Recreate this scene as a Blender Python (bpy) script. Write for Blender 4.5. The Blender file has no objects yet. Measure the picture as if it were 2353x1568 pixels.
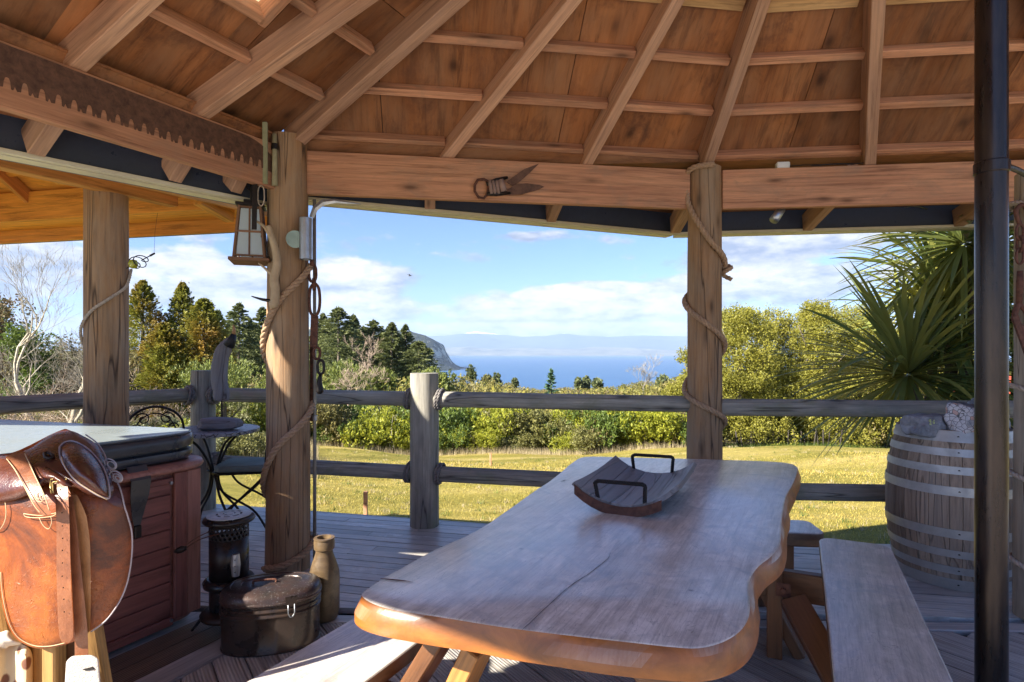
import bpy, bmesh, math, random
import numpy as np
from mathutils import Vector, Matrix, noise
random.seed(7)
RNG = np.random.default_rng(7)
SC = bpy.context.scene
COL = SC.collection
PI = math.pi
# ------------------------------------------------------------------ camera, sky, sun, exposure
EYE = 1.4; HAZE = 4.2e-5
cam_d = bpy.data.cameras.new("camera")
cam = bpy.data.objects.new("camera", cam_d)
COL.objects.link(cam)
cam.location = (0, 0, EYE)
cam.rotation_euler = (PI/2, 0, 0)
cam_d.sensor_width = 36
cam_d.lens = 36*1327/2353
cam_d.shift_y = 24/2353
cam_d.clip_start = 0.05
cam_d.clip_end = 90000
SC.camera = cam
SUN_ELEV, SUN_AZ = math.radians(34), math.radians(236)     # azimuth clockwise from +Y: behind and left of the camera
w = bpy.data.worlds.new("World"); SC.world = w; w.use_nodes = True
nt = w.node_tree; N = nt.nodes; L = nt.links
for n in list(N): N.remove(n)
def nd(t, **k):
    n = N.new(t)
    for a, b in k.items(): setattr(n, a, b)
    return n
def mth(op, a, b=None, c=None, clamp=False):
    n = N.new('ShaderNodeMath'); n.operation = op; n.use_clamp = clamp
    for i, v in enumerate((a, b, c)):
        if v is None: continue
        if isinstance(v, (int, float)): n.inputs[i].default_value = v
        else: L.new(v, n.inputs[i])
    return n.outputs[0]
sky = nd('ShaderNodeTexSky', sky_type='NISHITA', sun_disc=False, sun_elevation=SUN_ELEV, sun_rotation=SUN_AZ,
         altitude=300, air_density=1.0, dust_density=0.3, ozone_density=2.2)
bg = nd('ShaderNodeBackground'); bg.inputs[1].default_value = 0.078
out = nd('ShaderNodeOutputWorld')
tc = nd('ShaderNodeTexCoord'); sep = nd('ShaderNodeSeparateXYZ'); L.new(tc.outputs['Generated'], sep.inputs[0])
X, Y, Z = sep.outputs
az = mth('ARCTAN2', X, Y)
hr = mth('SQRT', mth('ADD', mth('MULTIPLY', X, X), mth('MULTIPLY', Y, Y)))
el = mth('DIVIDE', Z, mth('ADD', hr, 0.001))
comb = nd('ShaderNodeCombineXYZ'); L.new(az, comb.inputs[0]); L.new(mth('MULTIPLY', el, 2.3), comb.inputs[1])
def wnoise(scale, detail, rough, off, dist=0.0, vec=None):
    mp = nd('ShaderNodeMapping'); mp.inputs['Location'].default_value = off; L.new(vec or comb.outputs[0], mp.inputs[0])
    n = nd('ShaderNodeTexNoise'); n.inputs['Scale'].default_value = scale; n.inputs['Detail'].default_value = detail
    n.inputs['Roughness'].default_value = rough; n.inputs['Distortion'].default_value = dist
    L.new(mp.outputs[0], n.inputs['Vector']); return n.outputs['Fac']
def blob(a0, e0, ra, re, amp):          # a bank of cloud at a direction: soft ellipse in azimuth and elevation
    d = mth('ADD', mth('POWER', mth('DIVIDE', mth('SUBTRACT', az, a0), ra), 2), mth('POWER', mth('DIVIDE', mth('SUBTRACT', el, e0), re), 2))
    return mth('MULTIPLY', mth('SUBTRACT', 1.0, d, clamp=True), amp)
n1 = wnoise(5.5, 7, 0.58, (3.1, 0.4, 0))
n2 = wnoise(16, 6, 0.6, (1.7, 5.2, 0), 0.3)
dens = mth('ADD', mth('MULTIPLY', n1, 0.75), mth('MULTIPLY', n2, 0.25))
banks = None; lit = None
for b in ((0.10, 0.075, 0.26, 0.052, 0.42, 1), (0.13, 0.098, 0.13, 0.028, 0.26, 1), (-0.26, 0.125, 0.14, 0.036, 0.34, 1), (-0.30, 0.07, 0.22, 0.034, 0.34, 1), (-0.50, 0.11, 0.16, 0.055, 0.36, 1),
          (0.42, 0.11, 0.22, 0.05, 0.30, .6), (0.44, 0.17, 0.2, 0.028, 0.26, .5), (0.33, 0.15, 0.10, 0.02, 0.18, .5), (0.0, 0.036, 1.6, 0.016, 0.30, 1), (-0.75, 0.12, .2, .07, .3, 1), (0.8, 0.12, .25, .06, .3, 1),
          (0.05, 0.20, 0.10, 0.012, 0.16, .6), (0.16, 0.19, 0.07, 0.012, 0.16, .6)):
    v = blob(*b[:5]); banks = v if banks is None else mth('ADD', banks, v)
    g = mth('MULTIPLY', v, mth('ADD', mth('DIVIDE', mth('SUBTRACT', el, b[1]), b[3]*2.2), .35*b[5])); lit = g if lit is None else mth('ADD', lit, g)
dens = mth('ADD', dens, banks)
lowfade = mth('MULTIPLY', mth('SUBTRACT', 1.0, mth('DIVIDE', mth('ABSOLUTE', mth('SUBTRACT', el, 0.08)), 0.5), clamp=True), 0.05)
dens = mth('ADD', dens, lowfade)
n3 = wnoise(34, 6, 0.65, (2.2, 1.2, 0)); n4 = wnoise(12, 5, 0.6, (5.2, 3.2, 0))
dens = mth('ADD', dens, mth('ADD', mth('MULTIPLY', mth('SUBTRACT', n3, 0.5), 0.20), mth('MULTIPLY', mth('SUBTRACT', n4, 0.5), 0.28)))
cov = mth('MULTIPLY', mth('SUBTRACT', dens, 0.628), 9.0, clamp=True); cov = mth('MULTIPLY', cov, 0.96)
shade = mth('ADD', mth('MULTIPLY', mth('SUBTRACT', wnoise(9, 6, 0.6, (3.1, 0.24, 0)), .5), 2.6), mth('MULTIPLY', mth('SUBTRACT', wnoise(30, 5, .6, (1, .05, 0)), .5), 1.8))
thick = mth('ADD', mth('ADD', shade, mth('MULTIPLY', lit, 3.6)), 0.22, clamp=True)
mixc = nd('ShaderNodeMix', data_type='RGBA'); L.new(thick, mixc.inputs[0])
CL = (1.15, 1.36, 1.85, 1), (3.35, 3.28, 3.25, 1)
mixc.inputs[6].default_value = CL[0]; mixc.inputs[7].default_value = CL[1]
mix = nd('ShaderNodeMix', data_type='RGBA'); L.new(cov, mix.inputs[0]); tn = nd('ShaderNodeMix', data_type='RGBA', blend_type='MULTIPLY'); tn.inputs[0].default_value = 1; L.new(sky.outputs[0], tn.inputs[6]); tn.inputs[7].default_value = (.35, .43, .62, 1); L.new(tn.outputs[2], mix.inputs[6]); L.new(mixc.outputs[2], mix.inputs[7])
L.new(mix.outputs[2], bg.inputs[0]); L.new(bg.outputs[0], out.inputs[0])
sun_d = bpy.data.lights.new("sun", 'SUN'); sun_d.energy = 3.9; sun_d.angle = math.radians(0.5); sun_d.color = (1.0, 0.93, 0.80)
sun = bpy.data.objects.new("sun", sun_d); COL.objects.link(sun)
sv = Vector((math.sin(SUN_AZ)*math.cos(SUN_ELEV), math.cos(SUN_AZ)*math.cos(SUN_ELEV), math.sin(SUN_ELEV)))
sun.rotation_euler = sv.to_track_quat('Z', 'Y').to_euler(); sun.location = (0, 0, 30)
SC.view_settings.view_transform = 'Standard'; SC.view_settings.look = 'None'
SC.view_settings.exposure = 2.2; SC.view_settings.gamma = 1.0; SC.view_settings.use_curve_mapping = False
SC.render.engine = 'CYCLES'
SC.cycles.max_bounces = 10; SC.cycles.diffuse_bounces = 7; SC.cycles.glossy_bounces = 4; SC.cycles.transmission_bounces = 6
SC.cycles.transparent_max_bounces = 8; SC.cycles.volume_bounces = 0
SC.cycles.use_denoising = True; SC.cycles.sample_clamp_indirect = 6.0; SC.cycles.caustics_reflective = False; SC.cycles.caustics_refractive = False

# ------------------------------------------------------------------ helpers
F = 1327.0
def U(px, py, d): return Vector(((px-1176.5)/F*d, d, EYE-(py-808)/F*d))     # a place at distance d
def G(px, py, z):                                                          # a place at height z
    d = (EYE-z)*F/(py-808); return U(px, py, d)
def onplane(px, py, p, n):
    r = Vector(((px-1176.5)/F, 1, -(py-808)/F)); o = Vector((0, 0, EYE))
    return o + r*((p-o).dot(n)/r.dot(n))
def wmat(o):
    m = o.matrix_basis.copy()
    while o.parent: o = o.parent; m = o.matrix_basis @ m
    return m
def tag(o, label=None, cat=None, group=None, kind=None):
    if label: o['label'] = label
    if cat: o['category'] = cat
    if group: o['group'] = group
    if kind: o['kind'] = kind
    return o
def thing(name, loc, label, cat, group=None):
    o = bpy.data.objects.new(name, None); COL.objects.link(o); o.empty_display_size = .1
    o.matrix_basis = Matrix.Translation(Vector(loc)); return tag(o, label, cat, group)
def mk(name, verts, faces, smooth=False):
    me = bpy.data.meshes.new(name); me.from_pydata([tuple(v) for v in verts], [], faces)
    if smooth: me.polygons.foreach_set('use_smooth', [True]*len(me.polygons))
    me.update(); return me
def link(name, me, mat=None, parent=None, M=None):
    """mesh given in world axes about M's origin; M is its world matrix"""
    o = bpy.data.objects.new(name, me); COL.objects.link(o)
    if mat and not me.materials: me.materials.append(mat)
    M = M or Matrix.Identity(4)
    if parent: o.parent = parent; o.matrix_basis = wmat(parent).inverted() @ M
    else: o.matrix_basis = M
    return o
def recenter(verts):
    c = sum((Vector(v) for v in verts), Vector())/len(verts)
    return c, [Vector(v)-c for v in verts]
def wpart(name, vf, mat, parent=None, smooth=False):      # geometry given in world coordinates
    v, f = vf; c, v = recenter(v)
    return link(name, mk(name, v, f, smooth), mat, parent, Matrix.Translation(c))
def axes(p0, p1, up=(0, 0, 1)):
    p0, p1 = Vector(p0), Vector(p1); x = (p1-p0).normalized(); u = Vector(up)
    if abs(x.dot(u)) > .98: u = Vector((0, 1, 0))
    y = u.cross(x).normalized(); z = x.cross(y)
    m = Matrix((x, y, z)).transposed().to_4x4(); m.translation = p0; return m
BOXC = {}
def boxmesh(l, w, h, bev=.004, x0=0.0, cut0=0.0, cut1=0.0):
    key = (round(l, 4), round(w, 4), round(h, 4), bev, x0, cut0, cut1)
    if key in BOXC: return BOXC[key]
    bm = bmesh.new()
    vs = [bm.verts.new((x0+(0 if i == 0 else l)+((cut0 if i == 0 else cut1) if k == 0 else 0), (-w/2 if j == 0 else w/2), (-h/2 if k == 0 else h/2))) for i in (0, 1) for j in (0, 1) for k in (0, 1)]
    for q in ((0, 1, 3, 2), (4, 6, 7, 5), (0, 4, 5, 1), (2, 3, 7, 6), (0, 2, 6, 4), (1, 5, 7, 3)): bm.faces.new([vs[i] for i in q])
    bmesh.ops.recalc_face_normals(bm, faces=bm.faces)
    if bev > 0: bmesh.ops.bevel(bm, geom=list(bm.edges), offset=min(bev, w*.2, h*.2), segments=1, affect='EDGES')
    me = bpy.data.meshes.new('box'); bm.to_mesh(me); bm.free(); BOXC[key] = me; return me
def beam(name, p0, p1, w, h, mat, parent=None, up=(0, 0, 1), bev=.004, cut0=0, cut1=0):
    """a board whose local X runs along it (p0, p1 on its centre line)"""
    l = (Vector(p1)-Vector(p0)).length
    me = boxmesh(l, w, h, bev, 0, cut0, cut1).copy(); me.name = name
    return link(name, me, mat, parent, axes(p0, p1, up))
def block(name, c, sx, sy, sz, mat, parent=None, rz=0.0, bev=.004):
    me = boxmesh(sx, sy, sz, bev, -sx/2).copy(); me.name = name
    return link(name, me, mat, parent, Matrix.Translation(Vector(c)) @ Matrix.Rotation(rz, 4, 'Z'))
def tubevf(pts, rad, n=8, caps=True, closed=False):
    pts = [Vector(p) for p in pts]; m = len(pts)
    rad = rad if isinstance(rad, (list, tuple)) else [rad]*m
    vs, fs = [], []; t0 = (pts[1]-pts[0]).normalized()
    nrm = t0.orthogonal().normalized(); prev = t0
    for i, p in enumerate(pts):
        t = (pts[(i+1) % m]-pts[i-1]) if (closed or 0 < i < m-1) else (pts[1]-pts[0] if i == 0 else pts[-1]-pts[-2])
        t.normalize(); nrm = (prev.rotation_difference(t) @ nrm); nrm = (nrm-t*nrm.dot(t)).normalized(); prev = t
        b = t.cross(nrm)
        for k in range(n):
            a = 2*PI*k/n; vs.append(p+(nrm*math.cos(a)+b*math.sin(a))*rad[i])
    for i in range(m if closed else m-1):
        j = (i+1) % m
        for k in range(n): fs.append((i*n+k, i*n+(k+1) % n, j*n+(k+1) % n, j*n+k))
    if caps and not closed: fs.append(tuple(range(n-1, -1, -1))); fs.append(tuple((m-1)*n+k for k in range(n)))
    return vs, fs
def join(*vfs):
    V, Fc = [], []
    for v, f in vfs:
        o = len(V); V += [Vector(p) for p in v]; Fc += [tuple(i+o for i in q) for q in f]
    return V, Fc
def lathevf(prof, n=32, c=(0, 0, 0), sx=1, sy=1, rz=0, cap=True):
    vs, fs = [], []; c = Vector(c); R = Matrix.Rotation(rz, 3, 'Z')
    for r, z in prof:
        for k in range(n):
            a = 2*PI*k/n; vs.append(c+R @ Vector((r*math.cos(a)*sx, r*math.sin(a)*sy, z)))
    for i in range(len(prof)-1):
        for k in range(n): fs.append((i*n+k, i*n+(k+1) % n, (i+1)*n+(k+1) % n, (i+1)*n+k))
    if cap: fs.append(tuple(range(n-1, -1, -1))); fs.append(tuple((len(prof)-1)*n+k for k in range(n)))
    return vs, fs
def boxvf(c, sx, sy, sz, R=None):
    c = Vector(c); vs = []
    for i in (-.5, .5):
        for j in (-.5, .5):
            for k in (-.5, .5):
                v = Vector((i*sx, j*sy, k*sz)); vs.append(c+(R @ v if R else v))
    return vs, [(0, 1, 3, 2), (4, 6, 7, 5), (0, 4, 5, 1), (2, 3, 7, 6), (0, 2, 6, 4), (1, 5, 7, 3)]
def prismvf(poly, z0, z1):
    n = len(poly); vs = [Vector((p[0], p[1], z0)) for p in poly]+[Vector((p[0], p[1], z1)) for p in poly]
    fs = [tuple(range(n-1, -1, -1)), tuple(range(n, 2*n))]+[(i, (i+1) % n, n+(i+1) % n, n+i) for i in range(n)]
    return vs, fs
def slabvf(pts, off):       # planar or near planar polygon in space, thickened by off
    off = Vector(off); n = len(pts); pts = [Vector(p) for p in pts]
    vs = pts+[p+off for p in pts]
    return vs, [tuple(range(n-1, -1, -1)), tuple(range(n, 2*n))]+[(i, (i+1) % n, n+(i+1) % n, n+i) for i in range(n)]
def fix(o):
    bm = bmesh.new(); bm.from_mesh(o.data); bmesh.ops.recalc_face_normals(bm, faces=bm.faces); bm.to_mesh(o.data); bm.free(); return o
def bevelo(o, w=.004, seg=2, ang=30):
    m = o.modifiers.new('bevel', 'BEVEL'); m.width = w; m.segments = seg; m.limit_method = 'ANGLE'; m.angle_limit = math.radians(ang); return o
def autosm(o, a=35):
    bm = bmesh.new(); bm.from_mesh(o.data); bmesh.ops.recalc_face_normals(bm, faces=bm.faces)
    for f in bm.faces: f.smooth = True
    for e in bm.edges:
        if len(e.link_faces) == 2 and e.calc_face_angle(0) > math.radians(a): e.smooth = False
    bm.to_mesh(o.data); bm.free(); return o
def spline(pts, n=8):
    pts = [Vector(p) for p in pts]; out = []
    for i in range(len(pts)-1):
        p0 = pts[max(i-1, 0)]; p1 = pts[i]; p2 = pts[i+1]; p3 = pts[min(i+2, len(pts)-1)]
        for k in range(n):
            t = k/n; out.append(.5*((2*p1)+(p2-p0)*t+(2*p0-5*p1+4*p2-p3)*t*t+(3*p1-p0-3*p2+p3)*t**3))
    out.append(pts[-1]); return out
def ropevf(pts, r, pitch=None, n=6, strands=3):
    """three strands laid round the path"""
    pts = [Vector(p) for p in pts]; pitch = pitch or r*7
    d = [0.0]
    for i in range(1, len(pts)): d.append(d[-1]+(pts[i]-pts[i-1]).length)
    step = pitch/9; m = max(4, int(d[-1]/step)); res = []; j = 0
    for i in range(m+1):
        s = d[-1]*i/m
        while j < len(d)-2 and d[j+1] < s: j += 1
        t = (s-d[j])/max(1e-9, d[j+1]-d[j]); res.append(pts[j].lerp(pts[j+1], t))
    prev = (res[1]-res[0]).normalized(); nrm = prev.orthogonal().normalized(); lines = [[] for _ in range(strands)]
    for i, p in enumerate(res):
        t = (res[min(i+1, m)]-res[max(i-1, 0)]).normalized()
        nrm = prev.rotation_difference(t) @ nrm; nrm = (nrm-t*nrm.dot(t)).normalized(); prev = t; b = t.cross(nrm)
        for k in range(strands):
            a = 2*PI*(k/strands)+2*PI*(d[-1]*i/m)/pitch
            lines[k].append(p+(nrm*math.cos(a)+b*math.sin(a))*r*.5)
    return join(*[tubevf(l, r*.56, n) for l in lines])
def clip(poly, p, n):        # keep the side where (x-p).n >= 0, 2D
    o = []
    for i in range(len(poly)):
        a, b = poly[i], poly[(i+1) % len(poly)]
        da = (a[0]-p[0])*n[0]+(a[1]-p[1])*n[1]; db = (b[0]-p[0])*n[0]+(b[1]-p[1])*n[1]
        if da >= 0: o.append(a)
        if (da > 0 > db) or (da < 0 < db):
            t = da/(da-db); o.append((a[0]+(b[0]-a[0])*t, a[1]+(b[1]-a[1])*t))
    return o
def npmesh(name, verts, quads, tint=None, k=4, smooth=False):
    me = bpy.data.meshes.new(name); nv, nf = len(verts), len(quads)
    me.vertices.add(nv); me.vertices.foreach_set('co', np.asarray(verts, np.float32).ravel())
    me.loops.add(nf*k); me.loops.foreach_set('vertex_index', np.asarray(quads, np.int32).ravel())
    me.polygons.add(nf); me.polygons.foreach_set('loop_start', np.arange(0, nf*k, k, dtype=np.int32))
    if smooth: me.polygons.foreach_set('use_smooth', np.ones(nf, bool))
    if tint is not None:
        a = me.attributes.new('tint', 'FLOAT', 'FACE'); a.data.foreach_set('value', np.asarray(tint, np.float32))
    me.update(calc_edges=True); return me

# ------------------------------------------------------------------ materials
def newmat(name):
    m = bpy.data.materials.new(name); m.use_nodes = True
    return m, m.node_tree, m.node_tree.nodes['Principled BSDF']
def ramp(nt, fac, stops):
    r = nt.nodes.new('ShaderNodeValToRGB'); e = r.color_ramp.elements
    while len(e) < len(stops): e.new(.5)
    for i, (p, c) in enumerate(stops): e[i].position = p; e[i].color = (*c, 1)
    nt.links.new(fac, r.inputs[0]); return r.outputs[0]
def texco(nt, scale=(1, 1, 1), rnd=True, src='Object'):
    t = nt.nodes.new('ShaderNodeTexCoord'); mp = nt.nodes.new('ShaderNodeMapping'); mp.inputs['Scale'].default_value = scale
    if rnd:
        oi = nt.nodes.new('ShaderNodeObjectInfo'); ad = nt.nodes.new('ShaderNodeVectorMath'); ad.operation = 'ADD'
        mu = nt.nodes.new('ShaderNodeMath'); mu.operation = 'MULTIPLY'; mu.inputs[1].default_value = 37.0
        nt.links.new(oi.outputs['Random'], mu.inputs[0]); nt.links.new(t.outputs[src], ad.inputs[0]); nt.links.new(mu.outputs[0], ad.inputs[1])
        nt.links.new(ad.outputs[0], mp.inputs[0])
    else: nt.links.new(t.outputs[src], mp.inputs[0])
    return mp.outputs[0]
def tnoise(nt, vec, scale, detail=5, rough=.6, dist=0.0):
    n = nt.nodes.new('ShaderNodeTexNoise'); n.inputs['Scale'].default_value = scale; n.inputs['Detail'].default_value = detail
    n.inputs['Roughness'].default_value = rough; n.inputs['Distortion'].default_value = dist; nt.links.new(vec, n.inputs['Vector']); return n.outputs['Fac']
def mixn(nt, fac, a, b, mode='MIX'):
    m = nt.nodes.new('ShaderNodeMix'); m.data_type = 'RGBA'; m.blend_type = mode
    for s, v in ((0, fac), (6, a), (7, b)):
        if isinstance(v, (int, float)): m.inputs[s].default_value = v
        elif isinstance(v, tuple): m.inputs[s].default_value = (*v, 1)
        else: nt.links.new(v, m.inputs[s])
    return m.outputs[2]
def mathn(nt, op, a, b=None, clamp=False):
    n = nt.nodes.new('ShaderNodeMath'); n.operation = op; n.use_clamp = clamp
    for i, v in enumerate((a, b)):
        if v is None: continue
        if isinstance(v, (int, float)): n.inputs[i].default_value = v
        else: nt.links.new(v, n.inputs[i])
    return n.outputs[0]
def bump(nt, b, h, strength=.3, dist=.01):
    n = nt.nodes.new('ShaderNodeBump'); n.inputs['Strength'].default_value = strength; n.inputs['Distance'].default_value = dist
    nt.links.new(h, n.inputs['Height']); nt.links.new(n.outputs[0], b.inputs['Normal'])
def wood(name, c1, c2, dark=None, grain=9, rough=.75, weather=None, wamt=.5, knots=True, bumps=.35, vary=.25, spec=.3, stain=None, coat=0, reeds=0, crack=0.0, finev=.75, kn=1.0, midv=.7):
    """grain runs along the object's X; c1/c2 pale and dark grain; weather = colour of patches"""
    m, nt, b = newmat(name); dark = dark or tuple(x*.25 for x in c2)
    v = texco(nt, (.55, grain, grain)); g = tnoise(nt, v, 1.6, 7, .65, .6)
    v2 = texco(nt, (2.5, 55, 55)); fine = tnoise(nt, v2, 1.2, 3, .6)
    col = ramp(nt, g, [(.28, c2), (.5, tuple((a+b_)/2 for a, b_ in zip(c1, c2))), (.72, c1)])
    fr = ramp(nt, fine, [(.3, (.68, .68, .68)), (.7, (1.12, 1.12, 1.12))]); col = mixn(nt, finev, col, fr, 'MULTIPLY')
    v3 = texco(nt, (1.1, grain*3.4, grain*3.4)); mid = tnoise(nt, v3, 1.5, 5, .75, .35); ml = ramp(nt, mid, [(.36, (.46, .42, .40)), (.47, (1, 1, 1)), (.60, (1.16, 1.16, 1.16))]); col = mixn(nt, midv, col, ml, 'MULTIPLY')
    oi = nt.nodes.new('ShaderNodeObjectInfo')
    vr = ramp(nt, oi.outputs['Random'], [(0, (1-vary,)*3), (1, (1+vary*.6,)*3)]); col = mixn(nt, 1, col, vr, 'MULTIPLY')
    hgt = mathn(nt, 'ADD', mathn(nt, 'MULTIPLY', g, .6), mathn(nt, 'MULTIPLY', fine, .5))
    if weather:
        wn = tnoise(nt, texco(nt, (.9, 2.6, 2.6)), 1.7, 5, .7); col = mixn(nt, mathn(nt, 'MULTIPLY', ramp(nt, wn, [(.35, (0, 0, 0)), (.7, (1, 1, 1))]), wamt), col, weather)
    if stain:
        sn = tnoise(nt, texco(nt, (1.2, 2.0, 2.0)), 2.3, 6, .7, .5); col = mixn(nt, mathn(nt, 'MULTIPLY', ramp(nt, sn, [(.52, (0, 0, 0)), (.72, (1, 1, 1))]), .8), col, stain)
    if knots:
        vo = nt.nodes.new('ShaderNodeTexVoronoi'); vo.inputs['Scale'].default_value = 1.0; nt.links.new(texco(nt, (2.0*kn, 7/kn**3, 7/kn**3)), vo.inputs['Vector'])
        k = ramp(nt, vo.outputs['Distance'], [(.05, (1, 1, 1)), (.13, (.35, .35, .35)), (.24, (0, 0, 0))]); col = mixn(nt, mathn(nt, 'MULTIPLY', k, .8), col, dark)
    if crack:
        cn = tnoise(nt, texco(nt, (.35, 9, 9)), 1.1, 2, .5, .2)
        cr = mathn(nt, 'MULTIPLY', ramp(nt, mathn(nt, 'ABSOLUTE', mathn(nt, 'SUBTRACT', cn, .5)), [(.0, (1, 1, 1)), (.012, (0, 0, 0))]), crack)
        col = mixn(nt, cr, col, dark); hgt = mathn(nt, 'SUBTRACT', hgt, mathn(nt, 'MULTIPLY', cr, 1.5))
    if reeds:
        wv = nt.nodes.new('ShaderNodeTexWave'); wv.bands_direction = 'Y'; wv.inputs['Scale'].default_value = reeds; nt.links.new(texco(nt, (1, 1, 1), False), wv.inputs['Vector'])
        hgt = mathn(nt, 'ADD', hgt, mathn(nt, 'MULTIPLY', wv.outputs['Fac'], 1.2)); col = mixn(nt, .45, col, ramp(nt, wv.outputs['Fac'], [(.1, (.45, .45, .45)), (.6, (1, 1, 1))]), 'MULTIPLY')
    nt.links.new(col, b.inputs['Base Color']); b.inputs['Specular IOR Level'].default_value = spec
    rr = ramp(nt, fine, [(.2, (max(.05, rough-.12),)*3), (.8, (min(1, rough+.12),)*3)]); nt.links.new(rr, b.inputs['Roughness'])
    if coat: b.inputs['Coat Weight'].default_value = coat; b.inputs['Coat Roughness'].default_value = .28
    bump(nt, b, hgt, bumps, .006); return m
def plain(name, c, rough=.5, metal=0.0, c2=None, scale=12, amt=.5, bumps=.12, spec=.5, coat=0, detail=5, rnd=True, bd=.004):
    m, nt, b = newmat(name); c2 = c2 or tuple(x*.55 for x in c)
    v = texco(nt, (1, 1, 1), rnd); n = tnoise(nt, v, scale, detail, .65, .3)
    col = mixn(nt, mathn(nt, 'MULTIPLY', ramp(nt, n, [(.38, (0, 0, 0)), (.68, (1, 1, 1))]), amt), c, c2)
    nt.links.new(col, b.inputs['Base Color']); b.inputs['Metallic'].default_value = metal; b.inputs['Specular IOR Level'].default_value = spec
    nt.links.new(ramp(nt, n, [(.3, (max(.03, rough-.1),)*3), (.7, (min(1, rough+.15),)*3)]), b.inputs['Roughness'])
    if coat: b.inputs['Coat Weight'].default_value = coat; b.inputs['Coat Roughness'].default_value = .15
    bump(nt, b, tnoise(nt, v, scale*4, 4, .6), bumps, bd); return m
def leafmat(name, c1, c2, c3=None, rough=.55, trans=.35, sc=.6):
    """c1..c2 leaf colours by leaf, c3 in larger patches"""
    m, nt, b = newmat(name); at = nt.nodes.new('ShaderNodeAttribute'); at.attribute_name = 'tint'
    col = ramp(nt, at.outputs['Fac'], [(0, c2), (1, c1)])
    if c3: col = mixn(nt, ramp(nt, tnoise(nt, texco(nt), sc, 3, .6), [(.42, (0, 0, 0)), (.64, (1, 1, 1))]), col, c3)
    nt.links.new(col, b.inputs['Base Color']); b.inputs['Roughness'].default_value = rough; b.inputs['Specular IOR Level'].default_value = .35
    tr = nt.nodes.new('ShaderNodeBsdfTranslucent'); nt.links.new(col, tr.inputs[0]); ms = nt.nodes.new('ShaderNodeMixShader'); ms.inputs[0].default_value = trans
    nt.links.new(b.outputs[0], ms.inputs[1]); nt.links.new(tr.outputs[0], ms.inputs[2]); nt.links.new(ms.outputs[0], nt.nodes['Material Output'].inputs[0]); return m
M = {}
M['frame'] = wood('framing_timber', (.70, .36, .20), (.47, .215, .12), grain=8, stain=(.33, .21, .14), knots=True)
M['frame2'] = wood('rafter_timber', (.68, .40, .245), (.40, .21, .125), grain=9, weather=(.46, .29, .22), wamt=.5)
M['ply'] = wood('ceiling_plywood', (.43, .170, .060), (.22, .080, .030), dark=(.04, .016, .009), grain=2.8, stain=(.115, .05, .03), weather=(.34, .20, .12), wamt=.45, knots=True, bumps=.12, vary=.38, finev=.5, kn=1.25, midv=.85)
M['gold'] = wood('shelter_pine', (.80, .38, .075), (.60, .24, .04), grain=5, knots=False, bumps=.1, rough=.5, vary=.12)  # orange light on the shelter ceiling is put into this wood colour
M['goldbeam'] = wood('shelter_beam_timber', (.70, .33, .09), (.46, .19, .05), grain=5, bumps=.15, rough=.6, vary=.15)
M['post'] = wood('round_post_timber', (.47, .265, .125), (.25, .13, .06), dark=(.05, .03, .02), grain=6, weather=(.33, .28, .21), wamt=.6, bumps=.6, crack=.9, vary=.1)
M['rail'] = wood('weathered_log', (.52, .48, .40), (.29, .27, .23), dark=(.04, .04, .04), grain=7, weather=(.14, .145, .145), wamt=.65, bumps=.6, stain=(.20, .21, .12), crack=.8, vary=.08, rough=.85)
M['deckworn'] = wood('worn_deck_timber', (.76, .69, .62), (.50, .45, .40), dark=(.06, .055, .05), grain=14, weather=(.27, .26, .26), wamt=.6, knots=True, bumps=.45, vary=.25, rough=.4, spec=.9, stain=(.86, .84, .82))
M['deck'] = wood('deck_timber', (.72, .66, .59), (.48, .44, .395), dark=(.06, .055, .05), grain=14, weather=(.17, .17, .19), wamt=.6, knots=True, bumps=.35, vary=.3, rough=.42, spec=.8)
M['deckreed'] = wood('reeded_deck_timber', (.70, .64, .57), (.47, .43, .385), dark=(.06, .05, .05), grain=10, weather=(.15, .14, .15), wamt=.5, knots=False, bumps=.5, vary=.3, rough=.6, spec=.45, reeds=22)
M['deckbrown'] = wood('brown_deck_timber', (.20, .14, .10), (.11, .07, .05), grain=10, knots=False, bumps=.5, vary=.3, rough=.45, spec=.5, reeds=22)
M['gutter'] = plain('black_spouting', (.045, .060, .10), .35, 0, scale=20, amt=.3)
M['gutmetal'] = plain('zinc_eave_trim', (.72, .66, .50), .4, .2, scale=8, amt=.3)  # yellow light under the spouting put into a pale metal colour
M['saw'] = plain('rusty_saw_steel', (.17, .085, .05), .6, .4, (.075, .04, .03), 30, .8, .3)
M['iron'] = plain('black_iron', (.022, .02, .02), .45, .6, (.05, .03, .022), 40, .5, .3)
M['rust'] = plain('rusty_iron', (.16, .065, .04), .75, .3, (.06, .03, .025), 40, .8, .5)
M['galv'] = plain('galvanised_steel', (.42, .44, .47), .38, .85, (.26, .27, .3), 14, .6, .1)
M['hoop'] = plain('zinc_hoop', (.47, .46, .45), .45, .5, (.30, .295, .29), 9, .7, .12)
M['rope'] = plain('manila_rope', (.47, .31, .19), .9, 0, (.24, .15, .09), 60, .6, .6)
M['ropegrey'] = plain('weathered_rope', (.22, .20, .19), .9, 0, (.10, .09, .09), 60, .6, .6)
M['ropepale'] = plain('pale_rope', (.52, .43, .34), .9, 0, (.3, .24, .18), 60, .6, .6)
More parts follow.
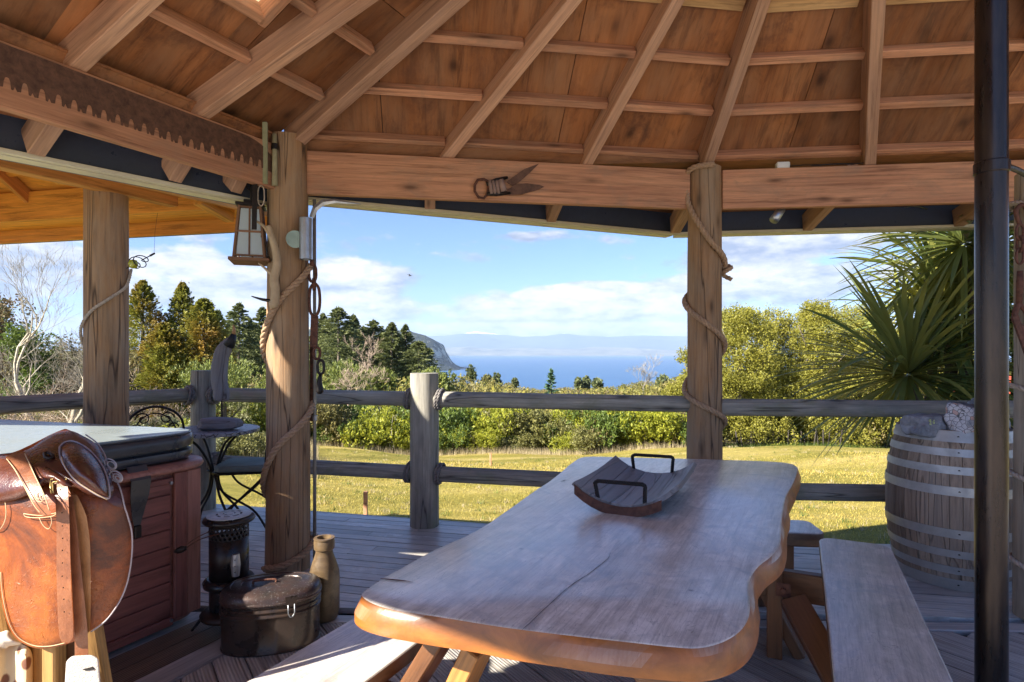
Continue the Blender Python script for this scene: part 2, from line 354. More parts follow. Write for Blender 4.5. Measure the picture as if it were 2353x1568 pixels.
# ------------------------------------------------------------------ ground, lake, mountains
PROF = np.array([(-80, -.95), (0, -.8), (5, -.8), (8, -.98), (12, -1.3), (18, -1.95), (25, -2.9), (32, -4.2), (45, -5.6), (80, -6.8), (130, -9.5), (200, -14), (600, -41), (1500, -101), (2200, -149), (2600, -160), (9000, -170)])
def sstep(t): t = np.clip(t, 0, 1); return t*t*(3-2*t)
def gz(x, y):
    x = np.asarray(x, float); y = np.asarray(y, float)
    z = np.interp(y, PROF[:, 0], PROF[:, 1])
    a = -x/np.maximum(y, 4)
    far = sstep((y-30)/40)*sstep((2400-y)/1500)
    z = z+far*np.minimum(y, 300)*.075*sstep((a-.02)/.42)             # hillside on the left
    z = z+far*np.minimum(y, 500)*.03*sstep((-a-.10)/.35)            # and a lower one on the right
    z = z+.06*np.clip(-(x+4), 0, 14)*sstep((y+2)/8)*sstep((40-y)/20)
    near = sstep((y-5.5)/4)*sstep((60-y)/30)
    z = z+near*(.10*np.sin(x*.45+1.2)*np.sin(y*.5)+.07*np.sin(x*.9+y*.6)+.16*np.sin(x*.21-1.1)*sstep((y-10)/10))
    return z
def build_ground():
    ys = np.concatenate([-np.geomspace(80, 1, 14), [0, 1, 2, 3, 4], np.arange(4.5, 40, .5), np.geomspace(40, 5200, 110)])
    us = np.linspace(-1, 1, 141)
    V = []
    for y in ys:
        half = 30+max(y, 0)*1.9+ (max(-y, 0))
        x = np.sign(us)*np.abs(us)**1.25*half
        z = gz(x, y)+(0 if y < 60 else 1)*min(y, 900)*.006*np.array([noise.noise(Vector((xx*.02, y*.02, 0))) for xx in x])
        V.append(np.stack([x, np.full_like(x, y), z], 1))
    V = np.concatenate(V); nu = len(us)
    q = [(i*nu+j, i*nu+j+1, (i+1)*nu+j+1, (i+1)*nu+j) for i in range(len(ys)-1) for j in range(nu-1)]
    me = npmesh('ground', V, q, smooth=True)
    m, nt, b = newmat('lawn_and_hillside')
    g = texco(nt, (1, 1, 1), False); sepn = nt.nodes.new('ShaderNodeSeparateXYZ'); nt.links.new(g, sepn.inputs[0])
    n1 = tnoise(nt, g, .35, 5, .6); n2 = tnoise(nt, g, 9, 6, .75); n3 = tnoise(nt, texco(nt, (.12, .75, 1), False), 1.0, 4, .6, .4)
    n4 = tnoise(nt, texco(nt, (14, 40, 14), False), 1.5, 3, .7)
    lawn = ramp(nt, n3, [(.32, (.24, .205, .045)), (.48, (.42, .335, .09)), (.62, (.56, .43, .16))])
    lawn = mixn(nt, ramp(nt, n1, [(.35, (0, 0, 0)), (.65, (.7, .7, .7))]), lawn, (.26, .235, .045))
    lawn = mixn(nt, .8, lawn, ramp(nt, n2, [(.3, (.55, .55, .5)), (.7, (1.2, 1.2, 1.1))]), 'MULTIPLY')
    lawn = mixn(nt, .6, lawn, ramp(nt, n4, [(.3, (.62, .62, .6)), (.7, (1.2, 1.2, 1.15))]), 'MULTIPLY')
    wild = ramp(nt, n1, [(.3, (.06, .07, .022)), (.6, (.13, .11, .05))])
    yy = nt.nodes.new('ShaderNodeMapRange'); yy.inputs[1].default_value = 25; yy.inputs[2].default_value = 31; nt.links.new(sepn.outputs[1], yy.inputs[0])
    col = mixn(nt, yy.outputs[0], lawn, wild); nt.links.new(col, b.inputs['Base Color']); b.inputs['Roughness'].default_value = .9; b.inputs['Specular IOR Level'].default_value = .15
    bump(nt, b, mathn(nt, 'ADD', n2, n4), .9, .05)
    return tag(link('ground', me, m), kind='structure')
build_ground()
LAKE_Z = -150
m, nt, b = newmat('lake_water')
v = texco(nt, (.004, .012, 1), False); n1 = tnoise(nt, v, 1, 6, .7)
b.inputs['Base Color'].default_value = (.022, .085, .235, 1); b.inputs['Roughness'].default_value = .42; b.inputs['Specular IOR Level'].default_value = .25
nt.links.new(ramp(nt, n1, [(.3, (.028, .085, .19)), (.7, (.05, .125, .25))]), b.inputs['Base Color'])
bump(nt, b, tnoise(nt, texco(nt, (.05, .12, 1), False), 1, 5, .7), .5, 3)
tag(link('lake', mk('lake', [(-32000, 1200, LAKE_Z), (32000, 1200, LAKE_Z), (32000, 27000, LAKE_Z), (-32000, 27000, LAKE_Z)], [(0, 1, 2, 3)]), m), kind='structure')
def ridge(name, pxs, tops, d0, depth, seed, mat, z0=LAKE_Z-1, rough=1.0, rows=14):
    """a range of hills with real depth: crest heights from the skyline, sloping to the water in front"""
    xs = np.linspace(pxs[0], pxs[-1], 260); ty = np.interp(xs, pxs, tops); V = []
    for r in range(rows+6):
        t = r/rows; d = d0+depth*t
        hh = []
        for x, y in zip(xs, ty):
            dd = d0+depth; top = EYE-(y-808)/F*dd
            env = sstep(np.array(min(t, 1)))**.8 if t <= 1 else 1-.5*(t-1)/.43
            X = (x-1176.5)/F*dd
            nz = noise.fractal(Vector((X/depth*2.2, d/depth*2.2, seed)), 1.0, 2.0, 5)
            ridg = abs(noise.noise(Vector((X/depth*5, d/depth*3, seed+4))))
            z = z0+(top-z0)*float(env)*(1+(.32*nz-.25*ridg)*rough*(1-abs(2*min(t, 1)-1)**2) if t < 1 else 1)
            hh.append((X, d, z))
        V += hh
    nu = len(xs); q = [(i*nu+j, i*nu+j+1, (i+1)*nu+j+1, (i+1)*nu+j) for i in range(rows+5) for j in range(nu-1)]
    return tag(link(name, npmesh(name, V, q, smooth=True), mat), kind='structure')
def hillmat(name, c1, c2, sc, c3=None, hi=None):
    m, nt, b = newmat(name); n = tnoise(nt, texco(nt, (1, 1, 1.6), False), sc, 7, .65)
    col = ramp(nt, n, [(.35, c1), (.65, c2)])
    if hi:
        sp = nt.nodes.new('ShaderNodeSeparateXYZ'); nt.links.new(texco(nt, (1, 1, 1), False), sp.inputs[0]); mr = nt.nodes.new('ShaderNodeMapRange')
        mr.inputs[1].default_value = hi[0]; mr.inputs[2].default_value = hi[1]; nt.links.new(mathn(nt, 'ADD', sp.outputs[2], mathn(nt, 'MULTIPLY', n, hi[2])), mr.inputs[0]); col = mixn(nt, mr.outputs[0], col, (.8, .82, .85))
    nt.links.new(col, b.inputs['Base Color']); b.inputs['Roughness'].default_value = 1; b.inputs['Specular IOR Level'].default_value = 0; return m
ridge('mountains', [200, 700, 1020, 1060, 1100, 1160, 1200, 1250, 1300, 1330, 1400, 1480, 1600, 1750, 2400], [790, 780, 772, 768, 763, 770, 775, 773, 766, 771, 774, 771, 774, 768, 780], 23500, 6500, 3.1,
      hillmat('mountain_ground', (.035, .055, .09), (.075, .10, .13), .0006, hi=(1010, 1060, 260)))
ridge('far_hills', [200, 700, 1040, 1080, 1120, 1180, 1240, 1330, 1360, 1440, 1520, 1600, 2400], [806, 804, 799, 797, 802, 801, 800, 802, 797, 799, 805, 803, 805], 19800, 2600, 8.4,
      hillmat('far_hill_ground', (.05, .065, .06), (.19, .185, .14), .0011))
# headland with pale cliffs
m, nt, b = newmat('headland_bush_and_cliff')
g = texco(nt, (1, 1, 1), False); a1 = tnoise(nt, g, .0085, 7, .7, .4); a2 = tnoise(nt, g, .03, 5, .7)
bush = ramp(nt, a2, [(.35, (.018, .024, .018)), (.7, (.065, .07, .045))])
geo = nt.nodes.new('ShaderNodeNewGeometry'); sp = nt.nodes.new('ShaderNodeSeparateXYZ'); nt.links.new(geo.outputs['Normal'], sp.inputs[0])
steep = mathn(nt, 'SUBTRACT', .75, sp.outputs[2]); rock = ramp(nt, mathn(nt, 'ADD', a1, mathn(nt, 'MULTIPLY', steep, .30)), [(.545, (0, 0, 0)), (.61, (1, 1, 1))])
nt.links.new(mixn(nt, rock, bush, (.50, .47, .37)), b.inputs['Base Color']); b.inputs['Roughness'].default_value = 1; b.inputs['Specular IOR Level'].default_value = 0
bump(nt, b, a2, 1.0, 30)
def headland():
    D0 = 4750; prof = [(600, 752), (780, 752), (860, 755), (905, 758), (940, 761), (975, 770), (990, 778), (1000, 790), (1012, 806), (1026, 826), (1040, 840), (1056, 850), (1075, 853)]
    xs = np.linspace(600, 1075, 220); ty = np.interp(xs, [p[0] for p in prof], [p[1] for p in prof]); V = []
    rows = [(-520, 0), (-420, .10), (-330, .25), (-260, .45), (-190, .66), (-110, .84), (-40, .96), (0, 1.0), (60, 1.0), (250, .97), (700, .8), (1200, .4), (1500, 0)]
    for dd, e in rows:
        for x, y in zip(xs, ty):
            X = (x-1176.5)/F*D0; top = EYE-(y-808)/F*D0; h = max(0, top-LAKE_Z)
            n = noise.fractal(Vector((X/140, dd/140, 2.2)), 1, 2, 5); n2 = abs(noise.noise(Vector((X/60, e*2, 5))))
            V.append((X+n*30*(e > 0)*(e < 1), D0+dd*(.35+.65*min(1, h/330))+n*45, LAKE_Z-2+h*e*(1+.12*n*(0 < e < 1))-n2*14*(0 < e < .99)))
    nu = len(xs); q = [(i*nu+j, i*nu+j+1, (i+1)*nu+j+1, (i+1)*nu+j) for i in range(len(rows)-1) for j in range(nu-1)]
    tag(link('headland', npmesh('headland', V, q, smooth=True), m), kind='structure')
headland()
# air between here and the mountains
hz = link('haze', mk('haze', [(x, y, z) for x in (-36000, 36000) for y in (-600, 31500) for z in (-172, 1250)], [(0, 1, 3, 2), (4, 6, 7, 5), (0, 4, 5, 1), (2, 3, 7, 6), (0, 2, 6, 4), (1, 5, 7, 3)]))
fix(hz); m = bpy.data.materials.new('air'); m.use_nodes = True; nt = m.node_tree; nt.nodes.remove(nt.nodes['Principled BSDF'])
pv = nt.nodes.new('ShaderNodeVolumePrincipled'); pv.inputs['Color'].default_value = (.55, .72, 1, 1); pv.inputs['Density'].default_value = HAZE; pv.inputs['Anisotropy'].default_value = 0.0
nt.links.new(pv.outputs[0], nt.nodes['Material Output'].inputs['Volume']); hz.data.materials.append(m); tag(hz, kind='stuff')

# ------------------------------------------------------------------ added bounce slab and deck
deck = thing('deck', (0, 3, 0), None, None); tag(deck, kind='structure')
wpart('deck_underside', prismvf([(-4.6, 3.2), (-2.92, 5.30), (1.45, 4.27), (6, 3.9), (6, -1.6), (-4.6, -1.6)], -.5, -.045), plain('deck_underside_timber', (.02, .018, .016), .9), deck)  # near-black sheet added below so the board gaps look shaded
tag(wpart('paving', prismvf([(-9, -1.62), (9, -1.62), (9, -16), (-9, -16)], -.9, -.03), plain('terrace_concrete', (.62, .55, .45), .85, c2=(.40, .36, .31), scale=3)), kind='structure')  # unseen pale slab added behind the camera to bounce sunlight in
def boards(zone, ang, pitch, mats, p0=(0, 0), thick=.032, gap=.007, rng=(-80, 80), maxlen=3.6):
    d = Vector((math.cos(ang), math.sin(ang))); nn = Vector((-d.y, d.x)); cx = [p[0]*d.x+p[1]*d.y for p in zone]; cy = [p[0]*nn.x+p[1]*nn.y for p in zone]
    k0, k1 = math.floor(min(cy)/pitch), math.ceil(max(cy)/pitch)
    for k in range(k0, k1+1):
        a, b2 = k*pitch+gap/2, (k+1)*pitch-gap/2; x0 = min(cx)-1; cuts = [x0]
        while cuts[-1] < max(cx)+1: cuts.append(cuts[-1]+maxlen*random.uniform(.7, 1.3))
        for c0, c1 in zip(cuts[:-1], cuts[1:]):
            poly = [tuple(d*x+nn*y) for x, y in ((c0, a), (c1-.004, a), (c1-.004, b2), (c0, b2))]
            for i in range(len(zone)):
                p, q = zone[i], zone[(i+1) % len(zone)]; e = (q[0]-p[0], q[1]-p[1]); poly = clip(poly, p, (-e[1], e[0]))
                if len(poly) < 3: break
            if len(poly) < 3: continue
            ar = abs(sum(poly[i][0]*poly[(i+1) % len(poly)][1]-poly[(i+1) % len(poly)][0]*poly[i][1] for i in range(len(poly))))/2
            if ar < .004: continue
            zt = random.uniform(-.0018, .0012); c = Vector((sum(p[0] for p in poly)/len(poly), sum(p[1] for p in poly)/len(poly)))
            loc = [((Vector(p)-c).dot(d), (Vector(p)-c).dot(nn)) for p in poly]
            v, f = prismvf(loc, -thick, 0); Mx = Matrix.Rotation(ang, 4, 'Z'); Mx.translation = (c.x, c.y, zt)
            o = link('deck_board', mk('deck_board', v, f), random.choice(mats), deck, Mx); fix(o)
A1 = [(-4.7, 3.28), (1.45, 3.08), (1.45, 4.30), (-2.92, 5.36)]
A2 = [(1.455, 3.08), (6, 2.88), (6, 3.95), (1.455, 4.30)]
boards(A1, math.radians(-13.4), .098, [M['deckworn'], M['deckworn'], M['deck']]); boards(A2, math.radians(-11), .098, [M['deck']])
sd = Vector((.44, .90)).normalized(); sn = Vector((sd.y, -sd.x)); q0 = Vector((-1.75, 2.95))+sn*.50
def online(t, off=0): v = q0+sd*t+sn*off; return (v.x, v.y)
ty = (3.12-q0.y)/sd.y
Cz = [(-3.6, -1.5), online((-1.5-q0.y)/sd.y), online((3.08-q0.y)/sd.y), (-3.6, 3.2)]
boards(Cz, math.atan2(sd.y, sd.x), .14, [M['deck'], M['deckbrown']])
Bz = [online((-1.5-q0.y)/sd.y, .006), (6, -1.5), (6, 2.77), online((2.99-q0.y)/sd.y, .006)]
boards(Bz, math.radians(-55), .128, [M['deckreed']]*2+[M['deckbrown']] if False else [M['deckreed']])
beam('deck_board', (-1.15, 3.035, -.016), (1.45, 2.97, -.016), .085, .03, M['deck'], deck); beam('deck_board', (1.46, 2.97, -.016), (6, 2.83, -.016), .085, .03, M['deck'], deck)

# ------------------------------------------------------------------ gazebo
PM, PR, PS, PQ, PL = Vector((-1.45, 3.74, 0)), Vector((1.39, 4.17, 0)), Vector((3.95, 3.88, 0)), Vector((2.79, 3.03, 0)), Vector((-2.76, 3.93, 0))
gaz = thing('gazebo', (0, 3.2, 0), 'timber gazebo on round log posts with a plywood ceiling under radiating rafters', 'gazebo')
def postvf(p0, p1, r0, r1, seed, n=28, rings=26):
    """a round log; local X runs up it"""
    l = (Vector(p1)-Vector(p0)).length; vs, fs = [], []
    for i in range(rings+1):
        t = i/rings
        for k in range(n):
            a = 2*PI*k/n; r = (r0+(r1-r0)*t)*(1+.045*noise.noise(Vector((math.cos(a)*1.2, math.sin(a)*1.2, t*l*1.1+seed)))+.012*noise.noise(Vector((math.cos(a)*6, math.sin(a)*6, t*l*.7+seed))))
            vs.append((t*l, r*math.cos(a), r*math.sin(a)))
    for i in range(rings):
        for k in range(n): fs.append((i*n+k, i*n+(k+1) % n, (i+1)*n+(k+1) % n, (i+1)*n+k))
    fs.append(tuple(range(n-1, -1, -1))); fs.append(tuple(rings*n+k for k in range(n))); return vs, fs
def log(name, p0, p1, r0, r1, mat, parent, seed=0, **k):
    v, f = postvf(p0, p1, r0, r1, seed, **k); o = link(name, mk(name, v, f), mat, parent, axes(p0, p1)); return autosm(o, 50)
log('post', PM, PM+Vector((0, 0, 2.78)), .138, .122, M['post'], gaz, 1)
log('post', PR, PR+Vector((0, 0, 2.72)), .128, .113, M['post'], gaz, 5)
log('post', PS, PS+Vector((0, 0, 2.72)), .13, .118, M['post'], gaz, 9)
log('post', PQ, PQ+Vector((.0, 0, 2.34)), .125, .118, wood('pale_post_timber', (.52, .42, .30), (.34, .25, .17), dark=(.06, .04, .03), grain=6, weather=(.42, .38, .32), wamt=.6, bumps=.6, crack=.9), gaz, 12)
A = Vector((1.46, 2.18, 4.2)); ZB = 2.70
E = [Vector((-3.13, .60, ZB)), PM+Vector((0, 0, ZB)), PR+Vector((0, 0, ZB)), PS+Vector((0, 0, ZB)), Vector((5.0, 1.6, ZB)), Vector((3.4, -.7, ZB)), Vector((-.1, -1.4, ZB))]  # unseen back-left corners shaped to keep sun off table and saddle
def bm_between(p, q, nm='beam'):
    d = (q-p).normalized(); return beam(nm, p+d*.12+Vector((0, 0, -.14)), q-d*.12+Vector((0, 0, -.14)), .05, .28, M['frame'], gaz)
OPEN = (4, 5)      # the roof behind and right of the camera is unseen, left open to let sky light in
for i in range(len(E)):
    if i not in OPEN: bm_between(E[i], E[(i+1) % len(E)])
for i in (4, 6):
    if True: log('post', (E[i].x, E[i].y, 0), E[i], .13, .12, M['post'], gaz, 20+i)
class Face:
    def tri(s, v=-.17): return [(v/s.ay*s.ax, v), (s.len+(s.ax-s.len)*v/s.ay, v), (s.ax, s.ay)]
    def __init__(s, p, q):
        s.o = p; s.e = (q-p).normalized(); s.len = (q-p).length; n = s.e.cross(A-p).normalized()
        if n.z < 0: n = -n
        s.n = n; s.s = n.cross(s.e); s.s = s.s if s.s.z > 0 else -s.s; s.ax = (A-p).dot(s.e); s.ay = (A-p).dot(s.s)
    def P(s, u, v, off=0): return s.o+s.e*u+s.s*v+s.n*off
    def uv(s, px, py): r = onplane(px, py, s.o, s.n)-s.o; return r.dot(s.e), r.dot(s.s)
RD = .15
faces = [Face(E[i], E[(i+1) % len(E)]) for i in range(len(E))]
# hip rafters
for i in range(len(E)):
    if i == 5: continue
    d = (A-E[i]).normalized(); fN = (faces[i].n+faces[i-1].n).normalized()
    beam('hip_rafter', E[i]+d*.02+fN*.085, A-d*.12+fN*.09, .075, .21, M['frame2'], gaz, up=fN)
# common rafters: foot pixel and a pixel further up each rafter, read off the photograph onto the roof plane
def rafter(fc, a, b, nm='rafter'):
    p, q = fc.P(*a, RD/2), fc.P(*b, RD/2); return beam(nm, p, q, .072, RD, M['frame2'], gaz, up=fc.n)
RAF = {0: [], 1: [], 2: [], 3: [], 4: [], 5: [], 6: []}
F0, F1, F2 = faces[0], faces[1], faces[2]
for (f, x0, y0, x1, y1) in ((0, 470, 268, 850, 0), (0, 190, 150, 352, 0), (1, 1030, 362, 1322, 0), (1, 1348, 383, 1560, 0), (2, 2000, 384, 2020, 0)):
    fc = faces[f]; u0, v0 = fc.uv(x0, y0); u1, v1 = fc.uv(x1, y1); d = Vector((u1-u0, v1-v0)).normalized()
    st = Vector((u0, v0))-d*((v0+.03)/d.y)
    # length until the hip lines of the face
    L_ = 9
    for hx, hy in ((0, 0), (fc.len, 0)):
        h = Vector((fc.ax-hx, fc.ay-hy)); den = d.x*h.y-d.y*h.x
        if abs(den) > 1e-4:
            t = ((hx-st.x)*h.y-(hy-st.y)*h.x)/den
            if t > .3: L_ = min(L_, t)
    en = st+d*min(L_-.05, (fc.ay*.93)/d.y); RAF[f].append((st, en)); rafter(fc, st, en)
for f in (0, 3, 6):
    fc = faces[f]; n = 3
    for k in range(1, n+1):
        u = fc.len*k/(n+1)
        if f == 0:
            if k == 3: continue
            u = (.7, 1.45)[k-1]
        st = Vector((u, -.03)); en = st.lerp(Vector((fc.ax, fc.ay)), .9); RAF[f].append((st, en)); rafter(fc, st, en)
# purlins between the rafters
def spans(fc, f, v):
    lo, hi = v/fc.ay*fc.ax, fc.len+(fc.ax-fc.len)*v/fc.ay; cut = [lo+.04]
    for st, en in sorted(RAF[f], key=lambda r: r[0].x):
        if st.y <= v <= en.y:
            t = (v-st.y)/(en.y-st.y); u = st.x+(en.x-st.x)*t; w = .038/abs((en-st).normalized().y)
            if lo+.05 < u < hi-.05: cut += [u-w, u+w]
    cut.append(hi-.04); cut.sort(); return [(cut[i], cut[i+1]) for i in range(0, len(cut)-1, 2) if cut[i+1]-cut[i] > .05]
SKY_LO, SKY_HI = F0.uv(560, 38), F0.uv(465, -30)
for f, fc in enumerate(faces):
    if f in OPEN: continue
    for v in ([.05, .40, .74, 1.12, 1.5, 1.9] if f != 0 else [.42, .86, 1.35, 1.8, 2.3]):
        if v > fc.ay-.3: continue
        for a, b in spans(fc, f, v):
            o = beam('purlin', fc.P(a, v, RD-.038), fc.P(b, v, RD-.038), .047, .072, M['frame'], gaz, up=fc.n)
# plywood ceiling panels
def panels(fc, f):
    tri = fc.tri(); wd = 1.2; k = 0; u = -.6
    while u < fc.len+.6:
        for (v0, v1) in ((-.17, 1.115), (1.12, 5)):
            poly = [(u, v0), (u+wd-.005, v0), (u+wd-.005, v1), (u, v1)]
            for i in range(3):
                p, q = tri[i], tri[(i+1) % 3]; e = (q[0]-p[0], q[1]-p[1]); poly = clip(poly, p, (-e[1], e[0]))
                if len(poly) < 3: break
            if len(poly) < 3: continue
            polys = [poly]
            if f == 0 and SKYL:       # leave the skylight open
                (a0, a1, b0, b1) = SKYL; polys = []
                for n_, pt in (((-1, 0), (a0, 0)), ((1, 0), (a1, 0))): polys.append(clip(poly, pt, n_))
                mid = clip(clip(poly, (a0, 0), (1, 0)), (a1, 0), (-1, 0)) if True else []
                if len(mid) > 2:
                    polys.append(clip(mid, (0, b0), (0, -1))); polys.append(clip(mid, (0, b1), (0, 1)))
            for poly in polys:
                if len(poly) < 3: continue
                c = Vector((sum(p[0] for p in poly)/len(poly), sum(p[1] for p in poly)/len(poly)))
                # grain runs up the slope: local X is up the roof
                loc = [(p[1]-c.y, -(p[0]-c.x)) for p in poly]; v, fs = prismvf(loc, 0, .012)
                Mx = Matrix((fc.s, -fc.e, fc.n)).transposed().to_4x4()
                if Mx.to_3x3().determinant() < 0: Mx = Matrix((fc.s, fc.e, fc.n)).transposed().to_4x4(); v, fs = prismvf([(a, -b) for a, b in loc], 0, .012)
                Mx.translation = fc.P(c.x, c.y, RD)
                fix(link('ceiling_panel', mk('ceiling_panel', v, fs), M['ply'], gaz, Mx))
        u += wd
a_, b_ = F0.uv(608, 72), F0.uv(470, -40)
SKYL = (a_[0]-.62, a_[0], a_[1]+.02, a_[1]+.62)
for f, fc in enumerate(faces):
    if f not in OPEN: panels(fc, f)
# skylight: white lined shaft with a milky sheet on top
whiteliner = plain('white_painted_lining', (.85, .80, .70), .5, scale=8, amt=.1)
m, nt, b = newmat('milky_sheet'); tr = nt.nodes.new('ShaderNodeBsdfTranslucent'); tr.inputs[0].default_value = (.95, .90, .78, 1); nt.links.new(tr.outputs[0], nt.nodes['Material Output'].inputs[0])
u0, u1, v0, v1 = SKYL
skl = wpart('skylight', slabvf([F0.P(u0, v0, .42), F0.P(u1, v0, .42), F0.P(u1, v1, .42), F0.P(u0, v1, .42)], F0.n*.004), m, gaz)
for (p, q) in (((u0, v0), (u1, v0)), ((u1, v0), (u1, v1)), ((u1, v1), (u0, v1)), ((u0, v1), (u0, v0))):
    d = (F0.P(*q)-F0.P(*p)).normalized(); beam('shaft_lining', F0.P(*p, .27)+d*.006, F0.P(*q, .27)-d*.006, .012, .30, whiteliner, skl, up=F0.n, bev=0)
    beam('purlin', F0.P(*p, .085)-d*.03, F0.P(*q, .085)+d*.0, .045, .10, M['frame'], gaz, up=F0.n)
# ring boards near the top on the lake side
ringm = wood('pale_ring_board', (.66, .42, .20), (.48, .28, .12), grain=5, knots=True, bumps=.15, stain=(.35, .2, .1))
for f in (1, 2):
    fc = faces[f]; v = (fc.uv(1800, 38) if f == 2 else fc.uv(1420, 8))[1]
    for a, b in spans(fc, f, v+.1): beam('ring_board', fc.P(a, v+.10, RD-.03), fc.P(b, v+.10, RD-.03), .25, .018, ringm, gaz, up=fc.n)
# roof covering above
roofm = plain('roof_felt', (.05, .05, .055), .8)
for fc in faces:
    wpart('roof_sheet', slabvf([fc.P(p_[0], p_[1], RD+.02) for p_ in fc.tri()], fc.n*.02), roofm, gaz) if fc is not F0 and fc not in (faces[4], faces[5]) else None
r0 = F0.tri()
for poly in (clip(r0, (u0-.02, 0), (-1, 0)), clip(r0, (u1+.02, 0), (1, 0)), clip(clip(clip(r0, (u0-.015, 0), (1, 0)), (u1+.015, 0), (-1, 0)), (0, v0-.02), (0, -1)), clip(clip(clip(r0, (u0-.015, 0), (1, 0)), (u1+.015, 0), (-1, 0)), (0, v1+.02), (0, 1))):
    if len(poly) > 2: fix(wpart('roof_sheet', slabvf([F0.P(p[0], p[1], RD+.02) for p in poly], F0.n*.02), roofm, gaz))
# eaves: kicked-out tails, soffit, spouting
EL = [(Vector((-3.5, 1.58, 0)), Vector((-1.526, 3.92, 0)), 2.36), (Vector((-1.50, 3.86, 0)), Vector((1.43, 5.07, 0)), 2.42), (Vector((1.43, 5.07, 0)), Vector((5.3, 4.54, 0)), 2.42)]
for (p, q, zb), (e0, e1) in zip(EL, ((E[0], E[1]), (E[1], E[2]), (E[2], E[3]))):
    up = Vector((0, 0, 1)); d = (q-p).normalized(); outw = Vector((-d.y, d.x, 0)) 
    fix(wpart('soffit_panel', slabvf([e0+up*.07, e1+up*.07, Vector((q.x, q.y, zb+.19)), Vector((p.x, p.y, zb+.19))], (0, 0, .012)), M['ply'], gaz))
    fix(wpart('roof_sheet', slabvf([e0+outw*.13+up*.115, e1+outw*.13+up*.115, Vector((q.x, q.y, zb+.215))+outw*.12, Vector((p.x, p.y, zb+.215))+outw*.12], (0, 0, .01)), roofm, gaz))
    for (s, w_, h_, zc, nm, mt) in ((.02, .02, .21, zb+.115, 'fascia', M['gutter']), (.075, .085, .012, zb+.006, 'gutter', M['gutmetal']), (.125, .012, .12, zb+.06, 'gutter', M['gutter'])):
        beam(nm, Vector((p.x, p.y, zc))+outw*s, Vector((q.x, q.y, zc))+outw*s, w_, h_, mt, gaz, bev=.002)
    beam('eave_trim', Vector((p.x, p.y, zb+.012))+outw*(-.005), Vector((q.x, q.y, zb+.012))+outw*(-.005), .03, .024, M['gutmetal'], gaz, bev=.002)  # pale strip stands for the lit lower edge of the spouting
def tail(px, f, up=.0, x_end=None):
    (p, q, zb) = EL[f]; e0, e1 = E[f], E[f+1]; d = (e1-e0).normalized(); n = Vector((-d.y, d.x, 0)); base = px
    st = base+n*.03; dd = (q-p).normalized(); den = n.x*dd.y-n.y*dd.x; t = ((p.x-st.x)*dd.y-(p.y-st.y)*dd.x)/den
    en = st+n*(t-.005); beam('rafter_tail', Vector((st.x, st.y, ZB-.04)), Vector((en.x, en.y, zb+.075)), .075, .145, M['frame2'], gaz)
for px in (470, 190): 
    u, v = F0.uv(px, 268 if px == 470 else 150); tail(F0.P(u, 0), 0)
tail(F0.P(F0.uv(20, 60)[0]-.05, 0), 0); tail(F0.P(.9, 0), 0); tail(F0.P(F0.len-.25, 0), 0)
for px in (1030, 1348): u, v = F1.uv(px, 370); tail(F1.P(u-.12, 0), 1)
for px in (2000,): u, v = F2.uv(px, 384); tail(F2.P(u-.10, 0), 2)
tail(F2.P(2.2, 0), 2)
beam('rafter_tail', PR+Vector((.0, .13, 2.66)), Vector((1.42, 5.03, 2.50)), .085, .15, M['frame2'], gaz)

# ------------------------------------------------------------------ spa shelter beside it
sh = thing('spa_shelter', (-3.8, 3.6, 0), 'golden pine shelter roof over the spa, left of the gazebo', 'shelter')
log('post', PL, PL+Vector((0, 0, 2.50)), .132, .127, M['post'], sh, 31)
log('post', (-5.9, 4.9, 0), (-5.9, 4.9, 2.54), .13, .12, M['post'], sh, 33); log('post', (-5.6, 2.4, 0), (-5.6, 2.4, 2.54), .13, .12, M['post'], sh, 35)
gb0, gb1 = Vector((-6.3, 5.50, 0)), Vector((-1.95, 4.55, 0)); gd = (gb1-gb0).normalized(); gn = Vector((-gd.y, gd.x, 0)); z = Vector((0, 0, 1))
beam('beam', gb0+z*2.665, gb1+z*2.665, .05, .25, M['gold'], sh)
beam('fascia', gb0+gn*.30+z*2.49, gb1+gn*.30+gd*.1+z*2.49, .03, .13, M['gold'], sh)
beam('soffit_board', gb0+gn*.155+z*2.548, gb1+gn*.155+z*2.548, .26, .018, M['gold'], sh)
beam('drip_edge', gb0+gn*.33+z*2.435, gb1+gn*.33+gd*.1+z*2.435, .03, .02, M['gutter'], sh)
pa, pb = U(0, 362, 3.30), U(400, 456, 4.29); beam('bearer', pa+(pa-pb)*.8, pb, .09, .13, M['goldbeam'], sh)
SA = Vector((-4.4, 3.6, 3.7)); Cn = [Vector((-6.5, 5.85, 2.62)), Vector((-1.85, 4.86, 2.62)), Vector((-3.62, 1.82, 2.62)), Vector((-6.8, 2.0, 2.62))]  # unseen sides of the shelter roof are shaped to block the sun
for i in range(4):
    p, q = Cn[i], Cn[(i+1) % 4]; n = (q-p).cross(SA-p).normalized(); n = n if n.z > 0 else -n
    fix(wpart('ceiling_panel', slabvf([p, q, SA], n*.012), M['gold'], sh)); fix(wpart('roof_sheet', slabvf([p+n*.03, q+n*.03, SA+n*.03], n*.01), roofm, sh))
    for t in (.0, .25, .5, .75):
        a = p.lerp(q, t); beam('rafter', a.lerp(SA, .05)-n*.06, a.lerp(SA, .9)-n*.06, .045, .11, M['goldbeam'], sh, up=n)
    for s in (.28, .52):
        a, b2 = p.lerp(SA, s), q.lerp(SA, s); beam('purlin', a-n*.03, b2-n*.03, .045, .05, M['gold'], sh, up=n)
beam('rafter', U(60, 330, 3.75), U(148, 402, 4.15), .09, .16, M['gold'], sh)
beam('rafter', U(455, 452, 4.2), U(530, 495, 4.55), .07, .12, M['gold'], sh)
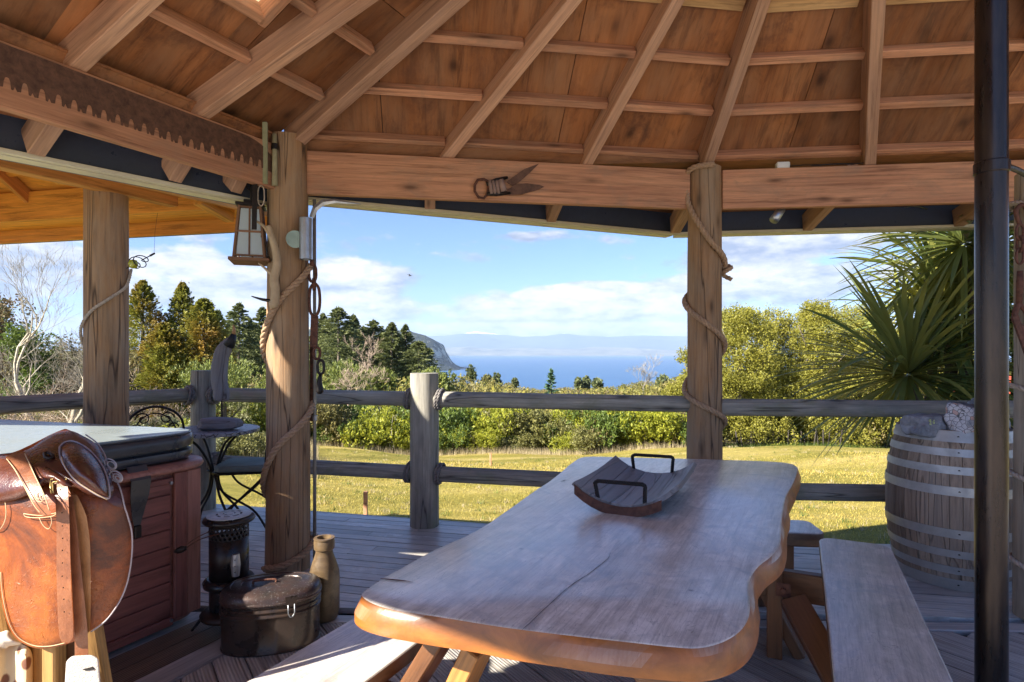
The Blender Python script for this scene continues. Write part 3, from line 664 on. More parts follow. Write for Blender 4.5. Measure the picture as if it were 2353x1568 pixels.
beam('fascia', Cn[1]+Vector((0, 0, -.07)), Cn[2]+Vector((0, 0, -.07)), .03, .13, M['goldbeam'], sh)

# ------------------------------------------------------------------ railing round the deck
rail = thing('deck_railing', (-.7, 4.66, 0), 'weathered grey log railing lashed with rope along the deck edge', 'railing')
B, C = Vector((-2.76, 5.16, 0)), Vector((-.706, 4.66, 0))
log('railing_post', C-z*.3, C+z*1.225, .117, .112, M['rail'], rail, 41); log('railing_post', B-z*.3, B+z*1.23, .105, .10, M['rail'], rail, 43)
def railr(p, q, h, r, seed): return log('rail', Vector((p.x, p.y, h)), Vector((q.x, q.y, h)), r, r*.96, M['rail'], rail, seed, n=20, rings=30)
LE = Vector((-3.70, 4.02, 0)); LE2 = Vector((-5.0, 2.6, 0)); RE = Vector((4.6, 3.93, 0))
for h, r in ((1.017, .062), (.42, .062)):
    a = (C-B).normalized(); railr(B+a*.06, C-a*.08, h, r, 50+h); a = (PR-C); a.z = 0; a.normalize(); railr(C+a*.08, PR-a*.08, h, r, 52+h)
    q = Vector((RE.x, RE.y, 0)); a = (q-PR).normalized(); railr(PR+a*.08, q, h-.02, r, 54+h)
    railr(LE-(B-LE).normalized()*1.0, B-(B-LE).normalized()*.06, h, r*1.05, 56+h)
def lash(p, d, h, rp=.062, side=1):
    """rope turns where a rail meets its post"""
    n = Vector((-d.y, d.x, 0)); out = []
    for k in range(2):
        pts = []
        for i in range(25):
            a = 2*PI*i/24; rr = rp+.016
            pts.append(Vector((p.x, p.y, h))+d*(side*(.025+.022*k)+.012*math.sin(a))+(n*math.cos(a)+z*math.sin(a))*rr)
        out.append(ropevf(pts, .012, n=5))
    return wpart('lashing', join(*out), M['ropegrey'], rail, True)
for h in (1.017, .42):
    a = (C-B).normalized(); lash(C-a*.095, a, h, side=-1); lash(B+a*.09, a, h, side=1); a2 = (PR-C); a2.z = 0; a2.normalize(); lash(C+a2*.095, a2, h, side=1)
    a3 = (B-LE).normalized(); lash(B-a3*.09, a3, h, side=-1)
# ------------------------------------------------------------------ picnic table with its two benches
def top_wood(name, c1, c2, patch, brown):
    m, nt, b = newmat(name); v = texco(nt, (1, 1, 1), False); g = tnoise(nt, texco(nt, (3, 3, 3), False), 2, 6, .7, 1.2); n = tnoise(nt, v, 5, 8, .72, .8); f = tnoise(nt, texco(nt, (14, 50, 14), False), 2, 4, .7)
    gp = texco(nt, (1, 1, 1), False); mp = nt.nodes.new('ShaderNodeMapping'); mp.inputs['Rotation'].default_value = (0, 0, math.radians(-62)); nt.links.new(gp, mp.inputs[0])
    ms = nt.nodes.new('ShaderNodeMapping'); ms.inputs['Scale'].default_value = (1.2, 22, 1); nt.links.new(mp.outputs[0], ms.inputs[0]); gr = tnoise(nt, ms.outputs[0], 1.5, 5, .7, .5)
    def gstretch(sx, sy, s, det, r, ds):
        q = nt.nodes.new('ShaderNodeMapping'); q.inputs['Scale'].default_value = (sx, sy, 1); nt.links.new(mp.outputs[0], q.inputs[0]); return tnoise(nt, q.outputs[0], s, det, r, ds)
    cl = gstretch(1.2, 3.2, 2.6, 7, .72, 1.6); col = ramp(nt, mathn(nt, 'ADD', mathn(nt, 'MULTIPLY', n, .5), mathn(nt, 'MULTIPLY', cl, .5)), [(.38, c2), (.50, tuple((p_+q_)/2 for p_, q_ in zip(c1, c2))), (.60, c1)])
    fine = gstretch(5, 120, 1.5, 4, .7, .3); col = mixn(nt, .85, col, ramp(nt, gr, [(.34, (.66, .65, .66)), (.5, (1, 1, 1)), (.68, (1.14, 1.14, 1.14))]), 'MULTIPLY'); col = mixn(nt, .6, col, ramp(nt, fine, [(.32, (.62, .61, .62)), (.52, (1.05, 1.05, 1.05))]), 'MULTIPLY')
    col = mixn(nt, mathn(nt, 'MULTIPLY', ramp(nt, g, [(.52, (0, 0, 0)), (.68, (1, 1, 1))]), .65), col, patch)
    sc_n = gstretch(2.2, 7, 1.8, 3, .6, 2.5); col = mixn(nt, mathn(nt, 'MULTIPLY', ramp(nt, mathn(nt, 'ABSOLUTE', mathn(nt, 'SUBTRACT', sc_n, .5)), [(0, (1, 1, 1)), (.006, (0, 0, 0))]), .55), col, (.16, .13, .12))
    vo = nt.nodes.new('ShaderNodeTexVoronoi'); vo.inputs['Scale'].default_value = 5.5; nt.links.new(v, vo.inputs['Vector'])
    col = mixn(nt, mathn(nt, 'MULTIPLY', ramp(nt, vo.outputs['Distance'], [(.02, (1, 1, 1)), (.055, (0, 0, 0))]), .8), col, (.12, .10, .10))
    geo = nt.nodes.new('ShaderNodeNewGeometry'); sp = nt.nodes.new('ShaderNodeSeparateXYZ'); nt.links.new(geo.outputs['True Normal'], sp.inputs[0])
    side = ramp(nt, sp.outputs[2], [(.45, (1, 1, 1)), (.8, (0, 0, 0))])
    sc = ramp(nt, tnoise(nt, texco(nt, (4, 4, 9), False), 2, 5, .65, .6), [(.3, tuple(x*.45 for x in brown)), (.65, brown)]); col = mixn(nt, side, col, sc)
    nt.links.new(mathn(nt, 'SUBTRACT', .9, mathn(nt, 'MULTIPLY', side, .8)), b.inputs['Coat Weight'])
    nt.links.new(col, b.inputs['Base Color']); nt.links.new(ramp(nt, n, [(.3, (.34,)*3), (.7, (.52,)*3)]), b.inputs['Roughness']); b.inputs['Specular IOR Level'].default_value = .55
    b.inputs['Coat Weight'].default_value = .9; b.inputs['Coat Roughness'].default_value = .27; b.inputs['Coat IOR'].default_value = 1.75; bump(nt, b, mathn(nt, 'ADD', mathn(nt, 'MULTIPLY', gr, .7), n), .32, .006); return m
M['slab'] = top_wood('weathered_slab_top', (.88, .81, .72), (.52, .455, .39), (.33, .33, .34), (.37, .12, .02))  # worn top also paled for sky sheen, edge coloured for its golden glow
M['bench'] = top_wood('weathered_bench_top', (.78, .71, .63), (.48, .43, .37), (.36, .37, .40), (.20, .10, .05))
M['leg'] = wood('stained_leg_timber', (.20, .085, .035), (.10, .04, .018), grain=7, rough=.4, bumps=.25, spec=.5, vary=.2)
tb = thing('picnic_table', (.65, 2.3, 0), 'big live-edge slab picnic table with a grey weathered top and two attached plank benches', 'picnic table')
OUT = [(1345, 1050), (1430, 1051), (1520, 1053), (1600, 1055), (1700, 1058), (1790, 1062), (1829, 1070), (1831, 1088), (1820, 1115), (1806, 1142), (1799, 1177), (1795, 1212), (1793, 1246), (1774, 1275), (1745, 1298), (1726, 1323), (1720, 1350), (1723, 1383), (1721, 1413), (1709, 1438), (1688, 1458), (1653, 1476), (1603, 1487),
       (1540, 1484), (1450, 1474), (1350, 1463), (1250, 1451), (1150, 1438), (1050, 1422), (960, 1408), (900, 1398), (862, 1387), (838, 1374), (832, 1362), (850, 1348), (880, 1328), (930, 1300), (1000, 1262), (1060, 1236), (1110, 1210), (1150, 1183), (1190, 1155), (1232, 1125), (1262, 1106), (1290, 1084), (1315, 1063)]
TZ = .75
o2 = [G(x, y, TZ) for x, y in OUT]; o2 = [Vector((p.x, p.y, 0)) for p in o2]
cen = sum(o2, Vector())/len(o2)
def offs(pts, d):
    n = len(pts); r = []
    for i, p in enumerate(pts):
        t = (pts[(i+1) % n]-pts[i-1]).normalized(); r.append(p+Vector((-t.y, t.x, 0))*d)
    return r
area = sum(o2[i].x*o2[(i+1) % len(o2)].y-o2[(i+1) % len(o2)].x*o2[i].y for i in range(len(o2)))
sg = -1 if area > 0 else 1
rings = []; dense = []
n = len(o2)
for i in range(n):
    p0, p1, p2, p3 = o2[i-1], o2[i], o2[(i+1) % n], o2[(i+2) % n]
    for k in range(4):
        t = k/4; dense.append(.5*((2*p1)+(p2-p0)*t+(2*p0-5*p1+4*p2-p3)*t*t+(3*p1-p0-3*p2+p3)*t**3))
for off, zz in ((-.005, TZ), (.0, TZ-.003), (.008, TZ-.018), (.020, TZ-.045), (.018, TZ-.068), (-.005, TZ-.08)):
    rr = offs(dense, sg*off) if off else dense
    rings.append([Vector((p.x+.011*noise.noise(p*5+Vector((0, 0, zz*9)))*(zz < TZ-.01), p.y+.011*noise.noise(p*6+Vector((3, 0, zz*9)))*(zz < TZ-.01), zz)) for p in rr])
V = [p for r in rings for p in r]; m_ = len(dense); Fs = [(i*m_+j, i*m_+(j+1) % m_, (i+1)*m_+(j+1) % m_, (i+1)*m_+j) for i in range(len(rings)-1) for j in range(m_)]
Fs.append(tuple(range(m_))); Fs.append(tuple((len(rings)-1)*m_+j for j in range(m_)))
o = wpart('table_top', (V, Fs), M['slab'], tb); autosm(o, 40)
# the long drying crack and a short split at the corner
ck = [G(x, y, TZ+.0) for x, y in ((1403, 1271), (1398, 1284), (1376, 1302), (1350, 1322), (1322, 1339), (1296, 1359), (1268, 1385), (1240, 1411), (1214, 1436), (1196, 1452))]
def ribbon(pts, ws, zz):
    vs = []; pts = [Vector((p.x, p.y, zz)) for p in pts]
    for i, p in enumerate(pts):
        t = (pts[min(i+1, len(pts)-1)]-pts[max(i-1, 0)]).normalized(); s = Vector((-t.y, t.x, 0))*ws[i]; vs += [p+s, p-s]
    return vs, [(2*i, 2*i+1, 2*i+3, 2*i+2) for i in range(len(pts)-1)]
dk = plain('dark_split_wood', (.09, .07, .06), .9); rdk = plain('red_split_wood', (.17, .055, .03), .7)
wpart('crack', ribbon(ck, [.0003, .0008, .0011, .0009, .0012, .0007, .0010, .0006, .0007, .0003], TZ+.0012), dk, tb)
wpart('crack', ribbon([G(x, y, TZ) for x, y in ((874, 1331), (900, 1333), (930, 1336), (950, 1339))], [.0022, .0045, .003, .0006], TZ+.0014), rdk, tb)
wpart('crack', ribbon([G(x, y, TZ) for x, y in ((1288, 1108), (1298, 1104), (1310, 1105))], [.001, .004, .001], TZ+.0014), dk, tb)
def plank(name, pts, z1, th, mat, parent):
    o = wpart(name, prismvf([(p.x, p.y) for p in pts], z1-th, z1), mat, parent); fix(o); bevelo(o, .008, 3, 35); return o
def rounded(a, b, hw, r=.05):
    d = (b-a).normalized(); s = Vector((-d.y, d.x, 0)); pts = []
    for (c, q, st) in ((b-d*r-s*(hw-r), 0, -PI/2), (b-d*r+s*(hw-r), 0, 0), (a+d*r+s*(hw-r), 0, PI/2), (a+d*r-s*(hw-r), 0, PI)):
        for k in range(5):
            an = st+PI/2*k/4; pts.append(c+(d*math.cos(an)+s*math.sin(an))*r)
    return pts
bd = Vector((.447, .894, 0))
br0, br1 = Vector((.62, .7, 0)), Vector((1.715, 2.90, 0)); plank('bench_plank', rounded(br0, br1, .155, .07), .45, .052, M['bench'], tb)
bl0, bl1 = Vector((-1.05, .75, 0)), Vector((.15, 3.15, 0)); plank('bench_plank', rounded(bl0, bl1, .155, .06), .45, .052, M['bench'], tb)
bp = Vector((.894, -.447, 0))
for s_, nm in ((2.58, 'cross_rail'), (1.05, 'cross_rail')):
    c = Vector((1.40, 2.58, 0)) if s_ > 2 else Vector((1.40, 2.58, 0))-bd*1.55
    beam(nm, c+bp*.10+z*.333, c-bp*(1.72 if s_ > 2 else 1.42)+z*.333, .05, .13, M['leg'], tb)
    beam('leg', c-bp*.46+bd*.05+z*.66, c-bp*.10+bd*.05+z*.0, .05, .11, M['leg'], tb, up=bd, cut0=0); beam('leg', c-bp*.98+bd*.05+z*.66, c-bp*1.40+bd*.05, .05, .11, M['leg'], tb, up=bd)
    beam('cross_rail', c-bp*.35+z*.645, c-bp*1.15+z*.645, .05, .05, M['leg'], tb)
cc = Vector((1.19, 2.62, 0)); beam('leg', cc+bd*.04, cc+bd*.04+z*.40, .065, .065, M['leg'], tb, up=bd)
beam('brace', U(1822, 1378, 2.52), Vector((1.28, 2.02, .0)), .05, .11, M['leg'], tb, up=bp)
beam('leg', U(1105, 1478, 1.66), Vector((-.34, 1.74, .0)), .055, .13, wood('golden_leg_timber', (.60, .28, .08), (.36, .14, .04), grain=6, rough=.4, bumps=.2, spec=.5), tb, up=bd)
pc = U(1800, 1356, 2.545); block('bolt_plate', pc, .06, .006, .06, M['rust'], tb, rz=math.atan2(bp.y, bp.x), bev=.002); wpart('bolt', tubevf([pc+Vector((0, 0, 0)), pc-bd*.018], .012, 6), M['rust'], tb)
# short bench across the far end
eb = thing('end_bench', (1.1, 3.05, 0), 'short thick wooden bench beyond the far end of the slab table', 'bench')
plank('seat', rounded(Vector((.55, 3.27, 0)), Vector((1.66, 3.14, 0)), .125, .05), .447, .075, M['bench'], eb)
for x in (.75, 1.42): beam('leg', (x, 3.19, .37), (x, 3.19, 0), .25, .06, M['leg'], eb)
# small trestle parts under it
beam('stretcher', (.75, 3.19, .18), (1.42, 3.19, .18), .04, .08, M['leg'], eb)

# ------------------------------------------------------------------ stave tray on the table
tr = thing('serving_tray', (.59, 2.62, TZ), 'curved grey tray made from barrel staves with two twisted iron handles, on the slab table', 'tray')
ta = Vector((.42, .907, 0)).normalized(); tsd = Vector((ta.y, -ta.x, 0)); tcn = Vector((.575, 2.60, 0))
M['stave'] = wood('grey_stave', (.30, .27, .26), (.18, .155, .15), dark=(.05, .04, .04), grain=10, weather=(.22, .22, .24), wamt=.5, bumps=.7, rough=.5, spec=.5, knots=False, crack=.5)
ARC = .30; HWT = .205
def arcpt(s, y, t=0):      # s across, y along, t thickness below
    an = s/ARC; r = ARC+t; return tcn+ta*y+tsd*(r*math.sin(an))+z*(TZ+.028+ARC+.0-r*math.cos(an)+.010*0)
for k in range(5):
    s0, s1 = -HWT*1.05+k*.086, -HWT*1.05+(k+1)*.086-.0025; vs = []; fs = []; ny = 12
    for j in range(ny+1):
        yy = -.33+.66*j/ny
        for (s_, t_) in ((s0, 0), ((s0+s1)/2, 0), (s1, 0), (s1, .018), ((s0+s1)/2, .018), (s0, .018)):
            y2 = yy
            if k >= 4: y2 = max(yy, -.33+(.11*max(0, (s_-s0)/.086)**1.3)); 
            bow = .012*(1-(yy/.33)**2); vs.append(arcpt(s_, y2, t_)-z*0+z*(.012-bow)*1.0)
    for j in range(ny):
        for i in range(6): fs.append((j*6+i, j*6+(i+1) % 6, (j+1)*6+(i+1) % 6, (j+1)*6+i))
    fs.append(tuple(range(5, -1, -1))); fs.append(tuple(ny*6+i for i in range(6)))
    mid = (arcpt((s0+s1)/2, 0)); Mx = axes(mid, mid+ta); inv = Mx.inverted(); v2 = [inv @ v for v in vs]
    o = link('stave', mk('stave', v2, fs), M['stave'], tr, Mx); autosm(o, 30)
for e in (-1, 1):
    yy = e*.318
    pts = [arcpt(-HWT*1.03+i*.041*1.02, yy+e*.016, .002) for i in range(10 if e < 0 else 11)]
    vs = []
    for p in pts: vs += [p+z*.006, p-z*.034, p-z*.034+ta*e*.004, p+z*.006+ta*e*.004]
    fs = [(4*i+a, 4*i+(a+1) % 4, 4*i+4+(a+1) % 4, 4*i+4+a) for i in range(len(pts)-1) for a in range(4)]+[(0, 1, 2, 3), tuple(4*(len(pts)-1)+a for a in (3, 2, 1, 0))]
    o = wpart('end_band', (vs, fs), M['rust'] if e < 0 else M['galv'], tr); fix(o)
    h = [arcpt(-.10, yy, 0)+z*.0, arcpt(-.10, yy)+z*.072-tsd*.012+ta*e*.01, arcpt(-.095, yy)+z*.082-tsd*.004+ta*e*.01, arcpt(.085, yy)+z*.088+ta*e*.01, arcpt(.095, yy)+z*.078+ta*e*.01, arcpt(.09, yy)]
    h = [h[0], h[0].lerp(h[1], .5)]+h[1:5]+[h[4].lerp(h[5], .5), h[5]]
    wpart('handle', ropevf(h, .0085, .03, 6), M['iron'], tr, True)
    for s_ in (-.10, .0, .09, .15): wpart('rivet', lathevf([(.007, 0), (.007, .003), (.003, .006)], 8, arcpt(s_, yy-e*.012, -.001)), M['galv'], tr)
    f_ = block('foot', tcn+ta*e*.16+z*(TZ+.012), .04, .16, .024, M['iron'], tr, rz=math.atan2(ta.y, ta.x))

# ------------------------------------------------------------------ barrel and the stones on it
bc = Vector((2.76, 3.62, 0)); brl = thing('wine_barrel', bc, 'upright grey oak wine barrel with eight zinc hoops behind the black pole', 'barrel')
BH = .935; bw = wood('barrel_oak', (.44, .33, .24), (.22, .155, .11), dark=(.05, .035, .03), grain=14, weather=(.30, .26, .23), wamt=.5, bumps=.8, knots=False, vary=.38, rough=.8, crack=.5)
def brad(h): t = h/BH*2-1; return .355-.068*t*t
NS = 26
aa = 0; wd = [random.uniform(.75, 1.3) for _ in range(NS)]; tot = sum(wd)
for k in range(NS):
    a0 = aa; aa += 2*PI*wd[k]/tot; a1 = aa-.008; vs, fs = [], []; nh = 14; da = random.uniform(-.0015, .0015)
    for i in range(nh+1):
        h = BH*i/nh; r = brad(h)+da
        for (an, rr) in ((a0, r), (a0+(a1-a0)*.5, r+.001), (a1, r), (a1, r-.022), (a0, r-.022)): vs.append((h, rr*math.cos(an), rr*math.sin(an)))
    for i in range(nh):
        for j in range(5): fs.append((i*5+j, i*5+(j+1) % 5, (i+1)*5+(j+1) % 5, (i+1)*5+j))
    fs += [(4, 3, 2, 1, 0), tuple(nh*5+j for j in range(5))]
    # local X up: map (h, x, y) with a rotation that takes X to Z
    Mx = Matrix(((0, 0, 1), (0, 1, 0), (1, 0, 0))).transposed().to_4x4(); Mx.translation = bc
    # matrix columns: X->Z, Y->Y, Z->X
    Mx = Matrix(((0, 0, 1, bc.x), (0, 1, 0, bc.y), (1, 0, 0, bc.z), (0, 0, 0, 1)))
    o = link('stave', mk('stave', vs, fs), bw, brl, Mx); autosm(o, 30)
for h, hw_ in ((BH-.034, .032), (BH-.125, .022), (BH-.225, .022), (BH-.345, .026), (.345, .026), (.225, .022), (.125, .022), (.036, .034)):
    prof = [(brad(h-hw_)+.001, h-hw_), (brad(h-hw_)+.0055, h-hw_), (brad(h+hw_)+.0055, h+hw_), (brad(h+hw_)+.001, h+hw_)]
    hp = wpart('hoop', lathevf([(r, zz) for r, zz in prof], 64, bc, cap=False), M['hoop'], brl); autosm(hp, 40)
    an = math.radians(238); rr = brad(h)+.006; wpart('rivet', lathevf([(.006, 0), (.006, .002), (.002, .005)], 8, bc+Vector((rr*math.cos(an), rr*math.sin(an), h))), M['iron'], hp)
wpart('barrel_head', lathevf([(.001, BH-.05), (brad(BH)-.02, BH-.05), (brad(BH)-.02, BH-.07), (.001, BH-.07)], 40, bc), plain('dark_barrel_head', (.05, .04, .035), .8), brl)
def rock(name, c, sx, sy, sz, mat, label, seed, parent=None, cat='stone', group=None, rz=0):
    bm = bmesh.new(); bmesh.ops.create_icosphere(bm, subdivisions=4, radius=1)
    for v in bm.verts:
        p = v.co.copy(); q = p*1.3+Vector((seed, 0, 0)); d = 1+.28*noise.noise(q)+.12*noise.noise(q*2.5)+.05*noise.noise(q*6); cl = Vector([max(-.72, min(.72, a)) for a in p*1.0]); p = cl*1.25*d
        v.co = Vector((p.x*sx, p.y*sy, p.z*sz))
    mn = min(v.co.z for v in bm.verts)
    for v in bm.verts: v.co.z -= mn
    me = bpy.data.meshes.new(name); bm.to_mesh(me); bm.free(); me.polygons.foreach_set('use_smooth', [True]*len(me.polygons))
    o = link(name, me, mat, parent, Matrix.Translation(Vector(c)) @ Matrix.Rotation(rz, 4, 'Z'))
    if not parent: tag(o, label, cat, group)
    return o
stone = plain('slate_grey_stone', (.33, .35, .40), .75, c2=(.09, .10, .12), scale=9, amt=.9, bumps=.9, bd=.02, detail=8)
m, nt, b = newmat('mosaic_stone'); v = texco(nt, (1, 1, 1)); vo = nt.nodes.new('ShaderNodeTexVoronoi'); vo.feature = 'DISTANCE_TO_EDGE'; vo.inputs['Scale'].default_value = 38; nt.links.new(v, vo.inputs['Vector'])
vc = nt.nodes.new('ShaderNodeTexVoronoi'); vc.inputs['Scale'].default_value = 38; nt.links.new(v, vc.inputs['Vector']); sp = nt.nodes.new('ShaderNodeSeparateColor'); nt.links.new(vc.outputs['Color'], sp.inputs[0])
tile = ramp(nt, sp.outputs[0], [(0, (.62, .62, .66)), (.72, (.58, .57, .62)), (.78, (.62, .33, .26)), (.9, (.70, .48, .40))]); tile = mixn(nt, ramp(nt, vo.outputs['Distance'], [(.03, (1, 1, 1)), (.06, (0, 0, 0))]), tile, (.12, .12, .14))
zm = ramp(nt, tnoise(nt, v, 4, 2, .5), [(.42, (0, 0, 0)), (.46, (1, 1, 1))]); nt.links.new(mixn(nt, zm, tile, (.13, .14, .17)), b.inputs['Base Color']); b.inputs['Roughness'].default_value = .5; bump(nt, b, vo.outputs['Distance'], .6, .01)
mosaic = m
tz = BH-.05
st1 = rock('stone', Vector((2.53, 3.52, tz)), .125, .09, .066, stone, 'dark slate stone inlaid with green shell chips, left on the barrel top', 1.0, rz=.2)
chips = []
for k in range(22):
    a = random.uniform(0, 2*PI); r = random.uniform(.0, .05); c = Vector((-.02+r*math.cos(a)*1.4, -.085+.04*random.random(), .085+r*math.sin(a)*.7)); chips.append(boxvf(c, .012, .006, .008, Matrix.Rotation(random.random()*3, 3, 'Y')))
cv = join(*chips); ch = link('shell_chip', mk('shell_chip', cv[0], cv[1]), plain('green_shell', (.55, .62, .30), .25), st1, wmat(st1)); ch['kind'] = 'stuff'
rock('stone', Vector((2.70, 3.44, tz)), .11, .09, .10, mosaic, 'rounded stone covered in pale and pink mosaic pieces, right on the barrel top', 4.0, rz=.6)
rock('stone', Vector((2.97, 3.60, tz)), .085, .08, .115, stone, 'upright dark grey stone at the right rim of the barrel', 7.0)

# ------------------------------------------------------------------ black flue pole and the right-hand post's fittings
PX = (2278-1176.5)/F*2.3
pole = thing('steel_pole', (PX, 2.3, 0), 'black round steel pole standing in front of the barrel', 'pole')
m, nt, b = newmat('dark_steel'); v = texco(nt, (3, 3, .5)); n = tnoise(nt, v, 6, 6, .7); nt.links.new(ramp(nt, n, [(.35, (.035, .03, .03)), (.7, (.075, .055, .045))]), b.inputs['Base Color']); b.inputs['Metallic'].default_value = .75
nt.links.new(ramp(nt, n, [(.3, (.22,)*3), (.7, (.38,)*3)]), b.inputs['Roughness']); bump(nt, b, tnoise(nt, v, 40, 4, .6), .05, .002)
wpart('tube', tubevf([(PX, 2.3, 0), (PX, 2.3, 3.75)], .0535, 40), m, pole); autosm(pole.children[0], 40)
wpart('collar', lathevf([(.0545, 2.105), (.0585, 2.11), (.0585, 2.15), (.0545, 2.155)], 40, (PX, 2.3, 0), cap=False), m, pole)
wpart('base_plate', lathevf([(.11, 0), (.11, .012), (.06, .016)], 32, (PX, 2.3, 0)), m, pole)
bk0 = Vector((PX+.053, 2.3, 2.14)); bk1 = Vector((2.72, 2.93, 2.20))
wpart('bracket', join(tubevf(spline([bk0, bk0.lerp(bk1, .4)+Vector((0, 0, .02)), bk1], 6), .012, 8), lathevf([(.02, -.02), (.02, .02)], 12, bk0)), M['iron'], pole)
blk = block('timber_block', (2.80, 2.93, 2.24), .16, .10, .13, M['frame'], None, rz=.2); tag(blk, 'pale timber block on top of the right-hand pale post', 'block')
def helix(c, r, z0, z1, a0, a1, n=None, wob=0):
    n = n or int(abs(a1-a0)/.16)+2; return [Vector((c.x+r*math.cos(a0+(a1-a0)*i/n), c.y+r*math.sin(a0+(a1-a0)*i/n), z0+(z1-z0)*i/n+wob*math.sin(i*.7))) for i in range(n+1)]
def topt(name, vf, mat, label, cat, group=None, smooth=True):
    o = wpart(name, vf, mat, None, smooth); return tag(o, label, cat, group)
# front of a post faces the camera: direction angle -90 deg is nearest the camera
pts = []
for (zz, ) in (): pass
def zpx(py, d): return EYE-(py-808)/F*d
# rope round the middle post M: passes right-top to left-bottom across the front
r = .155
zs = [(0, zpx(603, 3.62)), (-PI*.5, zpx(690, 3.6)), (-PI*.95, zpx(815, 3.62)), (-PI*1.5, zpx(895, 3.85)), (-2*PI, zpx(945, 3.62)), (-2.5*PI, zpx(1020, 3.6)), (-2.95*PI, zpx(1135, 3.62)), (-3.5*PI, zpx(1215, 3.85)), (-4*PI, zpx(1262, 3.66)), (-4.45*PI, zpx(1300, 3.6)), (-4.8*PI, .03)]
pts = []
for i in range(len(zs)-1):
    for k in range(10):
        t = k/10; a = zs[i][0]+(zs[i+1][0]-zs[i][0])*t; tt = t; h = zs[i][1]+(zs[i+1][1]-zs[i][1])*tt
        rr = .150 if h > .3 else .152; pts.append(Vector((PM.x+rr*math.cos(a), PM.y+rr*math.sin(a), h)))
for k in range(3): pts = [pts[0]]+[(pts[i-1]+pts[i]*2+pts[i+1])/4 for i in range(1, len(pts)-1)]+[pts[-1]]
topt('rope', ropevf(pts, .021, .12, 8), M['rope'], 'thick tan rope spiralled down the big middle-left post', 'rope')
zs = [(PI*1.55, 2.705), (PI*1.2, 2.70), (PI, zpx(398, 4.1)), (PI*1.12, zpx(470, 4.07)), (PI*1.5, zpx(560, 4.04)), (PI*1.95, zpx(612, 4.1)), (PI*2.45, zpx(655, 4.3)), (PI*3, zpx(700, 4.15)), (PI*3.5, zpx(752, 4.04)), (PI*3.95, zpx(800, 4.1)), (PI*4.5, zpx(850, 4.3)), (PI*5, zpx(905, 4.15)), (PI*5.5, zpx(943, 4.04)), (PI*5.95, zpx(972, 4.1)), (PI*6.3, zpx(1000, 4.3))]
pts = []
for i in range(len(zs)-1):
    for k in range(8):
        t = k/8; a = zs[i][0]+(zs[i+1][0]-zs[i][0])*t; h = zs[i][1]+(zs[i+1][1]-zs[i][1])*t; pts.append(Vector((PR.x+.142*math.cos(a), PR.y+.142*math.sin(a), h)))
for k in range(3): pts = [pts[0]]+[(pts[i-1]+pts[i]*2+pts[i+1])/4 for i in range(1, len(pts)-1)]+[pts[-1]]
kn = ropevf(helix(PR+Vector((.155, -.02, 0)), .028, zpx(640, 4.1), zpx(598, 4.1), 0, 3*PI, 40), .016, .08, 6)
topt('rope', join(ropevf(pts, .020, .11, 8), kn), M['rope'], 'grey-brown rope wound down the post beside the slab table, knotted near the top', 'rope')
zs = [(PI*2.15, zpx(615, 3.9)), (PI*1.95, zpx(660, 3.85)), (PI*1.5, zpx(715, 3.8)), (PI*1.05, zpx(790, 3.85)), (PI*.6, zpx(850, 4.0))]
pts = []
for i in range(len(zs)-1):
    for k in range(10): t = k/10; a = zs[i][0]+(zs[i+1][0]-zs[i][0])*t; h = zs[i][1]+(zs[i+1][1]-zs[i][1])*t; pts.append(Vector((PL.x+.142*math.cos(a), PL.y+.142*math.sin(a), h)))
topt('rope', join(ropevf(spline(pts[::5]+[pts[-1]], 6), .010, .06, 6)), M['ropepale'], 'thin brown rope crossing the far-left shelter post', 'rope')
for k, (py, lb) in enumerate(((480, 'pale rope looped high on the right-hand edge post'), (915, 'pale rope band at railing height on the right-hand edge post'), (1125, 'pale rope band halfway down the right-hand edge post'), (1330, 'pale rope band near the foot of the right-hand edge post'))):
    zc = zpx(py, 2.95); hp = [Vector((PQ.x+.138*math.cos(a), PQ.y+.138*math.sin(a), zc+.05*math.cos(a+PI)+ .03*math.sin(a))) for a in [2*PI*i/30 for i in range(31)]]
    topt('rope', ropevf(hp, .0135, .07, 6), M['ropepale'], lb, 'rope')
def ring_link(c, lx, lz, r, R, n=20):       # a stadium link in a plane given by rotation R, long way up z
    pts = []
    for i in range(n):
        a = 2*PI*i/n; x = lx*math.cos(a); zz = lz*math.sin(a); zz += (lz*.25 if math.sin(a) > 0 else -lz*.25); pts.append(Vector(c)+R @ Vector((x, 0, zz)))
    return tubevf(pts, r, 8, closed=True)
Rz = lambda a: Matrix.Rotation(a, 3, 'Z')
qc = PQ+Vector((-.165, -.045, 0)); parts_ = []
hz_ = zpx(560, 2.98)
parts_.append(tubevf(spline([qc+Vector((.05, 0, hz_+.13)), qc+Vector((.02, 0, hz_+.20)), qc+Vector((-.02, 0, hz_+.17)), qc+Vector((0, 0, hz_+.10))], 6), .011, 8))
for k in range(3): parts_.append(ring_link(qc+Vector((-.0, 0, hz_+.06-.062*k)), .018, .032, .0065, Rz(PI/2*k)))
cho = topt('chain', join(*parts_), M['rust'], 'short rusty chain and hook hanging on the right-hand edge post', 'chain')
t0 = qc+Vector((0, 0, hz_-.14)); t1 = U(2330, 735, 2.86); t2 = U(2372, 830, 2.84)
too = thing('hanging_tool', t0, 'rusty red iron bar tool hanging from the chain on the right edge post', 'tool')
wpart('shank', tubevf([t0, t0-Vector((0, 0, .06)), t0-Vector((.005, 0, .17))], [.012, .016, .014], 10), M['rust'], too, True)
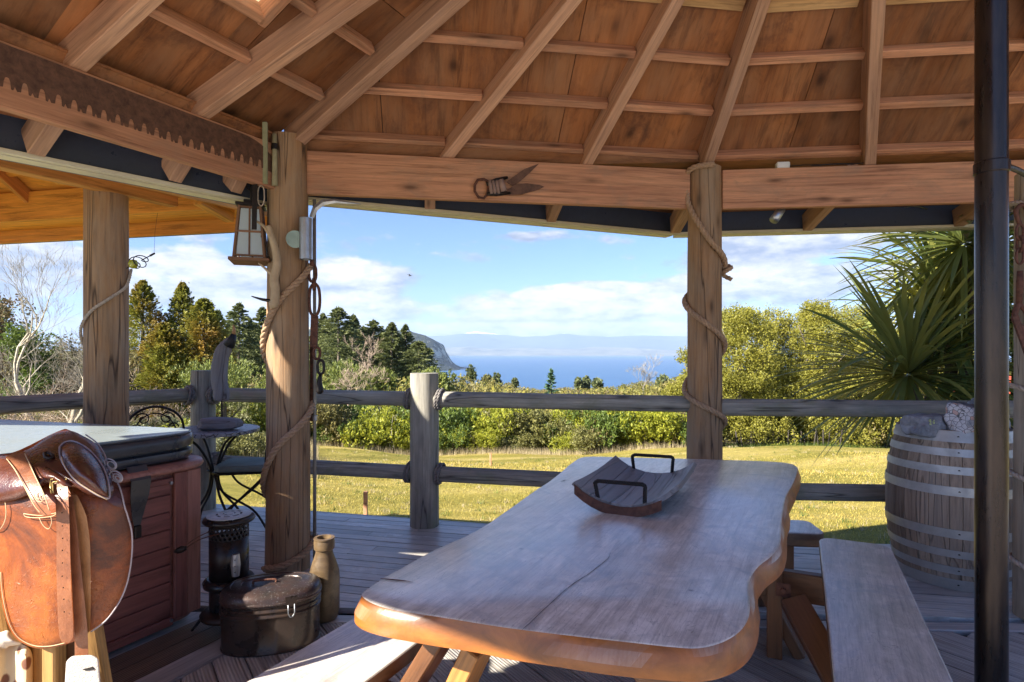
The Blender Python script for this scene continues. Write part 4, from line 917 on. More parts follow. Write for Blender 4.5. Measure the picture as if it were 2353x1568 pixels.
a_ = t0-Vector((.005, 0, .17)); wpart('jaw', join(tubevf(spline([a_, a_+Vector((-.02, 0, -.05)), a_+Vector((-.012, 0, -.10)), a_+Vector((.05, -.01, -.15)), t1+Vector((.02, 0, -.03))], 6), .014, 8), tubevf(spline([a_, a_+Vector((.04, 0, -.05)), a_+Vector((.045, -.01, -.12)), a_+Vector((.01, -.01, -.14))], 6), .012, 8)), M['rust'], too, True)
wpart('bar', boxvf((t1+t2)/2, .030, .012, (t1-t2).length*1.15, Matrix.Rotation(-math.atan2(t2.x-t1.x, t1.z-t2.z)*-1*-1, 3, 'Y')), M['rust'], too)

# ------------------------------------------------------------------ things on and beside the middle-left post
D_ = 3.62
lan = thing('hanging_lantern', U(576, 600, 3.66), 'wooden box lantern with frosted panes hanging beside the middle-left post', 'lantern')
lc = U(577, 600, 3.66); lw = wood('lantern_wood', (.30, .16, .09), (.16, .08, .045), grain=12, knots=False)
th = math.radians(18); RL = Rz(th); zt, zbm = zpx(478, 3.66), zpx(597, 3.66); wt, wb = .060, .088
def lp(sx, sy, t): w_ = wb+(wt-wb)*t; return Vector((lc.x, lc.y, zbm+(zt-zbm)*t))+RL @ Vector((sx*w_, sy*w_, 0))
for sx in (-1, 1):
    for sy in (-1, 1): beam('frame_post', lp(sx, sy, .0), lp(sx, sy, 1), .016, .016, lw, lan, bev=.002)
mm, nt, b = newmat('frosted_pane'); b.inputs['Base Color'].default_value = (.78, .85, .88, 1); b.inputs['Roughness'].default_value = .55; tr2 = nt.nodes.new('ShaderNodeBsdfTranslucent'); tr2.inputs[0].default_value = (.80, .88, .90, 1)
nn_ = tnoise(nt, texco(nt, (1, 1, 1)), 45, 4, .7); bump(nt, b, nn_, .5, .003); ms = nt.nodes.new('ShaderNodeMixShader'); ms.inputs[0].default_value = .6; nt.links.new(b.outputs[0], ms.inputs[1]); nt.links.new(tr2.outputs[0], ms.inputs[2]); nt.links.new(ms.outputs[0], nt.nodes['Material Output'].inputs[0])
for (sx, sy, ex, ey) in ((-1, -1, 1, -1), (1, -1, 1, 1), (1, 1, -1, 1), (-1, 1, -1, -1)):
    for i in range(2):
        for j in range(2):
            def q(s, t): a = lp(sx, sy, t); b_ = lp(ex, ey, t); return a.lerp(b_, s)
            s0, s1, t0_, t1_ = .08+.44*i, .48+.44*i, .06+.46*j, .48+.46*j
            nrm_ = (q(1, .5)-q(0, .5)).cross(z).normalized(); fix(wpart('pane', slabvf([q(s0, t0_), q(s1, t0_), q(s1, t1_), q(s0, t1_)], nrm_*.003), mm, lan))
    beam('glazing_bar', (lp(sx, sy, .05)+lp(ex, ey, .05))/2, (lp(sx, sy, .97)+lp(ex, ey, .97))/2, .010, .012, lw, lan, bev=.001)
    for t in (.04, .50, .97): beam('glazing_bar', lp(sx, sy, t), lp(ex, ey, t), .012, .012, lw, lan, bev=.001)
block('lantern_base', (lc.x, lc.y, zbm-.012), .235, .235, .022, lw, lan, rz=th); block('lantern_roof', (lc.x, lc.y, zt+.008), .165, .165, .018, M['iron'], lan, rz=th); block('lantern_roof', (lc.x, lc.y, zt+.03), .08, .08, .03, M['iron'], lan, rz=th)
beam('hanger', (lc.x, lc.y, zt+.16), (lc.x, lc.y, zt+.04), .012, .012, M['iron'], lan); wpart('hanger', ring_link((lc.x, lc.y, zt+.16), .03, .04, .004, Rz(.3)), M['iron'], lan, True)
hb = thing('black_hook', U(588, 430, 3.55), 'flat black iron strap hanging from the left beam in front of the lantern', 'strap')
beam('strap', U(586, 424, 3.52), U(584, 528, 3.50), .03, .006, M['iron'], hb, up=(0, 1, 0)); wpart('loop', ring_link(U(600, 450, 3.55), .02, .05, .004, Rz(0)), M['ropepale'], hb, True)
# driftwood branch
bone = plain('pale_driftwood', (.50, .38, .24), .7, c2=(.30, .21, .13), scale=10, bumps=.4)
br_ = thing('driftwood_branch', U(622, 690, 3.58), 'pale forked driftwood branch fixed to the left side of the big post', 'branch')
def L3(l, d): return [U(x, y, d+(k[0] if k else 0)) for x, y, *k in l]
wpart('stem', tubevf(spline(L3([(616, 520), (624, 545), (634, 580), (636, 612), (630, 640), (633, 668), (630, 696), (622, 700)], 3.56), 5), [.022]*0+[.018+.010*min(1, i/20) for i in range(36)], 10), bone, br_, True)
wpart('twig', tubevf(spline(L3([(622, 545), (606, 520), (582, 505)], 3.55), 5), [.014-.0009*i for i in range(11)], 8), bone, br_, True)
wpart('twig', tubevf(spline(L3([(627, 634), (610, 618), (594, 605)], 3.55), 5), [.012-.0008*i for i in range(11)], 8), bone, br_, True)
wpart('twig', tubevf(spline(L3([(625, 692), (605, 689), (590, 685), (578, 681)], 3.55), 5), [.012-.0006*i for i in range(16)], 8), M['iron'], br_, True)
# galvanised tube with a curved blade and a glass disc
gt = thing('metal_tube', U(703, 597, 3.6), 'short grey metal tube on the right face of the big post holding a curved blade', 'tube')
wpart('sleeve', lathevf([(.036, 0), (.040, .002), (.040, .258), (.036, .26), (.033, .26), (.033, 0)], 24, U(703, 597, 3.60), cap=False), M['galv'], gt); autosm(gt.children[0])
wpart('disc', tubevf([U(678, 550, 3.60), U(678, 550, 3.585)], .054, 24), plain('green_glass', (.12, .20, .19), .15, .2, spec=.8), gt)
bp_ = [U(x, y, 3.62) for x, y in ((716, 500), (724, 480), (742, 465), (770, 462), (800, 466), (829, 469))]; bwid = [.016, .019, .02, .014, .008, .002]
vs = []
for i, p in enumerate(bp_):
    t = (bp_[min(i+1, 5)]-bp_[max(i-1, 0)]).normalized(); s = Vector((-t.z, 0, t.x))*bwid[i]; vs += [p+s, p+Vector((0, .004, 0)), p-s, p-Vector((0, .004, 0))]
wpart('blade', (vs, [(4*i+a, 4*i+(a+1) % 4, 4*i+4+(a+1) % 4, 4*i+4+a) for i in range(5) for a in range(4)]), M['galv'], gt)
# rusty chain, strainer and black hook hanging on its right
chx = lambda y, x=724: U(x, y, 3.72)
ct = thing('rusty_chain', chx(605), 'rusty chain and turnbuckle with black links hanging down right of the big post', 'chain')
wpart('shackle', join(ring_link(chx(628, 718), .022, .045, .010, Rz(.3)), tubevf([chx(596, 716), chx(612, 717)], .014, 8)), M['rust'], ct, True)
wpart('turnbuckle', join(tubevf(spline([chx(650, 722), chx(664, 713), chx(690, 711), chx(716, 713), chx(730, 722)], 5), .010, 8), tubevf(spline([chx(650, 722), chx(662, 732), chx(690, 735), chx(716, 732), chx(730, 722)], 5), .010, 8), tubevf([chx(640, 721), chx(668, 722)], .012, 8)), M['rust'], ct, True)
wpart('flat_bar', boxvf(chx(762, 722), .045, .014, .20, Matrix.Rotation(.03, 3, 'Y')), M['rust'], ct)
wpart('link', ring_link(chx(812, 728), .020, .030, .009, Rz(.2)), M['rust'], ct, True)
wpart('link', ring_link(chx(844, 737), .020, .036, .009, Rz(.1)), M['iron'], ct, True)
wpart('link', tubevf(spline([chx(862, 736), chx(880, 734), chx(898, 735), chx(906, 736)], 4), [.010, .012, .014, .016, .018, .020, .022, .023, .024, .023, .018, .012, .006], 10), M['iron'], ct, True)
wpart('strap', boxvf(U(716, 870, 3.80), .022, .008, .56), M['rust'], ct)
dp = thing('thin_pipe', (PM.x+.155, PM.y+.07, 0), 'thin grey pipe running down the right side of the big post to the deck', 'pipe')
wpart('pipe', tubevf([(PM.x+.155, PM.y+.05, .0), (PM.x+.155, PM.y+.05, 1.15), (PM.x+.150, PM.y+.06, 2.4)], .011, 10), plain('grey_pipe', (.33, .31, .27), .5, .3), dp, True)
wpart('knot', join(ropevf(helix(Vector((PM.x+.155, PM.y+.05, 0)), .022, .10, .20, 0, 5*PI, 60), .010, .05, 5)), plain('white_cord', (.6, .58, .54), .9), dp, True)
wpart('clip', lathevf([(.018, .95), (.018, .98)], 10, (PM.x+.155, PM.y+.05, 0)), M['galv'], dp)
gb_ = block('post_strap', U(609, 352, 3.55), .03, .02, .38, plain('mossy_batten', (.33, .33, .20), .9, c2=(.2, .22, .1)), None); tag(gb_, 'narrow mossy batten between the saw beam and the big post', 'batten')

# ------------------------------------------------------------------ saw, shears, box, spotlight on the beams
e0 = E[0]; e1 = E[1]; bd_ = (e1-e0).normalized(); inn = Vector((bd_.y, -bd_.x, 0)); fz = ZB-.14
saw = thing('crosscut_saw', e1-bd_*.9, 'long rusty two-man crosscut saw fixed along the left beam, teeth downward', 'saw')
def sp_(u, h, off=0): p = e1-bd_*u; return Vector((p.x, p.y, ZB+h))+inn*(.0256+off)
pitch = .062; u = .20; low = -.195; bot = []
while u < 2.35:
    dep = min(1, (u-.14)/.5)
    yb = low+.02*(1-dep)+.012*math.sin((u-.2)/2.2*PI)*0
    bot += [(u, yb), (u+.008, yb+.018), (u+.014, yb), (u+.021, yb+.002), (u+.023, yb+.030), (u+.028, yb+.045), (u+.035, yb+.048), (u+.042, yb+.043), (u+.046, yb+.028), (u+.049, yb+.002)]
    u += pitch
top = [(2.35, -.012), (1.6, -.012), (.9, -.012), (.4, -.014), (.22, -.018), (.14, -.04), (.12, -.16), (.16, -.185)]
poly = bot+top
def ytop(u): return -.012 if u > .4 else -.012-.10*max(0, (.4-u)/.28)**3
bot = [(.12, -.15), (.15, low+.01)]+bot; n = len(bot)
vs = [sp_(u_, h_, o_) for u_, h_ in bot for (h_, o_) in ((h_, 0), (h_, .0025), (ytop(u_), 0), (ytop(u_), .0025))]
fs = [q for i in range(n-1) for q in ((4*i+1, 4*i+5, 4*i+7, 4*i+3), (4*i, 4*i+2, 4*i+6, 4*i+4), (4*i, 4*i+4, 4*i+5, 4*i+1), (4*i+2, 4*i+3, 4*i+7, 4*i+6))]+[(0, 1, 3, 2), (4*n-4, 4*n-2, 4*n-1, 4*n-3)]
fix(wpart('blade', (vs, fs), M['saw'], saw))
hd = e1-bd_*.145+inn*.05
wpart('handle', tubevf([Vector((hd.x, hd.y, ZB+.05)), Vector((hd.x, hd.y, ZB-.27))], [.014, .018], 12), plain('mossy_handle', (.36, .33, .20), .8, c2=(.16, .14, .08)), saw, True)
wpart('ferrule', lathevf([(.021, -.045), (.021, -.01)], 12, (hd.x, hd.y, ZB)), M['iron'], saw)
mo = thing('sheep_shears', U(1165, 420, 3.84), 'old dark iron hand shears mounted on the middle beam, blades open to the right', 'shears')
fb1 = (E[2]-E[1]).normalized(); fin = Vector((fb1.y, -fb1.x, 0)); bo = E[1]+fin*.027
def bq(px, py, off=.0): return onplane(px, py, bo+fin*off, fin)
def blade2(pts, off): 
    vs = [bq(x, y, off) for x, y in pts]; return slabvf(vs, fin*.005)
bl = wpart('blade', blade2([(1163, 419), (1178, 408), (1205, 389), (1238, 377), (1218, 397), (1192, 420), (1178, 428)], .012), M['saw'], mo); fix(bl)
bl = wpart('blade', blade2([(1155, 441), (1172, 433), (1185, 424), (1210, 422), (1240, 426), (1250, 430), (1232, 438), (1200, 447), (1170, 449)], .018), M['saw'], mo); fix(bl)
wpart('bow', join(tubevf([bq(x, y, .025) for x, y in ((1122, 418), (1112, 412), (1098, 414), (1091, 425), (1091, 440), (1100, 454), (1112, 456), (1120, 446), (1122, 432), (1122, 418))], .009, 8, closed=False)), M['rust'], mo, True)
wpart('handle', join(tubevf([bq(1118, 424, .03), bq(1140, 415, .035), bq(1166, 408, .02)], [.012, .016, .010], 8), tubevf([bq(1118, 446, .03), bq(1140, 446, .035), bq(1172, 444, .02)], [.012, .016, .010], 8)), M['iron'], mo, True)
wpart('wrap', join(*[tubevf([bq(x-3, 416, .04), bq(x+2, 446, .04)], .012, 8) for x in (1128, 1136, 1144)], tubevf([bq(1150, 414, .035), bq(1158, 440, .035)], .022, 8)), plain('faded_wrap', (.33, .22, .18), .9), mo, True)
fb2 = (E[3]-E[2]).normalized(); fin2 = Vector((fb2.y, -fb2.x, 0))
c = onplane(1798, 385, E[2]+fin2*.0, fin2); wbx = block('junction_box', Vector((c.x, c.y, ZB+.022)), .09, .05, .045, plain('white_plastic', (.75, .73, .68), .4, amt=.1), None, rz=math.atan2(fb2.y, fb2.x), bev=.006); tag(wbx, 'small white plastic box sitting on top of the right-hand beam', 'box')
cb = [onplane(x, y, E[2]+fin2*.03, fin2) for x, y in ((1815, 388), (1850, 389), (1880, 386), (1920, 384), (1960, 383), (1985, 380))]
cbo = topt('cable', tubevf(spline([Vector((p.x, p.y, ZB+.008+.004*(i % 2))) for i, p in enumerate(cb)], 5), [.003]*8+[.006]*13+[.003]*5, 6), M['iron'], 'thin dark cable lying along the top of the right-hand beam', 'cable')
c = U(1795, 482, 4.18); d = Vector((-.10, -.06, -.12)).normalized()
spn = thing('spotlight', c, 'small silver tube spotlight under the right-hand beam', 'spotlight')
wpart('lamp_body', tubevf([c, c+d*.04, c+d*.12], [.030, .031, .033], 20), M['galv'], spn, True); wpart('lamp_cap', tubevf([c-d*.012, c+d*.001], [.024, .03], 20), M['galv'], spn); wpart('bracket', tubevf([c-d*.01, c+Vector((.03, .01, .04))], .008, 8), M['galv'], spn)
# bead and wire spiral hanging near the far-left post
sc_ = thing('wire_spiral', U(320, 600, 3.85), 'black wire spiral with a yellow-green glass bead hanging beside the far-left post', 'ornament')
ax0, ax1 = U(300, 612, 3.85), U(345, 588, 3.85); dv = (ax1-ax0); dn = dv.normalized(); pr = dn.cross(Vector((0, 1, 0))).normalized(); sp2 = []
for i in range(70):
    t = i/69; a = t*2*PI*3.3; rr = .045*math.sin(PI*min(1, t*1.15+.05))**.6 if t < .95 else .004; sp2.append(ax0+dv*(.12+t*.72)+(pr*math.cos(a)+Vector((0, 1, 0))*math.sin(a))*rr+dn*.02*math.sin(a))
wpart('wire', join(tubevf(sp2, .0032, 6), tubevf([ax0+dn*-.03, ax0+dn*.02], .003, 6), tubevf([sp2[-1], ax1, ax1+dn*.035], [.003, .007, .006], 6)), M['iron'], sc_, True)
wpart('thread', tubevf([ax1+dn*.03, U(356, 535, 3.85), U(362, 490, 3.87)], .0009, 4), M['iron'], sc_)
wpart('bead', lathevf([(.004, -.03), (.022, -.024), (.030, 0), (.022, .024), (.004, .03)], 14, U(306, 607, 3.83)), plain('yellow_green_glass', (.42, .42, .03), .15, spec=.8), sc_, True)
# ------------------------------------------------------------------ spa pool
M['spared'] = wood('red_brown_cladding', (.255, .095, .075), (.18, .062, .052), grain=3, knots=False, bumps=.1, rough=.45, spec=.4, vary=.1)
M['spatrim'] = wood('brown_spa_trim', (.36, .165, .125), (.26, .11, .085), grain=3, knots=False, bumps=.08, rough=.4, spec=.45, vary=.1)
M['vinyl'] = plain('black_vinyl', (.035, .037, .045), .30, c2=(.055, .058, .065), scale=6, amt=.4, bumps=.25, spec=.7, bd=.01)
M['vinyltop'] = plain('pale_green_vinyl_top', (.25, .29, .30), .30, c2=(.20, .24, .255), scale=4, amt=.4, bumps=.15, spec=.6, bd=.02)
SF = Vector((-1.60, 3.08, 0)); d1 = Vector((-.44, -.90, 0)).normalized(); d2 = Vector((-.955, .295, 0)).normalized(); on = Vector((-d1.y, d1.x, 0))  # outward of the front face
if on.dot(d2) > 0: on = -on
spa = thing('spa_pool', SF+d1*1.0+d2*1.0, 'square spa pool in red-brown cladding under a black and pale green vinyl cover', 'spa pool')
def spoly(inset, rad, n=8, LN=2.15):
    c0, c1, c2_, c3 = SF, SF+d2*LN, SF+d1*LN+d2*LN, SF+d1*LN; cs = [c0, c1, c2_, c3]; out_ = []
    ctr = sum(cs, Vector())/4
    for i, c in enumerate(cs):
        a = (cs[i-1]-c).normalized(); b_ = (cs[(i+1) % 4]-c).normalized(); half = a.angle(b_)/2; bis = (a+b_).normalized()
        cc_ = c+bis*((rad+inset)/math.sin(half)); na = -(b_-a*b_.dot(a)).normalized(); nb = -(a-b_*a.dot(b_)).normalized()
        ang = na.angle(nb)
        for k in range(n+1):
            t = k/n; v = (na*math.sin((1-t)*ang)+nb*math.sin(t*ang))/math.sin(ang); out_.append(cc_+v*rad)
    return out_
def ringsolid(name, layers, mat, parent, cap=True, sm=30):
    V, Fs = [], []; n = len(layers[0][0])
    for pl, zz in layers: V += [Vector((p.x, p.y, zz)) for p in pl]
    for i in range(len(layers)-1): Fs += [(i*n+j, i*n+(j+1) % n, (i+1)*n+(j+1) % n, (i+1)*n+j) for j in range(n)]
    if cap: Fs += [tuple(range(n)), tuple((len(layers)-1)*n+j for j in range(n))]
    o = wpart(name, (V, Fs), mat, parent); autosm(o, sm); return o
ringsolid('cabinet', [(spoly(.03, .10), .03), (spoly(.03, .10), .80)], M['spatrim'], spa)
ringsolid('lip', [(spoly(.02, .16), .795), (spoly(-.035, .19), .80), (spoly(-.045, .20), .815), (spoly(-.035, .19), .835), (spoly(.02, .16), .842)], M['spatrim'], spa, sm=60)
ringsolid('cover_side', [(spoly(.05, .16), .845), (spoly(.012, .16), .852), (spoly(.0, .17), .875), (spoly(.004, .17), .893), (spoly(.03, .15), .902), (spoly(.03, .15), .906), (spoly(.0, .17), .914), (spoly(-.006, .18), .945), (spoly(.0, .17), .968), (spoly(.012, .16), .978)], M['vinyl'], spa, sm=50)
LN = 2.15
for k in range(2):        # two folding halves
    a, b_ = (0, .497) if k == 0 else (.503, 1)
    pl = spoly(.014, .16, 6); ctr = SF+d1*LN*.5; pl2 = [(p.x, p.y) for p in pl]
    pp = ctr+d1*(-.004 if k == 0 else .004); nn2 = (-d1.x, -d1.y) if k == 0 else (d1.x, d1.y)
    # clip along the fold, which runs parallel to the back edge
    nf = Vector((-d2.y, d2.x)); nf = nf if nf.dot(Vector((d1.x, d1.y))) < 0 else -nf; nf = nf if k == 0 else -nf
    pc2 = clip(pl2, (pp.x, pp.y), (nf.x, nf.y))
    V = []; 
    for (x, y) in pc2: V.append(Vector((x, y, .978)))
    for (x, y) in pc2:
        dist = abs((Vector((x, y))-Vector((ctr.x, ctr.y))).dot(nf)); V.append(Vector((x, y, .984+.016*(1-min(1, dist/1.0)))))
    n = len(pc2); o = wpart('cover_top', (V, [tuple(range(n-1, -1, -1)), tuple(range(n, 2*n))]+[(i, (i+1) % n, n+(i+1) % n, n+i) for i in range(n)]), M['vinyltop'] if True else None, spa); fix(o)
seam = tubevf([Vector((p.x, p.y, .979)) for p in spoly(.008, .165)], .004, 6, closed=True); wpart('piping', seam, M['vinyl'], spa, True)
def spf(t, zz, off=0): p = SF+d1*t+on*off; return Vector((p.x, p.y, zz))
# front panel of horizontal cladding boards between trims
for k in range(8):
    z0, z1 = .075+k*.0875, .075+(k+1)*.0875-.004; beam('cladding_board', spf(.215, (z0+z1)/2, -.024), spf(2.0, (z0+z1)/2, -.024), .014, z1-z0, M['spared'], spa, bev=.003)
for zz, h in ((.755, .028), (.052, .040)): beam('trim', spf(.212, zz, -.012), spf(2.05, zz, -.012), .022, h, M['spared'], spa, bev=.003)
beam('trim', spf(.24, .40, -.014), spf(.24, .40, -.014)+Vector((0, 0, .001)), .001, .001, M['spatrim'], spa) if False else None
for t, w_, mt, of in ((.172, .066, 'spared', -.010), (.098, .074, 'spatrim', -.014)):
    beam('corner_board', spf(t, .055, of), spf(t, .79, of), .02, w_, M[mt], spa, up=tuple(d1), bev=.003)
for zz in (.745, .06): 
    c = spf(.225, zz, .0); wpart('screw', tubevf([c-on*.004, c+on*.006], .008, 8), M['galv'], spa)
ringsolid('plinth', [(spoly(.10, .08), .0), (spoly(.10, .08), .04)], plain('dark_plinth', (.02, .018, .018), .9), spa)
# cover strap and buckle
stp = [spf(.40, .862, .012), spf(.40, .80, .050), spf(.398, .72, .035), spf(.395, .62, .012), spf(.393, .58, .008)]; ws = [.045, .046, .042, .024, .014]; vs = []
for p, w_ in zip(stp, ws): vs += [p+d1*w_, p-d1*w_, p-d1*w_-on*.006, p+d1*w_-on*.006]
o = wpart('strap', (vs, [(4*i+a, 4*i+(a+1) % 4, 4*i+4+(a+1) % 4, 4*i+4+a) for i in range(4) for a in range(4)]+[(0, 1, 2, 3)]), M['vinyl'], spa); fix(o)
block('buckle', spf(.393, .55, .008), .03, .018, .06, M['iron'], spa, rz=math.atan2(d1.y, d1.x), bev=.004)

# ------------------------------------------------------------------ paraffin heater
hc = Vector((-1.445, 2.95, 0)); ht = thing('paraffin_heater', hc, 'old black round paraffin heater with a pierced silver lid, beside the spa corner', 'heater')
hb_ = plain('black_enamel', (.018, .017, .018), .3, .3, (.04, .022, .018), 14, .5, .15)
wpart('foot_ring', lathevf([(.10, .055), (.132, .06), (.135, .075), (.12, .09), (.09, .10)], 36, hc), plain('rusty_black_iron', (.05, .026, .018), .5, .4, (.02, .016, .015)), ht, True)
wpart('tank', lathevf([(.085, .095), (.092, .10), (.092, .20), (.098, .205)], 36, hc), hb_, ht); autosm(ht.children[-1])
wpart('flange', lathevf([(.10, .205), (.118, .215), (.122, .235), (.112, .25), (.10, .255)], 36, hc), hb_, ht, True)
# pierced chimney: body wall with real holes near the top
def pierced(r, z0, z1, za, zb_, rows, cols):
    bm = bmesh.new()
    def gridwall(a, b_):
        return lathevf([(r, a), (r, b_)], 48, (0, 0, 0), cap=False)
    vs, fs = [], []
    v, f = gridwall(z0, za); vs += v; fs += f
    v, f = gridwall(zb_, z1); o_ = len(vs); vs += v; fs += [tuple(i+o_ for i in q) for q in f]
    dh = (zb_-za)/rows
    for i in range(rows):
        for j in range(cols):
            a0 = 2*PI*(j+(.5 if i % 2 else 0))/cols; da = 2*PI/cols; hz0 = za+i*dh
            frame = [(a0, hz0), (a0+da/2, hz0), (a0+da, hz0), (a0+da, hz0+dh/2), (a0+da, hz0+dh), (a0+da/2, hz0+dh), (a0, hz0+dh), (a0, hz0+dh/2)]; cx, cz = a0+da/2, hz0+dh/2; rr = .34
            angs = [-3*PI/4, -PI/2, -PI/4, 0, PI/4, PI/2, 3*PI/4, PI]
            inner = [(cx+da*rr*math.cos(t), cz+dh*rr*math.sin(t)) for t in angs]; o_ = len(vs)
            for a, h in frame+inner: vs.append(Vector((r*math.cos(a), r*math.sin(a), h)))
            for k in range(8): fs.append((o_+k, o_+(k+1) % 8, o_+8+(k+1) % 8, o_+8+k))
    return [Vector(v)+hc for v in vs], fs
o = wpart('chimney', pierced(.093, .25, .535, .455, .520, 3, 26), hb_, ht); o.modifiers.new('solid', 'SOLIDIFY').thickness = .002; autosm(o)
wpart('lid', lathevf([(.09, .532), (.118, .535), (.124, .545), (.118, .556), (.10, .562)], 40, hc, cap=False), hb_, ht, True)
# lid disc with slots
vs, fs = [], []; ncol = 16
rr_ = [.0, .022, .030, .052, .062, .086, .104]
lidm = plain('worn_silver_lid', (.48, .48, .47), .45, .5, (.3, .3, .3))
segs = []
for j in range(48):
    a0, a1 = 2*PI*j/48, 2*PI*(j+1)/48
    for k in range(len(rr_)-1):
        hole = (k == 1 and (j % 8) < 5) or (k == 3 and (j % 6) < 4) or (k == 5 and False)
        if hole: continue
        o_ = len(vs); zz = .562+.006*(1-(rr_[k]/.104)**2)
        for a, r_ in ((a0, rr_[k]), (a1, rr_[k]), (a1, rr_[k+1]), (a0, rr_[k+1])): vs.append(hc+Vector((r_*math.cos(a), r_*math.sin(a), .564+.008*(1-(r_/.104)**2))))
        fs.append((o_, o_+1, o_+2, o_+3))
o = wpart('lid_grille', (vs, fs), lidm, ht); o.modifiers.new('solid', 'SOLIDIFY').thickness = .0025
for a in (math.radians(200), math.radians(320), math.radians(80)):
    p = hc+Vector((.11*math.cos(a), .11*math.sin(a), .075)); q_ = hc+Vector((.17*math.cos(a), .17*math.sin(a), 0)); wpart('leg', tubevf([p, q_], [.010, .006], 8), hb_, ht)
wpart('bail_handle', join(tubevf(spline([hc+Vector((.0, -.10, .50)), hc+Vector((-.10, -.10, .47)), hc+Vector((-.17, -.10, .425))], 6), .0028, 6), tubevf(spline([hc+Vector((-.06, -.08, .505)), hc+Vector((-.12, -.09, .475)), hc+Vector((-.175, -.10, .435))], 6), .0028, 6)), M['rust'], ht, True)
wpart('grip', tubevf([hc+Vector((-.165, -.10, .43)), hc+Vector((-.185, -.10, .424)), hc+Vector((-.205, -.10, .416)), hc+Vector((-.222, -.10, .412))], [.010, .017, .015, .006], 10), M['iron'], ht, True)
c = hc+Vector((.066, -.068, .335)); wpart('name_plate', tubevf([c-Vector((.0, 0, .055)), c, c+Vector((0, 0, .055))], [.018, .024, .018], 10), plain('pale_metal_plate', (.45, .45, .45), .4, .6), ht)
for h in (-.03, .0, .03): wpart('rivet', lathevf([(.003, 0), (.003, .004)], 6, c+Vector((.008, -.024, h))), M['iron'], ht)

# ------------------------------------------------------------------ oval tin trunk
tc_ = Vector((-1.165, 2.80, 0)); tin = thing('tin_trunk', tc_, 'black oval lidded tin with a rusty lid on the deck in front of the heater', 'tin')
tm = plain('japanned_tin', (.032, .026, .025), .28, .4, (.085, .05, .035), 10, .7, .12); m, nt, b = newmat('speckled_lid'); v = texco(nt); n1 = tnoise(nt, v, 9, 6, .7); n2 = tnoise(nt, v, 120, 3, .7)
col = ramp(nt, n1, [(.35, (.035, .03, .03)), (.65, (.075, .045, .04))]); col = mixn(nt, ramp(nt, n2, [(.58, (0, 0, 0)), (.66, (1, 1, 1))]), col, (.16, .15, .15)); nt.links.new(col, b.inputs['Base Color']); b.inputs['Metallic'].default_value = .35; b.inputs['Roughness'].default_value = .33; bump(nt, b, n2, .3, .002)
ra, rb_, rot = .222, .150, math.radians(14)
def oval(prof, nm, mat, cap=True, parent=None):
    V, Fs = [], []; n = 64; R = Rz(rot)
    for ins, h in prof:
        for k in range(n):
            a = 2*PI*k/n; e = 2/2.35; cx, cy = math.cos(a), math.sin(a); x = (ra-ins)*math.copysign(abs(cx)**e, cx); y = (rb_-ins)*math.copysign(abs(cy)**e, cy); V.append(tc_+R @ Vector((x, y, 0))+z*h)
    for i in range(len(prof)-1): Fs += [(i*n+k, i*n+(k+1) % n, (i+1)*n+(k+1) % n, (i+1)*n+k) for k in range(n)]
    if cap: Fs += [tuple(range(n-1, -1, -1)), tuple((len(prof)-1)*n+k for k in range(n))]
    o = wpart(nm, (V, Fs), mat, parent or tin); autosm(o, 45); return o
oval([(.0, .0), (-.003, .003), (-.003, .009), (.0, .012), (.0, .165), (-.006, .171), (-.006, .177), (.0, .183), (.0, .190), (-.006, .196), (-.006, .202), (.0, .208), (.0, .214), (-.005, .219), (-.005, .223), (.0, .228)], 'body', tm)
oval([(-.008, .226), (-.010, .230), (-.010, .236), (-.006, .240), (-.006, .252), (.002, .268), (.018, .280), (.030, .283), (.038, .2845), (.042, .2815), (.060, .285), (.085, .287), (.088, .283), (.110, .2835)], 'lid', m)
hp = tc_+Rz(rot) @ Vector((-.03, -.01, .284)); ex = Rz(rot) @ Vector((1, 0, 0))
wpart('lid_handle', tubevf(spline([hp-ex*.05, hp-ex*.045+z*.014, hp+ex*.045+z*.014, hp+ex*.05], 5), .005, 8), M['rust'], tin, True)
hs = tc_+Rz(rot) @ Vector((.105, -.143, .235)); nf_ = Rz(rot) @ Vector((.25, -.97, 0)).normalized(); tx = Vector((-nf_.y, nf_.x, 0))
hp_ = wpart('hasp', slabvf([hs+nf_*.012-tx*.028+z*.032, hs+nf_*.012+tx*.028+z*.032, hs+nf_*.016+tx*.022-z*.012, hs+nf_*.016-tx*.022-z*.012], nf_*.003), tm, tin); fix(hp_)
wpart('clasp', tubevf([hs+nf_*.018+v for v in (-tx*.014-z*.005, -tx*.014-z*.045, -tx*.006-z*.062, tx*.006-z*.062, tx*.014-z*.045, tx*.014-z*.005)], .0028, 6), M['galv'], tin, True)

# ------------------------------------------------------------------ carved bottle
bc_ = Vector((-.985, 3.03, 0)); bt = thing('wooden_bottle', bc_, 'tall carved wooden milk bottle standing on the deck beside the big post', 'bottle')
bwm = wood('bottle_wood', (.16, .105, .05), (.085, .055, .03), grain=4, knots=False, rough=.4, bumps=.2, spec=.5); prof = [(.060, .0), (.070, .012), (.074, .05), (.075, .20), (.072, .25), (.060, .30), (.047, .335), (.043, .355), (.043, .362), (.052, .368), (.053, .405), (.050, .41), (.050, .416), (.054, .419), (.053, .425), (.037, .426), (.034, .41), (.033, .36)]
V, Fs = [], []; n = 48
for r_, h in prof:
    for k in range(n):
        a = 2*PI*k/n; sq = 1+.06*math.cos(a*4)*(h < .28)*min(1, h/.05); V.append(bc_+Vector((r_*sq*math.cos(a+.5), r_*sq*math.sin(a+.5), h)))
for i in range(len(prof)-1): Fs += [(i*n+k, i*n+(k+1) % n, (i+1)*n+(k+1) % n, (i+1)*n+k) for k in range(n)]
